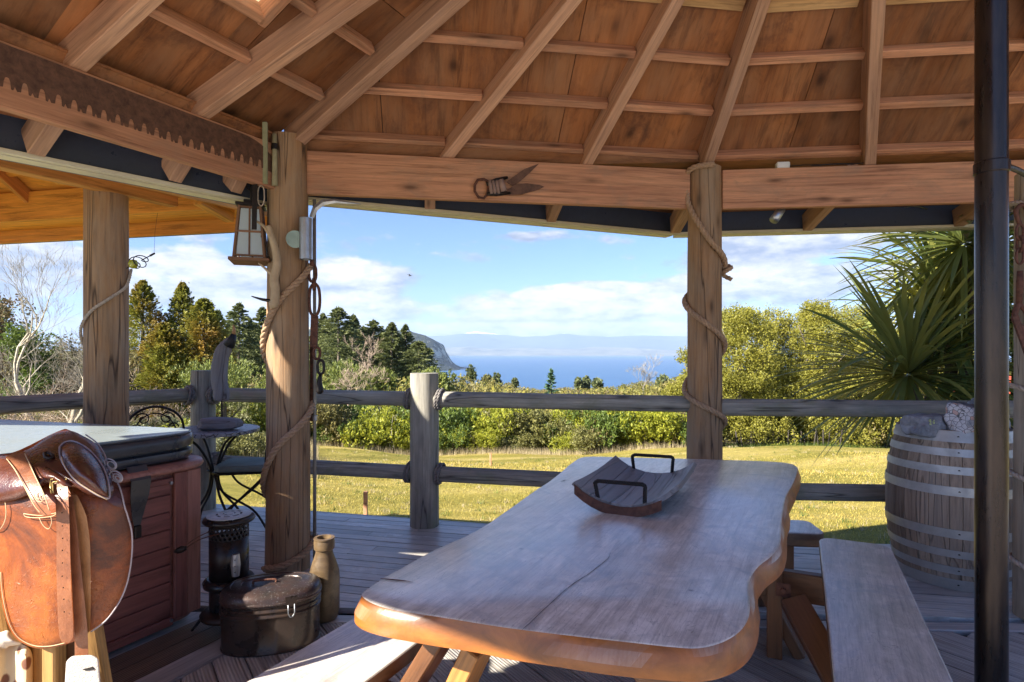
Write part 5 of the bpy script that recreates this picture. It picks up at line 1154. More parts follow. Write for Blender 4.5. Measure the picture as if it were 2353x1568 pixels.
Fs.append(tuple(range(n-1, -1, -1))); Fs.append(tuple((len(prof)-1)*n+k for k in range(n)))
o = wpart('body', (V, Fs), bwm, bt); autosm(o, 40)
for (dx, h, r_) in ((-.032, .215, .024), (.018, .165, .022)):
    c = bc_+Vector((dx-.012, -.074+abs(dx)*.15, h)); wpart('carved_ring', tubevf([c+Vector((r_*math.cos(a), .25*abs(r_*math.cos(a))-.002, r_*math.sin(a)*1.15)) for a in [2*PI*i/24 for i in range(24)]], .0022, 6, closed=True), plain('dark_carving', (.05, .035, .02), .7), bt, True)

# ------------------------------------------------------------------ garden table, chairs and driftwood sculpture
def bistro_chair(c, rz, label):
    t = thing('garden_chair', c, label, 'chair'); R = Rz(rz); W = lambda x, y, h: Vector(c)+R @ Vector((x, y, h))   # back towards -x
    wpart('seat', prismvf([(W(a, b_, 0).x, W(a, b_, 0).y) for a, b_ in ((-.17, -.18), (.15, -.20), (.21, -.14), (.22, .14), (.15, .20), (-.17, .18))], .435, .45), M['iron'], t)
    cu = wpart('cushion', prismvf([(W(a, b_, 0).x, W(a, b_, 0).y) for a, b_ in ((-.19, -.19), (.15, -.20), (.20, -.15), (.20, .15), (.15, .20), (-.19, .19))], .452, .505), plain('faded_green_cushion', (.20, .24, .21), .8, c2=(.13, .15, .14), scale=5), t); fix(cu); bevelo(cu, .018, 3, 30)
    for s in (-1, 1):
        wpart('leg', tubevf(spline([W(.19, s*.17, .44), W(.12, s*.18, .30), W(-.10, s*.19, .16), W(-.21, s*.20, .0)], 6), .009, 8), M['iron'], t, True)
        wpart('leg', tubevf(spline([W(-.20, s*.18, .60), W(-.19, s*.18, .44), W(-.02, s*.18, .26), W(.16, s*.19, .10), W(.22, s*.20, .0)], 6), .009, 8), M['iron'], t, True)
    wpart('stretcher', tubevf([W(.12, -.19, .14), W(.12, .19, .14)], .006, 6), M['iron'], t)
    arc = [W(-.19, -.18, .44), W(-.20, -.185, .60), W(-.23, -.185, .80)]+[W(-.25-.01*math.sin(a), -.185*math.cos(a), .82+.17*math.sin(a)) for a in [PI*i/10 for i in range(1, 10)]]+[W(-.23, .185, .80), W(-.20, .185, .60), W(-.19, .18, .44)]
    wpart('back_frame', tubevf(spline(arc, 4), .009, 8), M['iron'], t, True)
    scr = []
    for s in (-1, 1):
        for (y0, h0, r0) in ((.075, .90, .05), (.115, .83, .038), (.04, .80, .04)):
            scr.append(tubevf([W(-.245, s*(y0+(r0*(1-i/26))*math.cos(i*.42)), h0+(r0*(1-i/26))*math.sin(i*.42)) for i in range(22)], .005, 6))
    scr.append(tubevf([W(-.24, .15*math.cos(a), .72+.22*math.sin(a)) for a in [PI*i/16 for i in range(17)]], .005, 6)); wpart('scrollwork', join(*scr), M['iron'], t, True)
    v_ = [W(-.22, .11*math.cos(a), .66+.16*math.sin(a)) for a in [PI*i/12 for i in range(13)]]; fix(wpart('back_panel', slabvf(v_+[W(-.21, -.11, .56), W(-.21, .11, .56)], R @ Vector((-.01, 0, 0))), plain('brown_back_panel', (.10, .075, .05), .8), t)); return t
bistro_chair((-2.16, 4.70, 0), PI+.15, 'black iron garden chair with a faded cushion at the round table')
bistro_chair((-2.78, 4.50, 0), .55+PI/2, 'scroll-backed iron garden chair half hidden behind the spa cover')
gt_ = thing('garden_table', (-2.42, 4.68, 0), 'small round mosaic-topped iron garden table by the railing corner', 'table'); gc = Vector((-2.40, 4.66, 0))
m, nt, b = newmat('mosaic_top'); v = texco(nt, (1, 1, 1)); vo = nt.nodes.new('ShaderNodeTexVoronoi'); vo.feature = 'DISTANCE_TO_EDGE'; vo.inputs['Scale'].default_value = 22; nt.links.new(v, vo.inputs['Vector'])
nt.links.new(ramp(nt, vo.outputs['Distance'], [(.03, (.06, .06, .07)), (.07, (.30, .31, .34))]), b.inputs['Base Color']); b.inputs['Roughness'].default_value = .4
wpart('table_top', lathevf([(.32, .745), (.335, .75), (.335, .772), (.33, .777)], 48, gc), m, gt_); autosm(gt_.children[0])
for k in range(4):
    a = PI/4+k*PI/2+.2; R = Rz(a); wpart('leg', tubevf([gc+R @ v for v in spline([Vector((.26, 0, .745)), Vector((.14, 0, .66)), Vector((.045, 0, .50)), Vector((.03, 0, .38)), Vector((.07, 0, .25)), Vector((.19, 0, .10)), Vector((.23, 0, .0))], 5)], .010, 8), M['iron'], gt_, True)
wpart('leg_ring', tubevf([gc+Vector((.05*math.cos(a), .05*math.sin(a), .44)) for a in [2*PI*i/16 for i in range(16)]], .006, 6, closed=True), M['iron'], gt_, True)
dw = wood('silver_driftwood', (.36, .34, .35), (.22, .205, .21), dark=(.06, .05, .05), grain=8, knots=False, weather=(.22, .23, .28), wamt=.6, bumps=.8, crack=.9)
scu = thing('driftwood_sculpture', (-2.38, 4.60, .777), 'curved driftwood bird with dark pointed beak on the garden table', 'sculpture')
bs = U(507, 982, 4.60); bs.z = .777
bm = bmesh.new(); bmesh.ops.create_icosphere(bm, subdivisions=4, radius=1)
for v in bm.verts:
    p = v.co.copy(); sg_ = lambda a: math.copysign(abs(a)**.55, a); q_ = Vector((sg_(p.x)*.155, sg_(p.y)*.09, sg_(p.z)*.048)); q_ *= 1+.10*noise.noise(p*2.2+Vector((9, 0, 0))); q_.z *= 1-.15*p.x; v.co = q_
me = bpy.data.meshes.new('base'); bm.to_mesh(me); bm.free(); me.polygons.foreach_set('use_smooth', [True]*len(me.polygons)); link('base', me, dw, scu, Matrix.Translation(bs+Vector((0, 0, .048))) @ Matrix.Rotation(.05, 4, 'Z'))
wpart('pin', tubevf([U(510, 958, 4.58), U(509, 915, 4.58)], .007, 8), M['iron'], scu)
sl = [(508, 922, 37), (508, 900, 37), (504, 870, 38), (504, 845, 38), (508, 820, 36), (516, 802, 34), (523, 790, 27), (530, 782, 16)]
pts = spline([U(x, y, 4.58) for x, y, w_ in sl], 5); ww = []
for i in range(len(sl)-1):
    for k in range(5): t = k/5; ww.append((sl[i][2]*(1-t)+sl[i+1][2]*t)*.5*4.58/F)
ww.append(sl[-1][2]*.5*4.58/F); ww[0] *= .72; ww[1] *= .9
V, Fs = [], []; n = 18
for i, (p, w_) in enumerate(zip(pts, ww)):
    t = (pts[min(i+1, len(pts)-1)]-pts[max(i-1, 0)]).normalized(); s = t.cross(Vector((0, 1, 0))).normalized()
    for k in range(n):
        a = 2*PI*k/n; q_ = p+s*w_*math.cos(a)+Vector((0, 1, 0))*min(w_*.55, .035)*math.sin(a); q_ += s*.006*noise.noise(q_*9); V.append(q_)
for i in range(len(pts)-1): Fs += [(i*n+k, i*n+(k+1) % n, (i+1)*n+(k+1) % n, (i+1)*n+k) for k in range(n)]
Fs += [tuple(range(n-1, -1, -1)), tuple((len(pts)-1)*n+k for k in range(n))]
c0 = pts[0]; Mx = axes(c0, pts[-1]); inv = Mx.inverted(); o = link('body', mk('body', [inv @ v for v in V], Fs), dw, scu, Mx); autosm(o, 60)
wpart('head', tubevf([U(526, 795, 4.575), U(533, 782, 4.57), U(537, 768, 4.57)], [.045, .034, .020], 12), plain('black_paint', (.01, .01, .012), .6), scu, True)
wpart('beak', tubevf([U(537, 770, 4.57), U(538, 758, 4.57), U(536, 747, 4.57)], [.018, .013, .005], 10), plain('tan_beak', (.50, .27, .12), .6), scu, True)

# ------------------------------------------------------------------ stock saddle on its stand
def leather(name, c1, c2, c3, rough=.46, tool=True):
    m, nt, b = newmat(name); v = texco(nt, (1, 1, 1), False); n = tnoise(nt, v, 4.5, 6, .7, .6); n2 = tnoise(nt, v, 14, 6, .75); col = ramp(nt, n, [(.38, c2), (.5, c1), (.62, c3)]); col = mixn(nt, .5, col, ramp(nt, n2, [(.3, (.6, .6, .6)), (.7, (1.15, 1.15, 1.15))]), 'MULTIPLY')
    nt.links.new(col, b.inputs['Base Color']); nt.links.new(ramp(nt, n2, [(.3, (rough-.08,)*3), (.7, (rough+.14,)*3)]), b.inputs['Roughness']); b.inputs['Coat Weight'].default_value = .15; b.inputs['Coat Roughness'].default_value = .3
    h = mathn(nt, 'MULTIPLY', tnoise(nt, v, 160, 3, .6), .35)
    if tool:
        wv = tnoise(nt, v, 17, 2, .5, 3.5); ln = ramp(nt, mathn(nt, 'ABSOLUTE', mathn(nt, 'SUBTRACT', wv, .5)), [(0, (1, 1, 1)), (.016, (0, 0, 0))]); mk_ = ramp(nt, tnoise(nt, v, 5, 1, .5), [(.50, (0, 0, 0)), (.56, (1, 1, 1))]); ln = mathn(nt, 'MULTIPLY', ln, mk_)
        h = mathn(nt, 'ADD', h, ln); nt.links.new(mixn(nt, mathn(nt, 'MULTIPLY', ln, .35), col, tuple(min(1, x*1.7) for x in c3)), b.inputs['Base Color'])
    bump(nt, b, mathn(nt, 'ADD', h, mathn(nt, 'MULTIPLY', n2, .8)), .6, .004); return m
LT = leather('tooled_tan_leather', (.25, .055, .007), (.085, .02, .006), (.38, .105, .014)); LD = leather('dark_brown_leather', (.085, .022, .012), (.04, .012, .009), (.125, .035, .018), .25, False); LS = leather('brown_strap_leather', (.25, .085, .035), (.16, .05, .022), (.33, .12, .05), .4, False); LP = leather('pale_strap_leather', (.38, .17, .06), (.22, .09, .03), (.45, .22, .09), .5, False)
stm = plain('pale_stitching', (.62, .45, .26), .8)
SDY = 1.46
def S(cx, cy, off=0.0): return U(cx*.3785, 974.3+cy*.3785, SDY+off)
def curve_off(cx, cy):      # how far the leather falls back from the nearest part of the saddle
    o = .07*((cx-330)/420)**2 if cx > 330 else .03*((330-cx)/420)**2
    if cy < 520: o += .26*((520-cy)/480)**2
    o += .03*((cy-900)/500)**2 if cy > 900 else 0
    return o
sad = thing('saddle', S(330, 700, .2), 'tooled tan leather stock saddle with dark knee pad on its wooden stand', 'saddle')
def patch(name, outl, ctr, mat, lift=0.0, th=.006, bulge=0.0, rings=9, seg=5, cf=curve_off, parent=None):
    p3 = spline([Vector((x, y, 0)) for x, y in outl+[outl[0]]], seg)[:-1]; n = len(p3); V = []; Fs = []
    for back in (0, 1):
        V.append(S(ctr[0], ctr[1], cf(*ctr)-lift-bulge+back*th))
        for r in range(1, rings+1):
            t = r/rings
            for p in p3:
                x, y = ctr[0]+(p.x-ctr[0])*t, ctr[1]+(p.y-ctr[1])*t; V.append(S(x, y, cf(x, y)-lift-bulge*(1-t**2.5)+back*th))
    B_ = 1+rings*n
    for back in (0, 1):
        o_ = back*B_
        for k in range(n):
            tri = (o_, o_+1+k, o_+1+(k+1) % n); Fs.append(tri if not back else tri[::-1])
            for r in range(rings-1):
                q = (o_+1+r*n+k, o_+1+(r+1)*n+k, o_+1+(r+1)*n+(k+1) % n, o_+1+r*n+(k+1) % n); Fs.append(q if not back else q[::-1])
    for k in range(n): a = 1+(rings-1)*n+k; b_ = 1+(rings-1)*n+(k+1) % n; Fs.append((a, b_, B_+b_, B_+a))
    o = wpart(name, (V, Fs), mat, parent or sad); autosm(o, 60)
    return o
def stitch(pts, lift=.004, r=.0011, cf=curve_off, closed=False, seg=5):
    p = spline([Vector((x, y, 0)) for x, y in pts], seg); return tubevf([S(q.x, q.y, cf(q.x, q.y)-lift) for q in p], r, 5)
flap = [(-160, 420), (-60, 330), (120, 300), (300, 300), (470, 360), (640, 430), (745, 510), (772, 570), (796, 660), (797, 800), (770, 960), (720, 1080), (640, 1190), (550, 1256), (440, 1325), (300, 1362), (200, 1358), (105, 1310), (50, 1225), (15, 1110), (-5, 980), (-60, 820), (-150, 640)]
patch('flap', flap, (330, 780), LT)
seat = [(-240, 330), (-200, 200), (-80, 195), (60, 190), (180, 150), (270, 90), (350, 48), (430, 42), (510, 76), (590, 128), (632, 210), (668, 300), (690, 400), (660, 450), (560, 440), (430, 380), (300, 360), (200, 420), (60, 470), (-120, 470)]
patch('seat', seat, (300, 250), LD, lift=.012, bulge=.03)
# leather falling away on the far side
farside = [(-240, 330), (-180, 190), (60, 180), (350, 46), (430, 42), (590, 128), (640, 260), (700, 500), (640, 700), (300, 780), (-160, 700)]
patch('flap', farside, (300, 400), LT, cf=lambda x, y: .62-curve_off(x, min(y, 900))+.12*max(0, (y-520)/480))
knee = [(362, 140), (392, 112), (440, 104), (500, 128), (560, 175), (612, 240), (648, 320), (664, 400), (660, 452), (610, 440), (540, 400), (460, 345), (400, 270), (366, 200)]
patch('knee_pad', knee, (500, 270), LD, lift=.035, bulge=.045)
patch('skirt', [(640, 440), (700, 330), (735, 420), (752, 505), (700, 500), (655, 470)], (700, 450), LD, lift=.006)
wpart('piping', join(stitch(knee+[knee[0]], .042, .0022), stitch([(520, 66), (590, 118), (636, 190), (660, 270), (700, 330), (735, 410), (756, 500), (775, 560), (800, 660), (800, 800), (773, 962), (722, 1085), (642, 1195), (552, 1262)], .008, .002)), plain('worn_edge', (.40, .34, .36), .4), sad, True)
band = [(30, 200), (150, 168), (205, 300), (262, 420), (306, 530), (300, 552), (240, 548), (195, 480), (140, 370), (85, 270)]
patch('girth_strap', band, (170, 350), LS, lift=.052, th=.005, cf=lambda x, y: curve_off(x, y)-.0)
wpart('stitching', join(stitch([(40, 212), (92, 280), (150, 385), (205, 490), (245, 540)], .060), stitch([(150, 178), (210, 310), (268, 430), (300, 528)], .060), stitch([(145, 545), (190, 552), (250, 556), (320, 545), (345, 540), (320, 560), (240, 570), (160, 565), (145, 545)], .009), stitch([(240, 572), (262, 615), (295, 638), (314, 600), (310, 565)], .009), stitch([(205, 420), (222, 398), (248, 405), (262, 440), (255, 470), (232, 472), (212, 450), (205, 420)], .060), stitch([(224, 428), (236, 418), (246, 436), (238, 456), (226, 448), (224, 428)], .060),
      stitch([(185, 170), (235, 148), (235, 165), (195, 195), (185, 180)], .02), stitch([(-80, 460), (-20, 420), (20, 440), (38, 520), (30, 590), (0, 640), (-40, 650)], .008), stitch([(0, 262), (40, 245), (80, 250)], .03), stitch([(0, 325), (50, 315), (110, 312)], .03), stitch([(0, 360), (60, 362), (120, 355)], .03),
      stitch([(5, 900), (12, 1000), (30, 1110), (62, 1220), (115, 1300), (205, 1346), (300, 1350), (395, 1330)], .003), stitch([(372, 200), (400, 270), (470, 350), (560, 410), (650, 460)], .06)), stm, sad, True)['kind'] = 'stuff'
def strap3(name, pts, ws, mat, lift, th=.004, cf=curve_off):
    p = spline([Vector((x, y, 0)) for x, y in pts], 4); w2 = []
    for i in range(len(ws)-1):
        for k in range(4): w2.append(ws[i]+(ws[i+1]-ws[i])*k/4)
    w2.append(ws[-1]); vs = []
    for q, w_ in zip(p, w2):
        for (dx, l) in ((-w_, lift), (w_, lift), (w_, lift-th), (-w_, lift-th)): vs.append(S(q.x+dx, q.y, cf(q.x, q.y)-l))
    n = len(p); fs = [(4*i+a, 4*i+(a+1) % 4, 4*i+4+(a+1) % 4, 4*i+4+a) for i in range(n-1) for a in range(4)]+[(0, 1, 2, 3), tuple(4*(n-1)+a for a in (3, 2, 1, 0))]
    o = wpart(name, (vs, fs), mat, sad); return autosm(o, 40)
strap3('stirrup_leather', [(448, 430), (485, 560), (510, 720), (520, 900), (525, 1080), (528, 1240), (520, 1280)], [18, 40, 36, 30, 26, 18, 4], LP, .014)
s2 = strap3('stirrup_leather', [(430, 440), (445, 640), (460, 860), (478, 1080), (492, 1260), (495, 1440)], [10, 24, 30, 36, 40, 42], LS, .020)
s1 = strap3('stirrup_leather', [(366, 345), (376, 470), (383, 640), (385, 860), (390, 1040), (398, 1200), (402, 1290), (400, 1328)], [40, 40, 40, 42, 44, 46, 42, 20], LS, .030)
hole = plain('punched_hole', (.01, .008, .006), .9)
wpart('strap_hole', join(*[tubevf([S(x, y, curve_off(x, y)-.0345), S(x, y, curve_off(x, y)-.0352)], .0016, 8) for x, y in ((368, 400), (375, 470), (376, 540), (379, 620), (380, 695), (379, 768), (379, 845), (378, 925), (384, 995), (388, 1065), (390, 1142))]), hole, s1)
wpart('buckle', tubevf([S(x, y, curve_off(x, y)-.036) for x, y in ((308, 338), (404, 336), (404, 352), (330, 352), (318, 358), (322, 420), (312, 420), (306, 380))], .0022, 6, closed=True), plain('brass', (.45, .32, .12), .3, .8), sad, True)
wpart('dee', join(tubevf([S(x, y, curve_off(x, y)-.05) for x, y in ((270, 180), (290, 172), (318, 186), (322, 200), (300, 210), (276, 204))], .004, 8, closed=True)), M['iron'], sad, True)
wpart('lacing', join(*[tubevf([S(cx+rr_*1.1*math.cos(a), cy+rr_*.9*math.sin(a)+.3*rr_*math.cos(a), curve_off(cx, cy)-.02) for a in [2*PI*i/20 for i in range(20)]], .0018, 5, closed=True) for cx, cy, rr_ in ((670, 245, 34), (676, 250, 22), (704, 320, 36), (712, 326, 24), (716, 330, 14))]), plain('pale_lace', (.45, .42, .45), .5), sad, True)['kind'] = 'stuff'
patch('gullet_lining', [(218, 250), (260, 235), (330, 270), (400, 320), (440, 370), (400, 385), (320, 345), (250, 330), (222, 290)], (320, 310), LD, lift=.028, bulge=.02, rings=5)
# stirrup block
stir = wpart('stirrup', ([S(x, y, curve_off(500, 1400)-.045+d) for d in (0, .06) for x, y in ((402, 1440), (440, 1408), (560, 1402), (598, 1425), (606, 1520), (625, 1720), (390, 1720), (395, 1560))], [tuple(range(7, -1, -1)), tuple(range(8, 16))]+[(i, (i+1) % 8, 8+(i+1) % 8, 8+i) for i in range(8)]), plain('white_woven_stirrup', (.46, .41, .37), .8, c2=(.45, .38, .34), scale=50, bumps=.8), sad); fix(stir); bevelo(stir, .006, 3)
wpart('stirrup_slot', slabvf([S(x, y, curve_off(500, 1400)-.0475) for x, y in ((500, 1492), (560, 1476), (572, 1492), (520, 1500))], (0, .002, 0)), hole, sad)
# stand
std = thing('saddle_stand', S(300, 1500, .15)*1, 'golden wooden saddle stand with a spotted cowhide below the saddle', 'stand')
sx = S(290, 1500, .15); gw = wood('golden_stand_timber', (.62, .36, .13), (.42, .22, .07), grain=6, rough=.5)
c = S(330, 1450, .08); beam('upright', Vector((c.x, c.y, 0)), Vector((c.x, c.y, .84)), .045, .035, gw, std, up=(1, 0, 0)); c = S(240, 1450, .14); beam('upright', Vector((c.x, c.y, 0)), Vector((c.x, c.y, .84)), .10, .04, gw, std, up=(0, 1, 0))
c = S(430, 1400, .12); beam('upright', Vector((c.x, c.y, 0)), Vector((c.x, c.y, .82)), .03, .05, M['leg'], std, up=(1, 0, 0)); beam('top_rail', S(-260, 560, .30), S(560, 560, .30), .14, .14, gw, std)
for x in (-120, 430): 
    a = S(x, 600, .30); beam('leg', a, Vector((a.x-.05, a.y+.25, 0)), .06, .05, gw, std); beam('leg', a, Vector((a.x-.02, a.y-.06, 0)), .05, .05, gw, std)
m, nt, b = newmat('spotted_hide'); vo = nt.nodes.new('ShaderNodeTexVoronoi'); vo.inputs['Scale'].default_value = 16; nt.links.new(texco(nt, (1, 1, 1), False), vo.inputs['Vector']); nt.links.new(ramp(nt, vo.outputs['Distance'], [(.22, (.20, .085, .05)), (.30, (.66, .52, .33))]), b.inputs['Base Color']); b.inputs['Roughness'].default_value = .9
cf2 = lambda x, y: .12+.02*math.sin(x*.03)
patch('hide', [(-160, 1290), (0, 1270), (120, 1330), (190, 1380), (200, 1500), (195, 1640), (200, 1800), (-160, 1800)], (20, 1500), m, cf=cf2, bulge=.03, parent=std)
patch('folded_pad', [(-100, 1270), (0, 1265), (50, 1255), (100, 1300), (130, 1335), (60, 1350), (20, 1365), (-100, 1340)], (10, 1310), plain('cream_pad', (.62, .54, .46), .8), lift=-.06, bulge=.03, cf=curve_off, parent=std)
wpart('ledge', boxvf(Vector((sx.x-.05, sx.y+.02, .30)), .5, .04, .1), gw, std)
# ------------------------------------------------------------------ plants
def quads(c, u, v):          # arrays of centres and half axes -> quad mesh arrays
    V = np.stack([c-u-v*.35, c-v*0+u*0-v, c+u*1.0+v*0, c+v], 1) if False else np.stack([c-u, c-v, c+u, c+v], 1)
    n = len(c); return V.reshape(-1, 3), np.arange(n*4).reshape(-1, 4)
def runit(n): d = RNG.normal(size=(n, 3)); return d/np.linalg.norm(d, axis=1, keepdims=True)
def perp(d):
    a = runit(len(d)); v = np.cross(d, a); return v/np.maximum(np.linalg.norm(v, axis=1, keepdims=True), 1e-6)
def leafcloud(blobs, n, size, aspect=.45, tuft=6, spread=.16, depth=.28, upb=.3, gap=-.28):
    """leaf-sized faces in tufts through the outer part of a crown made of ellipsoids (cx,cy,cz,rx,ry,rz)"""
    B_ = np.array(blobs, float); wts = (B_[:, 3]*B_[:, 4]+B_[:, 3]*B_[:, 5]); wts /= wts.sum(); nt_ = n//tuft
    k = RNG.choice(len(B_), nt_, p=wts); d = runit(nt_); r = 1-np.abs(RNG.normal(0, depth, nt_)); r = np.clip(r, .15, 1.08)
    c = B_[k, :3]+d*B_[k, 3:6]*r[:, None]
    lump = np.array([noise.noise(Vector(p*1.1/max(.3, float(B_[:, 3].mean())))) for p in c]); keep = lump > gap; c, d, r, lump = c[keep], d[keep], r[keep], lump[keep]
    sc = B_[:, 3].mean()*spread; c = np.repeat(c, tuft, 0); d = np.repeat(d, tuft, 0); n2 = len(c)
    c = c+RNG.normal(0, 1, (n2, 3))*sc; ax = d*.6+runit(n2)+np.array([0, 0, upb]); ax /= np.linalg.norm(ax, axis=1, keepdims=True); s = size*RNG.uniform(.6, 1.35, n2)[:, None]
    V, Q = quads(c, ax*s, perp(ax)*s*aspect); tint = np.clip(RNG.normal(.5, .22, n2)+.25*np.repeat(lump, tuft), 0, 1); return V, Q, tint
def conifer(h, r, nb, npn, size, droop=.25, bare=.06, taper=1.0, up=.15, aspect=.3):
    C_, A_, T_ = [], [], []
    for i in range(nb):
        t = bare+(1-bare)*(i+RNG.random())/nb; z0 = h*t; L_ = r*((1-t)**taper)*RNG.uniform(.72, 1.12)+.03*r; a = RNG.random()*2*PI; el0 = up+.5*t
        s = np.sqrt(RNG.random(npn)); x = s*L_; zz = z0+x*el0*.6-droop*x*x/max(L_, .01)+s*0
        side = RNG.normal(0, 1, npn)*.16*L_*(1.1-s); px = x*math.cos(a)-side*math.sin(a); py = x*math.sin(a)+side*math.cos(a)
        C_.append(np.stack([px, py, zz-np.abs(side)*.4+RNG.normal(0, .012*h*.3, npn)], 1))
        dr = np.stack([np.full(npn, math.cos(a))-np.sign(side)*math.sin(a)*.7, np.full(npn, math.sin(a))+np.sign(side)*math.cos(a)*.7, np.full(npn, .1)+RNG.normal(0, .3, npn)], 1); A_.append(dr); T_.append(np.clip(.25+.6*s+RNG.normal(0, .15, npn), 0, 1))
    C_.append(np.stack([RNG.normal(0, .01*h, 40), RNG.normal(0, .01*h, 40), h*RNG.uniform(.93, 1.02, 40)], 1)); A_.append(np.tile([0, 0, 1.], (40, 1))+RNG.normal(0, .3, (40, 3))); T_.append(np.full(40, .7))
    c, a, t = np.concatenate(C_), np.concatenate(A_), np.concatenate(T_); a /= np.linalg.norm(a, axis=1, keepdims=True); s = size*RNG.uniform(.6, 1.4, len(c))[:, None]; V, Q = quads(c, a*s, perp(a)*s*aspect); return V, Q, t
def place(px, d, dz=0): x = (px-1176.5)/F*d; return Vector((x, d, float(gz(x, d))+dz))
def topz(py, d): return EYE-(py-808)/F*d
bark = wood('tree_bark', (.22, .18, .14), (.10, .08, .06), grain=8, knots=False, bumps=.8, rough=.95)
palebark = wood('pale_bark', (.52, .47, .39), (.32, .28, .22), grain=6, knots=False, bumps=.5, rough=.9)
def tree(name, loc, crown, mat, trunk_h, tr_, label, cat='tree', group=None, trunkmat=None, lean=(0, 0), limbs=5):
    t = thing(name, loc, label, cat, group); V, Q, T = crown; link('crown', npmesh('crown', V, Q, T), mat, t, Matrix.Translation(Vector(loc)))
    tp = [Vector(loc)+Vector((lean[0]*s, lean[1]*s, trunk_h*s-.3*(s == 0))) for s in (0, .35, .7, 1)]; vf = [tubevf(tp, [tr_*1.25, tr_, tr_*.75, tr_*.3], 8)]
    for k in range(limbs):
        a = k*2.4+.5; s = .35+.5*k/max(1, limbs); b0 = tp[0].lerp(tp[-1], s); e = b0+Vector((math.cos(a), math.sin(a), 1.1))*trunk_h*.28; vf.append(tubevf([b0, b0.lerp(e, .5)+Vector((0, 0, -.03)), e], [tr_*.45, tr_*.3, tr_*.1], 6))
    wpart('trunk', join(*vf), trunkmat or bark, t, True); return t
# leaf colours
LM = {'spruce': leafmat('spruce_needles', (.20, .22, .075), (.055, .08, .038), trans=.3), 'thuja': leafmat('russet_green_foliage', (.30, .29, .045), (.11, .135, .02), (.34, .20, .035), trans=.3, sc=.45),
      'pine': leafmat('pine_needles', (.25, .28, .055), (.085, .115, .03), trans=.2), 'wattle': leafmat('golden_green_foliage', (.40, .36, .055), (.16, .165, .03), (.28, .27, .045), trans=.4, sc=.5),
      'wattledark': leafmat('olive_foliage', (.20, .19, .04), (.09, .10, .025), trans=.35), 'shrubA': leafmat('yellow_green_leaves', (.42, .41, .04), (.16, .20, .025), trans=.4), 'shrubB': leafmat('olive_leaves', (.24, .225, .07), (.11, .115, .035), trans=.3),
      'shrubC': leafmat('brown_twiggy_leaves', (.26, .18, .09), (.12, .09, .04), (.20, .18, .06), trans=.25), 'shrubD': leafmat('deep_green_leaves', (.16, .22, .035), (.045, .075, .018), trans=.3), 'pale': leafmat('pale_grey_green_leaves', (.38, .38, .20), (.20, .21, .10), trans=.3),
      'dry': leafmat('dry_grass', (.55, .45, .28), (.36, .30, .17), trans=.3), 'grass': leafmat('lawn_grass', (.60, .46, .13), (.31, .25, .05), (.38, .32, .07), trans=.35, sc=1.5), 'wood': leafmat('mixed_bush', (.38, .34, .06), (.085, .10, .028), (.22, .17, .07), trans=.3, sc=.05)}
# dark spruces on the rise behind the railing
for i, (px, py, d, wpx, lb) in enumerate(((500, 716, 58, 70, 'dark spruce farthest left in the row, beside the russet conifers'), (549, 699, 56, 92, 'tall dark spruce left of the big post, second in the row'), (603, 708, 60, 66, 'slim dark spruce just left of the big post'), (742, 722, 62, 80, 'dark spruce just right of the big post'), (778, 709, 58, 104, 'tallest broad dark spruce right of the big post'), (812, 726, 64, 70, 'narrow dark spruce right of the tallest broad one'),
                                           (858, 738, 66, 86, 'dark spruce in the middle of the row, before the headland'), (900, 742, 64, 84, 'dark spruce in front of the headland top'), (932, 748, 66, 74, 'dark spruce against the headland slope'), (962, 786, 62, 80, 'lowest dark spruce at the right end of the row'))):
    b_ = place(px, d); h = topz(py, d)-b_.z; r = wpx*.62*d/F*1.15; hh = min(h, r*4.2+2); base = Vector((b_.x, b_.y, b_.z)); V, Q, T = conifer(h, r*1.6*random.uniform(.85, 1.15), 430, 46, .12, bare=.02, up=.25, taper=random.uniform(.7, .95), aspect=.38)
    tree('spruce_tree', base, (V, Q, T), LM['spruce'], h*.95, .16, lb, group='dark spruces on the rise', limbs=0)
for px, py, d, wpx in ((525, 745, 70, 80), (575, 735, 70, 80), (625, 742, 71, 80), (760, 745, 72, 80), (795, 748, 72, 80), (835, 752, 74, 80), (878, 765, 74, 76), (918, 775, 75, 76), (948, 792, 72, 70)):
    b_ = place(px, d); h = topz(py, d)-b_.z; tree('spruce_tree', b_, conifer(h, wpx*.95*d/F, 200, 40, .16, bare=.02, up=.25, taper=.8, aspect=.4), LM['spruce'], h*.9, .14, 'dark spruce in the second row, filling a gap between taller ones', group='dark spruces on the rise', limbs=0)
for i, (px, py, d, wpx, lb) in enumerate(((328, 648, 30, 120, 'russet and green conifer just right of the far-left post'), (420, 652, 31, 104, 'tallest russet and green conifer with a narrow pointed top'), (468, 690, 28, 118, 'broad russet conifer on the right of its neighbours, nearest the sculpture'), (378, 745, 27, 110, 'low rusty conifer filling the gap between two taller ones'))):
    b_ = place(px, d); h = topz(py, d)-b_.z; V, Q, T = conifer(h, wpx*.95*d/F, 1000, 46, .055, bare=.0, up=.9, droop=.12, taper=random.uniform(.55, .85), aspect=.4)
    tree('russet_conifer', b_, (V, Q, T), LM['thuja'], h*.9, .12, lb, group='russet conifers left', limbs=0)
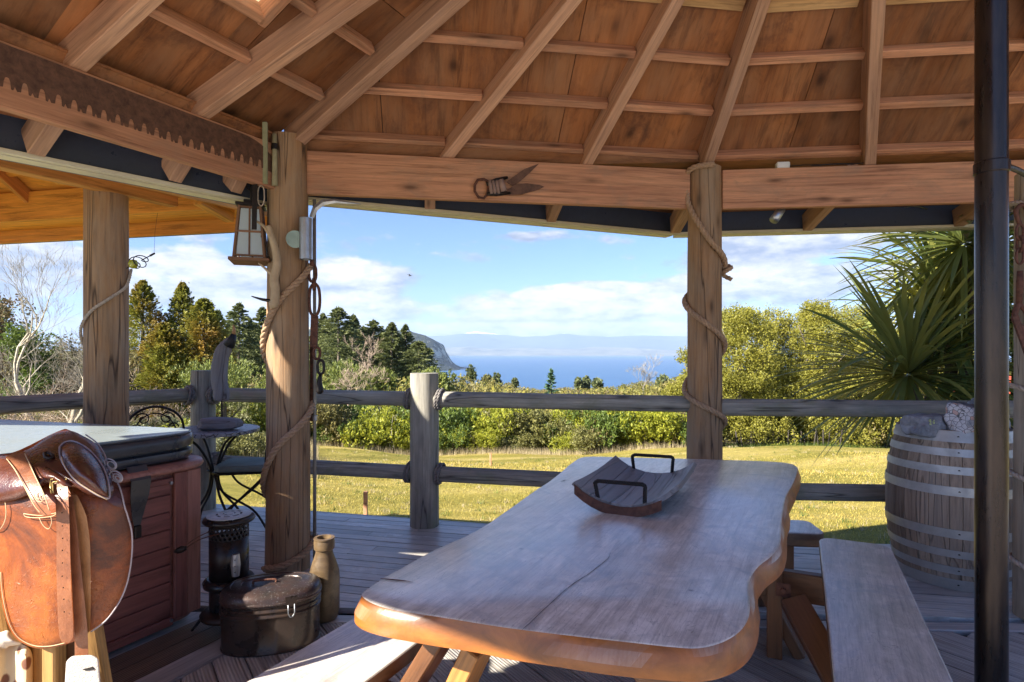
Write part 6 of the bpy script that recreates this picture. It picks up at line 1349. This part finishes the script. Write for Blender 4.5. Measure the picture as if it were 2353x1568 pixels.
# rounded green pines below them
for i, (px, py, d, wpx, hpx, lb) in enumerate(((515, 812, 24, 240, 110, 'rounded bright green pine behind the sculpture'), (640, 825, 27, 140, 100, 'rounded green pine partly hidden by the big post'), (795, 822, 34, 150, 90, 'rounded green pine below the spruces right of the big post'), (870, 842, 38, 120, 70, 'smaller green pine sloping down toward the lake'), (990, 850, 46, 110, 60, 'low green pine left of the middle railing post'))):
    w_ = wpx*d/F/2; hh = hpx*d/F; zc = topz(py+hpx*.55, d); x = (px-1176.5)/F*d; g0 = float(gz(x, d)); bl_ = [(RNG.normal(0, w_*.45), RNG.normal(0, w_*.4), zc-g0+RNG.normal(0, hh*.15), w_*.5, w_*.5, hh*.42) for _ in range(9)]+[(0, 0, zc-g0, w_*.75, w_*.7, hh*.5), (0, 0, (zc-g0)*.5, w_*.8, w_*.7, (zc-g0)*.5)]
    tree('green_pine', Vector((x, d, g0)), leafcloud(bl_, 9000, .085*d/26, .22, 10, .05, .16, .9), LM['pine'], max(.6, zc-g0), .12, lb, group='rounded pines', limbs=3)
# golden-green trees on the right
for i, (px, py, d, wpx, lb) in enumerate(((1604, 800, 33, 120, 'golden-green tree partly behind the post beside the table'), (1700, 706, 32, 175, 'golden-green tree just right of the post beside the table'), (1790, 716, 34, 170, 'golden-green tree in the middle of the right-hand mass'), (1870, 694, 33, 160, 'tallest golden-green tree, with a feathery top, left of the palm-like tree'), (1955, 712, 34, 180, 'golden-green tree behind the sword-leaved tree'), (2060, 735, 36, 200, 'golden-green tree far behind the trunks of the sword-leaved tree'), (2200, 760, 37, 240, 'golden-green tree behind the black pole'))):
    x = (px-1176.5)/F*d; g0 = float(gz(x, d)); H = topz(py, d)-g0; w_ = wpx*1.15*d/F/2; bl_ = []
    for k in range(66):
        t = RNG.uniform(.07, .93); a = RNG.random()*2*PI; rr = w_*(1.25*math.sin(PI*min(1, .22+t*.80))**.6)*RNG.uniform(.25, .8); s = w_*RNG.uniform(.28, .46); bl_.append((rr*math.cos(a), rr*math.sin(a)*.9, H*t, s, s, s*.85))
    for k in range(3): bl_.append((RNG.normal(0, w_*.3), 0, H*.93, w_*.16, w_*.16, H*.07))
    tree('wattle_tree', Vector((x, d, g0)), leafcloud(bl_, 54000 if i < 5 else 14000, .062 if i < 5 else .1, .45, 9, .12, .20, .25, -.6), LM['wattle'] if i not in (3, 0) else LM['wattle'], H*.8, .16, lb, group='golden-green trees on the right', trunkmat=bark)
x0 = place(1700, 31.2); stems = []
for k in range(26):
    p = place(1690+k*10.5+random.uniform(-4, 4), 31+random.uniform(-.6, 1.5)); stems.append(tubevf([p+Vector((0, 0, -.2)), p+Vector((random.uniform(-.2, .2), 0, 1.0))], [.05, .035], 5))
o = wpart('understorey_stems', join(*stems), plain('dark_stems', (.05, .04, .03), .9), None, True); tag(o, 'dark thin stems crowded under the golden-green trees', 'stems'); tag(o, kind='stuff')
# shrubs along the far edge of the lawn
shr = []
def shrubmesh(kind, n=6500, size=.036, asp=.45):
    bl_ = [(RNG.normal(0, .38), RNG.normal(0, .35), RNG.uniform(.3, .78), *(RNG.uniform(.24, .42),)*2, RNG.uniform(.2, .36)) for _ in range(11)]; V, Q, T = leafcloud(bl_, n, size, asp, 7, .10, .25, .4)
    return npmesh('foliage', V, Q, T)
def twigsvf(n, h, spread, r=.012, seed=0):
    rr = random.Random(seed); out_ = []
    for k in range(n):
        a = rr.random()*2*PI; p = [Vector((0, 0, 0))]; dvec = Vector((math.cos(a)*spread, math.sin(a)*spread, 1)).normalized()
        for s in range(4): dvec = (dvec+Vector((rr.uniform(-.4, .4), rr.uniform(-.4, .4), .1))).normalized(); p.append(p[-1]+dvec*h/4)
        out_.append(tubevf(p, [r, r*.8, r*.6, r*.4, r*.2], 4))
    return join(*out_)
kinds = ['shrubA', 'shrubB', 'shrubC', 'shrubD', 'shrubA', 'shrubB', 'pale', 'shrubD']
smesh = []
for i, k in enumerate(kinds):
    me = shrubmesh(k); me.materials.append(LM[k]); v, f = twigsvf(7, .8, .6, .014, i); st = mk('stem', v, f, True); st.materials.append(palebark if i % 3 == 0 else bark); smesh.append((me, st))
SHL = {'shrubA': 'bright yellow-green leafy shrub at the far edge of the lawn', 'shrubB': 'olive green shrub at the far edge of the lawn', 'shrubC': 'brown twiggy shrub at the far edge of the lawn', 'shrubD': 'deep green glossy shrub at the far edge of the lawn', 'pale': 'pale grey-green shrub at the far edge of the lawn'}
def shrub(px, d, s, h, i, lab=None, dz=0):
    loc = place(px, d, dz); o = bpy.data.objects.new('shrub', None); COL.objects.link(o); o.empty_display_size = .1; o.location = loc; o.rotation_euler = (0, 0, random.uniform(0, 6.28)); o.scale = (s, s, h)
    zone = ('left of the big post' if px < 660 else 'right beside the big post' if px < 790 else 'left of the middle railing post' if px < 960 else 'right of the middle railing post' if px < 1130 else 'below the blue-green cedar' if px < 1330 else 'below the bare lakeside tree' if px < 1500 else 'left of the post by the table')
    tag(o, lab or ('tall ' if s > 1.5 else 'small ' if s < 1.2 else '')+SHL[kinds[i]].replace(' at the far edge of the lawn', '').replace('bright yellow-green leafy', 'yellow-green')+(', in front, ' if d < 28 else ', behind, ')+zone, 'shrub', 'shrubs along the lawn edge' if lab is None else 'shrubs in the rough ground' if 'rough ground' in lab else None)
    for me, nm in zip(smesh[i], ('foliage', 'stem')): c = bpy.data.objects.new(nm, me); COL.objects.link(c); c.parent = o
rs = random.Random(11)
for k in range(110):
    px = rs.uniform(590, 1590); d = rs.uniform(25.5, 31); i = rs.choice([0, 0, 1, 2, 3, 4, 4, 5, 7, 3]) if k % 11 else 6
    if 880 < px < 1000 and d < 27: i = 0
    s = rs.uniform(.75, 2.1); shrub(px, d, s, s*rs.uniform(.9, 1.35), i)
for px, d, s, h, i, lb in ((768, 25.2, 1.7, 2.2, 2, 'brown shrub with a pale forked trunk near the big post'), (900, 25.8, 1.9, 2.3, 0, 'largest yellow shrub left of the middle railing post'), (1360, 25.0, 1.3, 1.2, 1, 'round dome-shaped olive shrub near the middle of the lawn edge'), (1560, 28, 1.8, 2.2, 3, 'dark green shrub left of the post beside the table')): shrub(px, d, s, h, i, lb)
for k in range(34): shrub(rs.uniform(-60, 620), rs.uniform(13, 19), rs.uniform(.7, 1.15), rs.uniform(.6, .95), rs.choice([6, 5, 0, 1]), 'low pale shrub in the rough ground below the railing behind the spa')
# the wooded country running down to the lake: nobody could count it
SKP = [(-600, 850), (500, 850), (600, 845), (735, 836), (860, 852), (960, 850), (1060, 858), (1140, 870), (1200, 886), (1240, 894), (1300, 888), (1400, 888), (1460, 876), (1540, 868), (1600, 850), (2900, 830)]
def forest():
    bl_ = [(0, 0, .55, .5, .5, .45), (.25, .1, .35, .4, .4, .35), (-.25, -.1, .4, .4, .4, .35)]; base = []
    for k in range(6):
        V, Q, T = leafcloud(bl_ if k < 4 else [(0, 0, .35, .32, .32, .35), (0, 0, .75, .2, .2, .4)], 150, .062, .5, 5, .13, .24, .4); base.append((V.reshape(-1, 4, 3), T))
    fineb = []
    for k in range(4):
        V, Q, T = leafcloud(bl_, 420, .036, .5, 6, .12, .26, .4); fineb.append((V.reshape(-1, 4, 3), T))
    VV, TT = [], []; N_ = 3200
    for k in range(N_):
        d = 33*(1500/33)**(RNG.random()**1.15); px = RNG.uniform(-500, 2800); x = (px-1176.5)/F*d; g0 = float(gz(x, d)); s = RNG.uniform(1.8, 3.8)*(1+d/420); h = s*RNG.uniform(.9, 1.6)
        lim = topz(np.interp(px, [p[0] for p in SKP], [p[1] for p in SKP]), d); h = min(h, (lim-g0)*.86)
        if h < .5: 
            if lim-g0 < -3: pass
            h = .8
            if g0+h > lim: continue
        s = min(s, h*1.5); V, T = fineb[RNG.integers(4)] if d < 75 else base[RNG.integers(6)]; a = RNG.random()*6.28; ca, sa = math.cos(a), math.sin(a)
        P = np.stack([(V[..., 0]*ca-V[..., 1]*sa)*s+x, (V[..., 0]*sa+V[..., 1]*ca)*s+d, V[..., 2]*h+g0], -1); VV.append(P.reshape(-1, 3)); TT.append(np.clip(T*.35+RNG.choice([0, .12, .3, .45, .62], p=[.25, .2, .2, .2, .15])+RNG.normal(0, .05), 0, 1))
    V = np.concatenate(VV); o = link('far_woodland', npmesh('far_woodland', V, np.arange(len(V)).reshape(-1, 4), np.concatenate(TT)), LM['wood']); tag(o, kind='stuff')
forest()
# single trees standing above it
for (px, py, d, wpx, kind, lb) in ((1083, 838, 150, 22, 'c', 'small dark tree on the skyline right of the middle railing post'), (1141, 857, 160, 22, 'c', 'small dark tree against the lake, right of its taller neighbour'), (1120, 862, 170, 22, 'r', 'little russet tree between two dark skyline trees'), (1183, 868, 180, 14, 'c', 'tiny pointed dark tree on the skyline against the lake'), (1330, 868, 170, 18, 'c', 'small pointed dark tree right of the blue-green cedar'), (1347, 865, 172, 18, 'c', 'small dark tree second right of the blue-green cedar'), (1372, 870, 165, 26, 'r', 'small rounded dark tree right of the cedar'), (1525, 862, 120, 34, 'r', 'round dark tree left of the golden trees')):
    x = (px-1176.5)/F*d; g0 = float(gz(x, d)); H = topz(py, d)-g0; w_ = wpx*d/F/2; hh = w_*3.0 if kind == 'c' else w_*1.6
    tree('hillside_tree', Vector((x, d, g0)), leafcloud([(0, 0, H-hh*.5, w_, w_, hh*.5), (0, 0, H-hh*.8, w_*1.1, w_, hh*.3)], 900, .0016*d*1.6, .5, 5, .12, .25), LM['shrubB'] if px == 1120 else LM['spruce'], H*.9, .12*d/100, lb, limbs=0)
d = 60; x = (1266-1176.5)/F*d; g0 = float(gz(x, d)); H = topz(850, d)-g0; V, Q, T = conifer(H, 30*d/F*1.1, 70, 26, .17, bare=H and max(.05, 1-2.9/H*1.0), up=.5, taper=.8)
tree('cedar_tree', Vector((x, d, g0)), (V, Q, T), leafmat('blue_green_needles', (.12, .21, .11), (.05, .10, .07), trans=.2), H*.95, .09, 'feathery blue-green cedar standing in front of the lake', limbs=0)
# bare trees
def bare(h, r, seed, depth=6, spread=.55, up=.25, sides=4, ratio=.74, kids=(2, 3), minr=.003):
    rr = random.Random(seed); segs = []
    def grow(p, d_, l, r_, k):
        pts = [p]; rad = [r_]; n = 3
        for i in range(n): d_ = (d_+Vector((rr.gauss(0, .16), rr.gauss(0, .16), rr.gauss(.03, .10)))).normalized(); pts.append(pts[-1]+d_*l/n); rad.append(r_*(1-.35*(i+1)/n))
        segs.append((pts, rad, sides if k < 3 else 3))
        if k >= depth: return
        for c in range(rr.randint(*kids)+(1 if k in (1, 2) else 0)):
            q = pts[rr.choice([1, 2, 3, 3])] if k < depth-1 else pts[rr.choice([1, 2, 3])]; a = d_.orthogonal().normalized(); a = Matrix.Rotation(rr.random()*6.28, 3, d_) @ a; nd_ = (d_+a*rr.uniform(spread*.6, spread*1.5)+Vector((0, 0, up))).normalized(); grow(q, nd_, l*rr.uniform(ratio*.8, ratio*1.1), max(minr, rad[-1]*rr.uniform(.55, .8)), k+1)
    grow(Vector((0, 0, -.2)), Vector((rr.uniform(-.1, .1), 0, 1)).normalized(), h, r, 0); return join(*[tubevf(p, q, s, caps=False) for p, q, s in segs])
lichen = wood('lichened_pale_bark', (.56, .52, .42), (.33, .29, .22), grain=8, knots=False, bumps=.5, rough=.95, weather=(.25, .2, .14), wamt=.6)
for (px, d, h, r, seed, lb, dp, sp_, up_) in ((92, 15, 2.0, .085, 3, 'tall bare tree with a pale straight trunk left of the far-left post', 6, .5, .45), (165, 13.5, 1.45, .09, 8, 'bare tree with thick leaning pale limbs just left of the far-left post', 6, .6, .28), (20, 14, 1.1, .07, 14, 'spreading bare tree at the left edge of the picture', 6, .8, .15), (235, 16, 1.05, .06, 21, 'bare brown tree behind the far-left post', 6, .8, .2)):
    v, f = bare(h, r, seed, dp, sp_, up_); b_ = place(px, d); o = tag(link('bare_tree', mk('bare_tree', v, f, True), lichen, None, Matrix.Translation(b_)), lb, 'tree', 'bare trees on the left')
v, f = bare(2.0, .12, 33, 6, .6, .35, ratio=.75, minr=.012); d = 75; b_ = place(1478, d); b_.z = topz(905, d)-1.0; tag(link('bare_tree', mk('bare_tree', v, f, True), lichen, None, Matrix.Translation(b_)), 'pale bare tree standing against the lake left of the golden trees', 'tree')
twm = plain('pinkish_twigs', (.52, .40, .30), .95, c2=(.32, .22, .15), scale=3)
for (px, d, s, seed, lb) in ((215, 15.5, 1.25, 41, 'pinkish tangle of bare twigs left of the russet conifers'), (295, 17, 1.15, 43, 'pinkish bare thicket right of the far-left post'), (130, 14.5, 1.1, 45, 'low tangle of pale bare branches at the foot of the tall bare tree'), (40, 12.5, .9, 47, 'dense low bare bush at the far left')):
    vfs = []
    for k in range(5): v, f = bare(.62*s, .025, seed+k, 5, .9, .12, 3, .80, (2, 3), .0035); of_ = Vector(((k-2)*.5*s, random.uniform(-.5, .5), 0)); vfs.append(([p+of_ for p in v], f))
    b_ = place(px, d); tag(link('thicket', mk('thicket', *join(*vfs)), twm, None, Matrix.Translation(b_)), lb, 'thicket', 'bare thickets on the left')
v, f = bare(1.0, .06, 61, 6, .7, .2, minr=.006, ratio=.8); tag(link('bare_shrub', mk('bare_shrub', v, f, True), twm, None, Matrix.Translation(Vector((place(858, 36).x, 36, topz(868, 36)-.9)))), 'bare brown shrub between the green pines right of the big post', 'shrub')
v, f = bare(.9, .05, 63, 6, .8, .15, minr=.006, ratio=.8); tag(link('bare_shrub', mk('bare_shrub', v, f, True), twm, None, Matrix.Translation(Vector((place(800, 30).x, 30, topz(905, 30)-.9)))), 'reddish bare shrub just above the railing right of the big post', 'shrub')
# dark evergreen mass behind the bare trees
for (px, py, d, wpx, lb, mt) in ((0, 640, 21, 150, 'dark brownish evergreen at the far left edge', 'shrubC'), (70, 740, 20, 130, 'dark green evergreen behind the tall bare tree', 'shrubD'), (170, 760, 23, 140, 'brown-green bush behind the far-left post', 'shrubC'), (270, 790, 22, 120, 'low brown bush in front of the russet conifers', 'shrubC'), (-90, 660, 22, 160, 'dark evergreen just outside the left edge', 'shrubD')):
    x = (px-1176.5)/F*d; g0 = float(gz(x, d)); H = topz(py, d)-g0; w_ = wpx*d/F/2; bl_ = [(RNG.normal(0, w_*.4), RNG.normal(0, w_*.4), H*RNG.uniform(.15, .85), w_*.5, w_*.5, H*.16) for _ in range(14)]
    tree('evergreen_bush', Vector((x, d, g0)), leafcloud(bl_, 12000, .06, .45, 7, .12, .3), LM[mt], H*.7, .1, lb)
# ------------------------------------------------------------------ sword-leaved cabbage tree
ctm = leafmat('sword_leaves', (.26, .33, .11), (.05, .095, .035), (.36, .34, .08), rough=.28, trans=.3, sc=1.1); cab = thing('cabbage_tree', (3.75, 5.5, -.8), 'sword-leaved cabbage tree with several drooping heads rising behind the barrel', 'tree')
def head(c, n, L_, seed, droopy=.0, dead=.12):
    rr = np.random.default_rng(seed); V, Q, T = [], [], []; c = np.array(c)
    for k in range(n):
        a = rr.random()*2*PI; el_ = math.asin(np.clip(rr.uniform(-.55-droopy, .98), -1, 1)); d_ = np.array([math.cos(a)*math.cos(el_), math.sin(a)*math.cos(el_), math.sin(el_)]); l = L_*rr.uniform(.72, 1.12); w_ = .0185*rr.uniform(.7, 1.3); p = c+d_*.05; g = (.30+.45*rr.random())*(1.0 if el_ > 0 else .7); seg = 8; tw = rr.normal(0, .35); o_ = sum(len(x) for x in V); row = []
        tin = np.clip(rr.normal(.5, .25), 0, 1)
        for s in range(seg+1):
            t = s/seg; sd_ = np.cross(d_, [0, 0, 1]); nn_ = np.linalg.norm(sd_); sd_ = sd_/nn_ if nn_ > .05 else np.array([1., 0, 0]); upv = np.cross(sd_, d_); sd2 = sd_*math.cos(tw*t)+upv*math.sin(tw*t); ww_ = w_*(.55+1.2*t)*(1 if t < .4 else 1)*(1-t**3.2)*1.0+.0006
            row += [p-sd2*ww_+upv*ww_*.35, p, p+sd2*ww_+upv*ww_*.35]; p = p+d_*l/seg; d_ = d_+np.array([0, 0, -g*.16*(.3+t*1.5)]); d_ /= np.linalg.norm(d_)
        V.append(np.array(row))
        for s in range(seg):
            b_ = o_+3*s; Q += [(b_, b_+1, b_+4, b_+3), (b_+1, b_+2, b_+5, b_+4)]; T += [tin, tin]
    me = npmesh('leaf_head', np.concatenate(V)-c, Q, T, smooth=False); return link('leaf_head', me, ctm, cab, Matrix.Translation(Vector(c)))
HD = [(2085, 862, 5.3, 250, 1.16, 1, .12), (2168, 742, 5.7, 200, 1.0, 2, .1), (2215, 560, 5.2, 210, 1.0, 3, .4), (2235, 858, 5.6, 150, .9, 4, .1), (2150, 640, 6.0, 160, .95, 5, .2), (2330, 700, 5.4, 90, .9, 6, .2), (2300, 560, 5.6, 90, .9, 7, .3)]
for px, py, d, n, L_, sd_, dr in HD: head(U(px, py, d), n, L_, sd_, dr)
trunkpts = {0: [(3.75, 5.5, -.8), (3.70, 5.45, .2), U(2105, 960, 5.35), U(2088, 872, 5.3)], 1: [(3.85, 5.6, -.8), (4.0, 5.6, .6), U(2185, 860, 5.65), U(2168, 752, 5.7)], 2: [(4.0, 5.5, .0), U(2225, 800, 5.5), U(2215, 575, 5.2)], 3: [(4.05, 5.6, -.3), U(2240, 960, 5.6), U(2235, 868, 5.6)], 4: [(4.0, 5.6, .6), U(2150, 740, 5.9), U(2120, 620, 6.1)], 5: [(4.5, 5.4, -.8), U(2335, 900, 5.4), U(2330, 712, 5.4)], 6: [(4.4, 5.5, 0.5), U(2310, 720, 5.5), U(2300, 572, 5.6)]}
for k, p in trunkpts.items(): wpart('trunk', tubevf(spline(p, 6), .055 if k < 2 else .042, 9), wood('cabbage_bark', (.20, .17, .14), (.09, .07, .055), grain=6, knots=False, bumps=.9, rough=.95) if k == 0 else bark, cab, True)
# ------------------------------------------------------------------ grass
def lawn():
    n = 95000; y = 4.4+14*RNG.random(n)**1.7; x = (RNG.uniform(560, 2360, n)-1176.5)/F*y; lim = np.where(x < 1.45, 5.40-(x+2.92)*.243+.08, 4.27-(x-1.45)*.083+.08); k = y > lim; x, y = x[k], y[k]; n = len(x); zg = gz(x, y); h = RNG.uniform(.010, .028, n)*(1+y*.05); a = RNG.random(n)*6.28; w_ = .0035*(1+y*.12)
    b0 = np.stack([x-np.cos(a)*w_, y-np.sin(a)*w_, zg-.01], 1); b1 = np.stack([x+np.cos(a)*w_, y+np.sin(a)*w_, zg-.01], 1); tp = np.stack([x+RNG.normal(0, .018, n), y+RNG.normal(0, .018, n), zg+h], 1)
    V = np.stack([b0, b1, tp], 1).reshape(-1, 3); o = link('grass', npmesh('grass', V, np.arange(n*3).reshape(-1, 3), np.clip(RNG.normal(.55, .25, n), 0, 1), k=3), LM['grass']); tag(o, kind='stuff')
lawn()
def tall(n, pxr, dr, h0, h1, name, mat):
    px = RNG.uniform(*pxr, n); y = RNG.uniform(*dr, n); x = (px-1176.5)/F*y; zg = gz(x, y); h = RNG.uniform(h0, h1, n); a = RNG.random(n)*6.28; w_ = .006
    b0 = np.stack([x-np.cos(a)*w_, y-np.sin(a)*w_, zg-.02], 1); b1 = np.stack([x+np.cos(a)*w_, y+np.sin(a)*w_, zg-.02], 1); l = RNG.normal(0, .16, (n, 2))*h[:, None]; tp = np.stack([x+l[:, 0], y+l[:, 1], zg+h], 1); V = np.stack([b0, b1, tp], 1).reshape(-1, 3)
    o = link(name, npmesh(name, V, np.arange(n*3).reshape(-1, 3), np.clip(RNG.normal(.6, .25, n), 0, 1), k=3), mat); tag(o, kind='stuff')
def tufts(n, name, mat):
    px = RNG.uniform(600, 2300, n); y0 = 5.2+17*RNG.random(n); x0 = (px-1176.5)/F*y0; k = 14; x = np.repeat(x0, k)+RNG.normal(0, .05, n*k); y = np.repeat(y0, k)+RNG.normal(0, .05, n*k); lim = np.where(x < 1.45, 5.55-(x+2.92)*.243, 4.45); ok = y > lim; x, y = x[ok], y[ok]; m2 = len(x); zg = gz(x, y); a = RNG.random(m2)*6.28; w_ = .006
    b0 = np.stack([x-np.cos(a)*w_, y-np.sin(a)*w_, zg-.01], 1); b1 = np.stack([x+np.cos(a)*w_, y+np.sin(a)*w_, zg-.01], 1); tp = np.stack([x+RNG.normal(0, .03, m2), y+RNG.normal(0, .03, m2), zg+RNG.uniform(.03, .09, m2)], 1); V = np.stack([b0, b1, tp], 1).reshape(-1, 3)
    tag(link(name, npmesh(name, V, np.arange(m2*3).reshape(-1, 3), np.clip(RNG.normal(.5, .3, m2), 0, 1), k=3), mat), kind='stuff')
tufts(420, 'weed_tufts', LM['shrubD']); tufts(380, 'dry_tufts', LM['dry'])
tall(16000, (-50, 730), (13, 21), .25, .6, 'dry_grass', LM['dry']); tall(7000, (730, 1640), (24.3, 26.3), .10, .38, 'rough_grass', LM['dry']); tall(5000, (1640, 2300), (29.5, 31), .1, .4, 'shaded_grass', LM['shrubD'])
hs_ = thing('house', (26.6, 30, -3), 'far house with white walls and a red roof, glimpsed right of the black pole', 'house'); hx, hy, hz2 = 27.2, 30, float(gz(27, 30))
fix(wpart('wall', boxvf((hx+3, hy+3, hz2+1.1), 6, 6, 3.2), plain('white_wall', (.75, .74, .70), .8), hs_)); fix(wpart('roof', ([(hx-.4, hy-.4, hz2+2.7), (hx+6.4, hy-.4, hz2+2.7), (hx+6.4, hy+6.4, hz2+2.7), (hx-.4, hy+6.4, hz2+2.7), (hx+1.5, hy+3, hz2+4.1), (hx+4.5, hy+3, hz2+4.1)], [(0, 1, 5, 4), (1, 2, 5), (2, 3, 4, 5), (3, 0, 4), (0, 3, 2, 1)]), plain('red_roof', (.50, .07, .04), .6), hs_))
for (px, y0, y1, d, lb) in ((840, 1131, 1094, 8.6, 'short wooden stake on the lawn left of the middle railing post'), (1127, 1078, 1060, 15, 'short stake on the lawn right of the middle railing post')):
    x = (px-1176.5)/F*d; g0 = float(gz(x, d)); o = block('lawn_stake', Vector((x, d, g0+(y0-y1)/F*d/2+.05)), .055, .055, (y0-y1)/F*d+.15, M['frame']); tag(o, lb, 'stake')
bp0 = U(942, 634, 70); brd = thing('bird', bp0, 'tiny dark bird flying in the sky left of the lake', 'bird'); wpart('body', tubevf([bp0+Vector((-.22, 0, -.02)), bp0, bp0+Vector((.18, 0, .01))], [.02, .06, .015], 8), M['iron'], brd)
for s in (-1, 1): wpart('wing', ([bp0+Vector((-.06, 0, 0)), bp0+Vector((.08, 0, 0)), bp0+Vector((.03, s*.35, .14)), bp0+Vector((s*.30, s*.40, .10)), bp0+Vector((-.07, s*.2, .09))], [(0, 1, 2, 3, 4)]), M['iron'], brd)
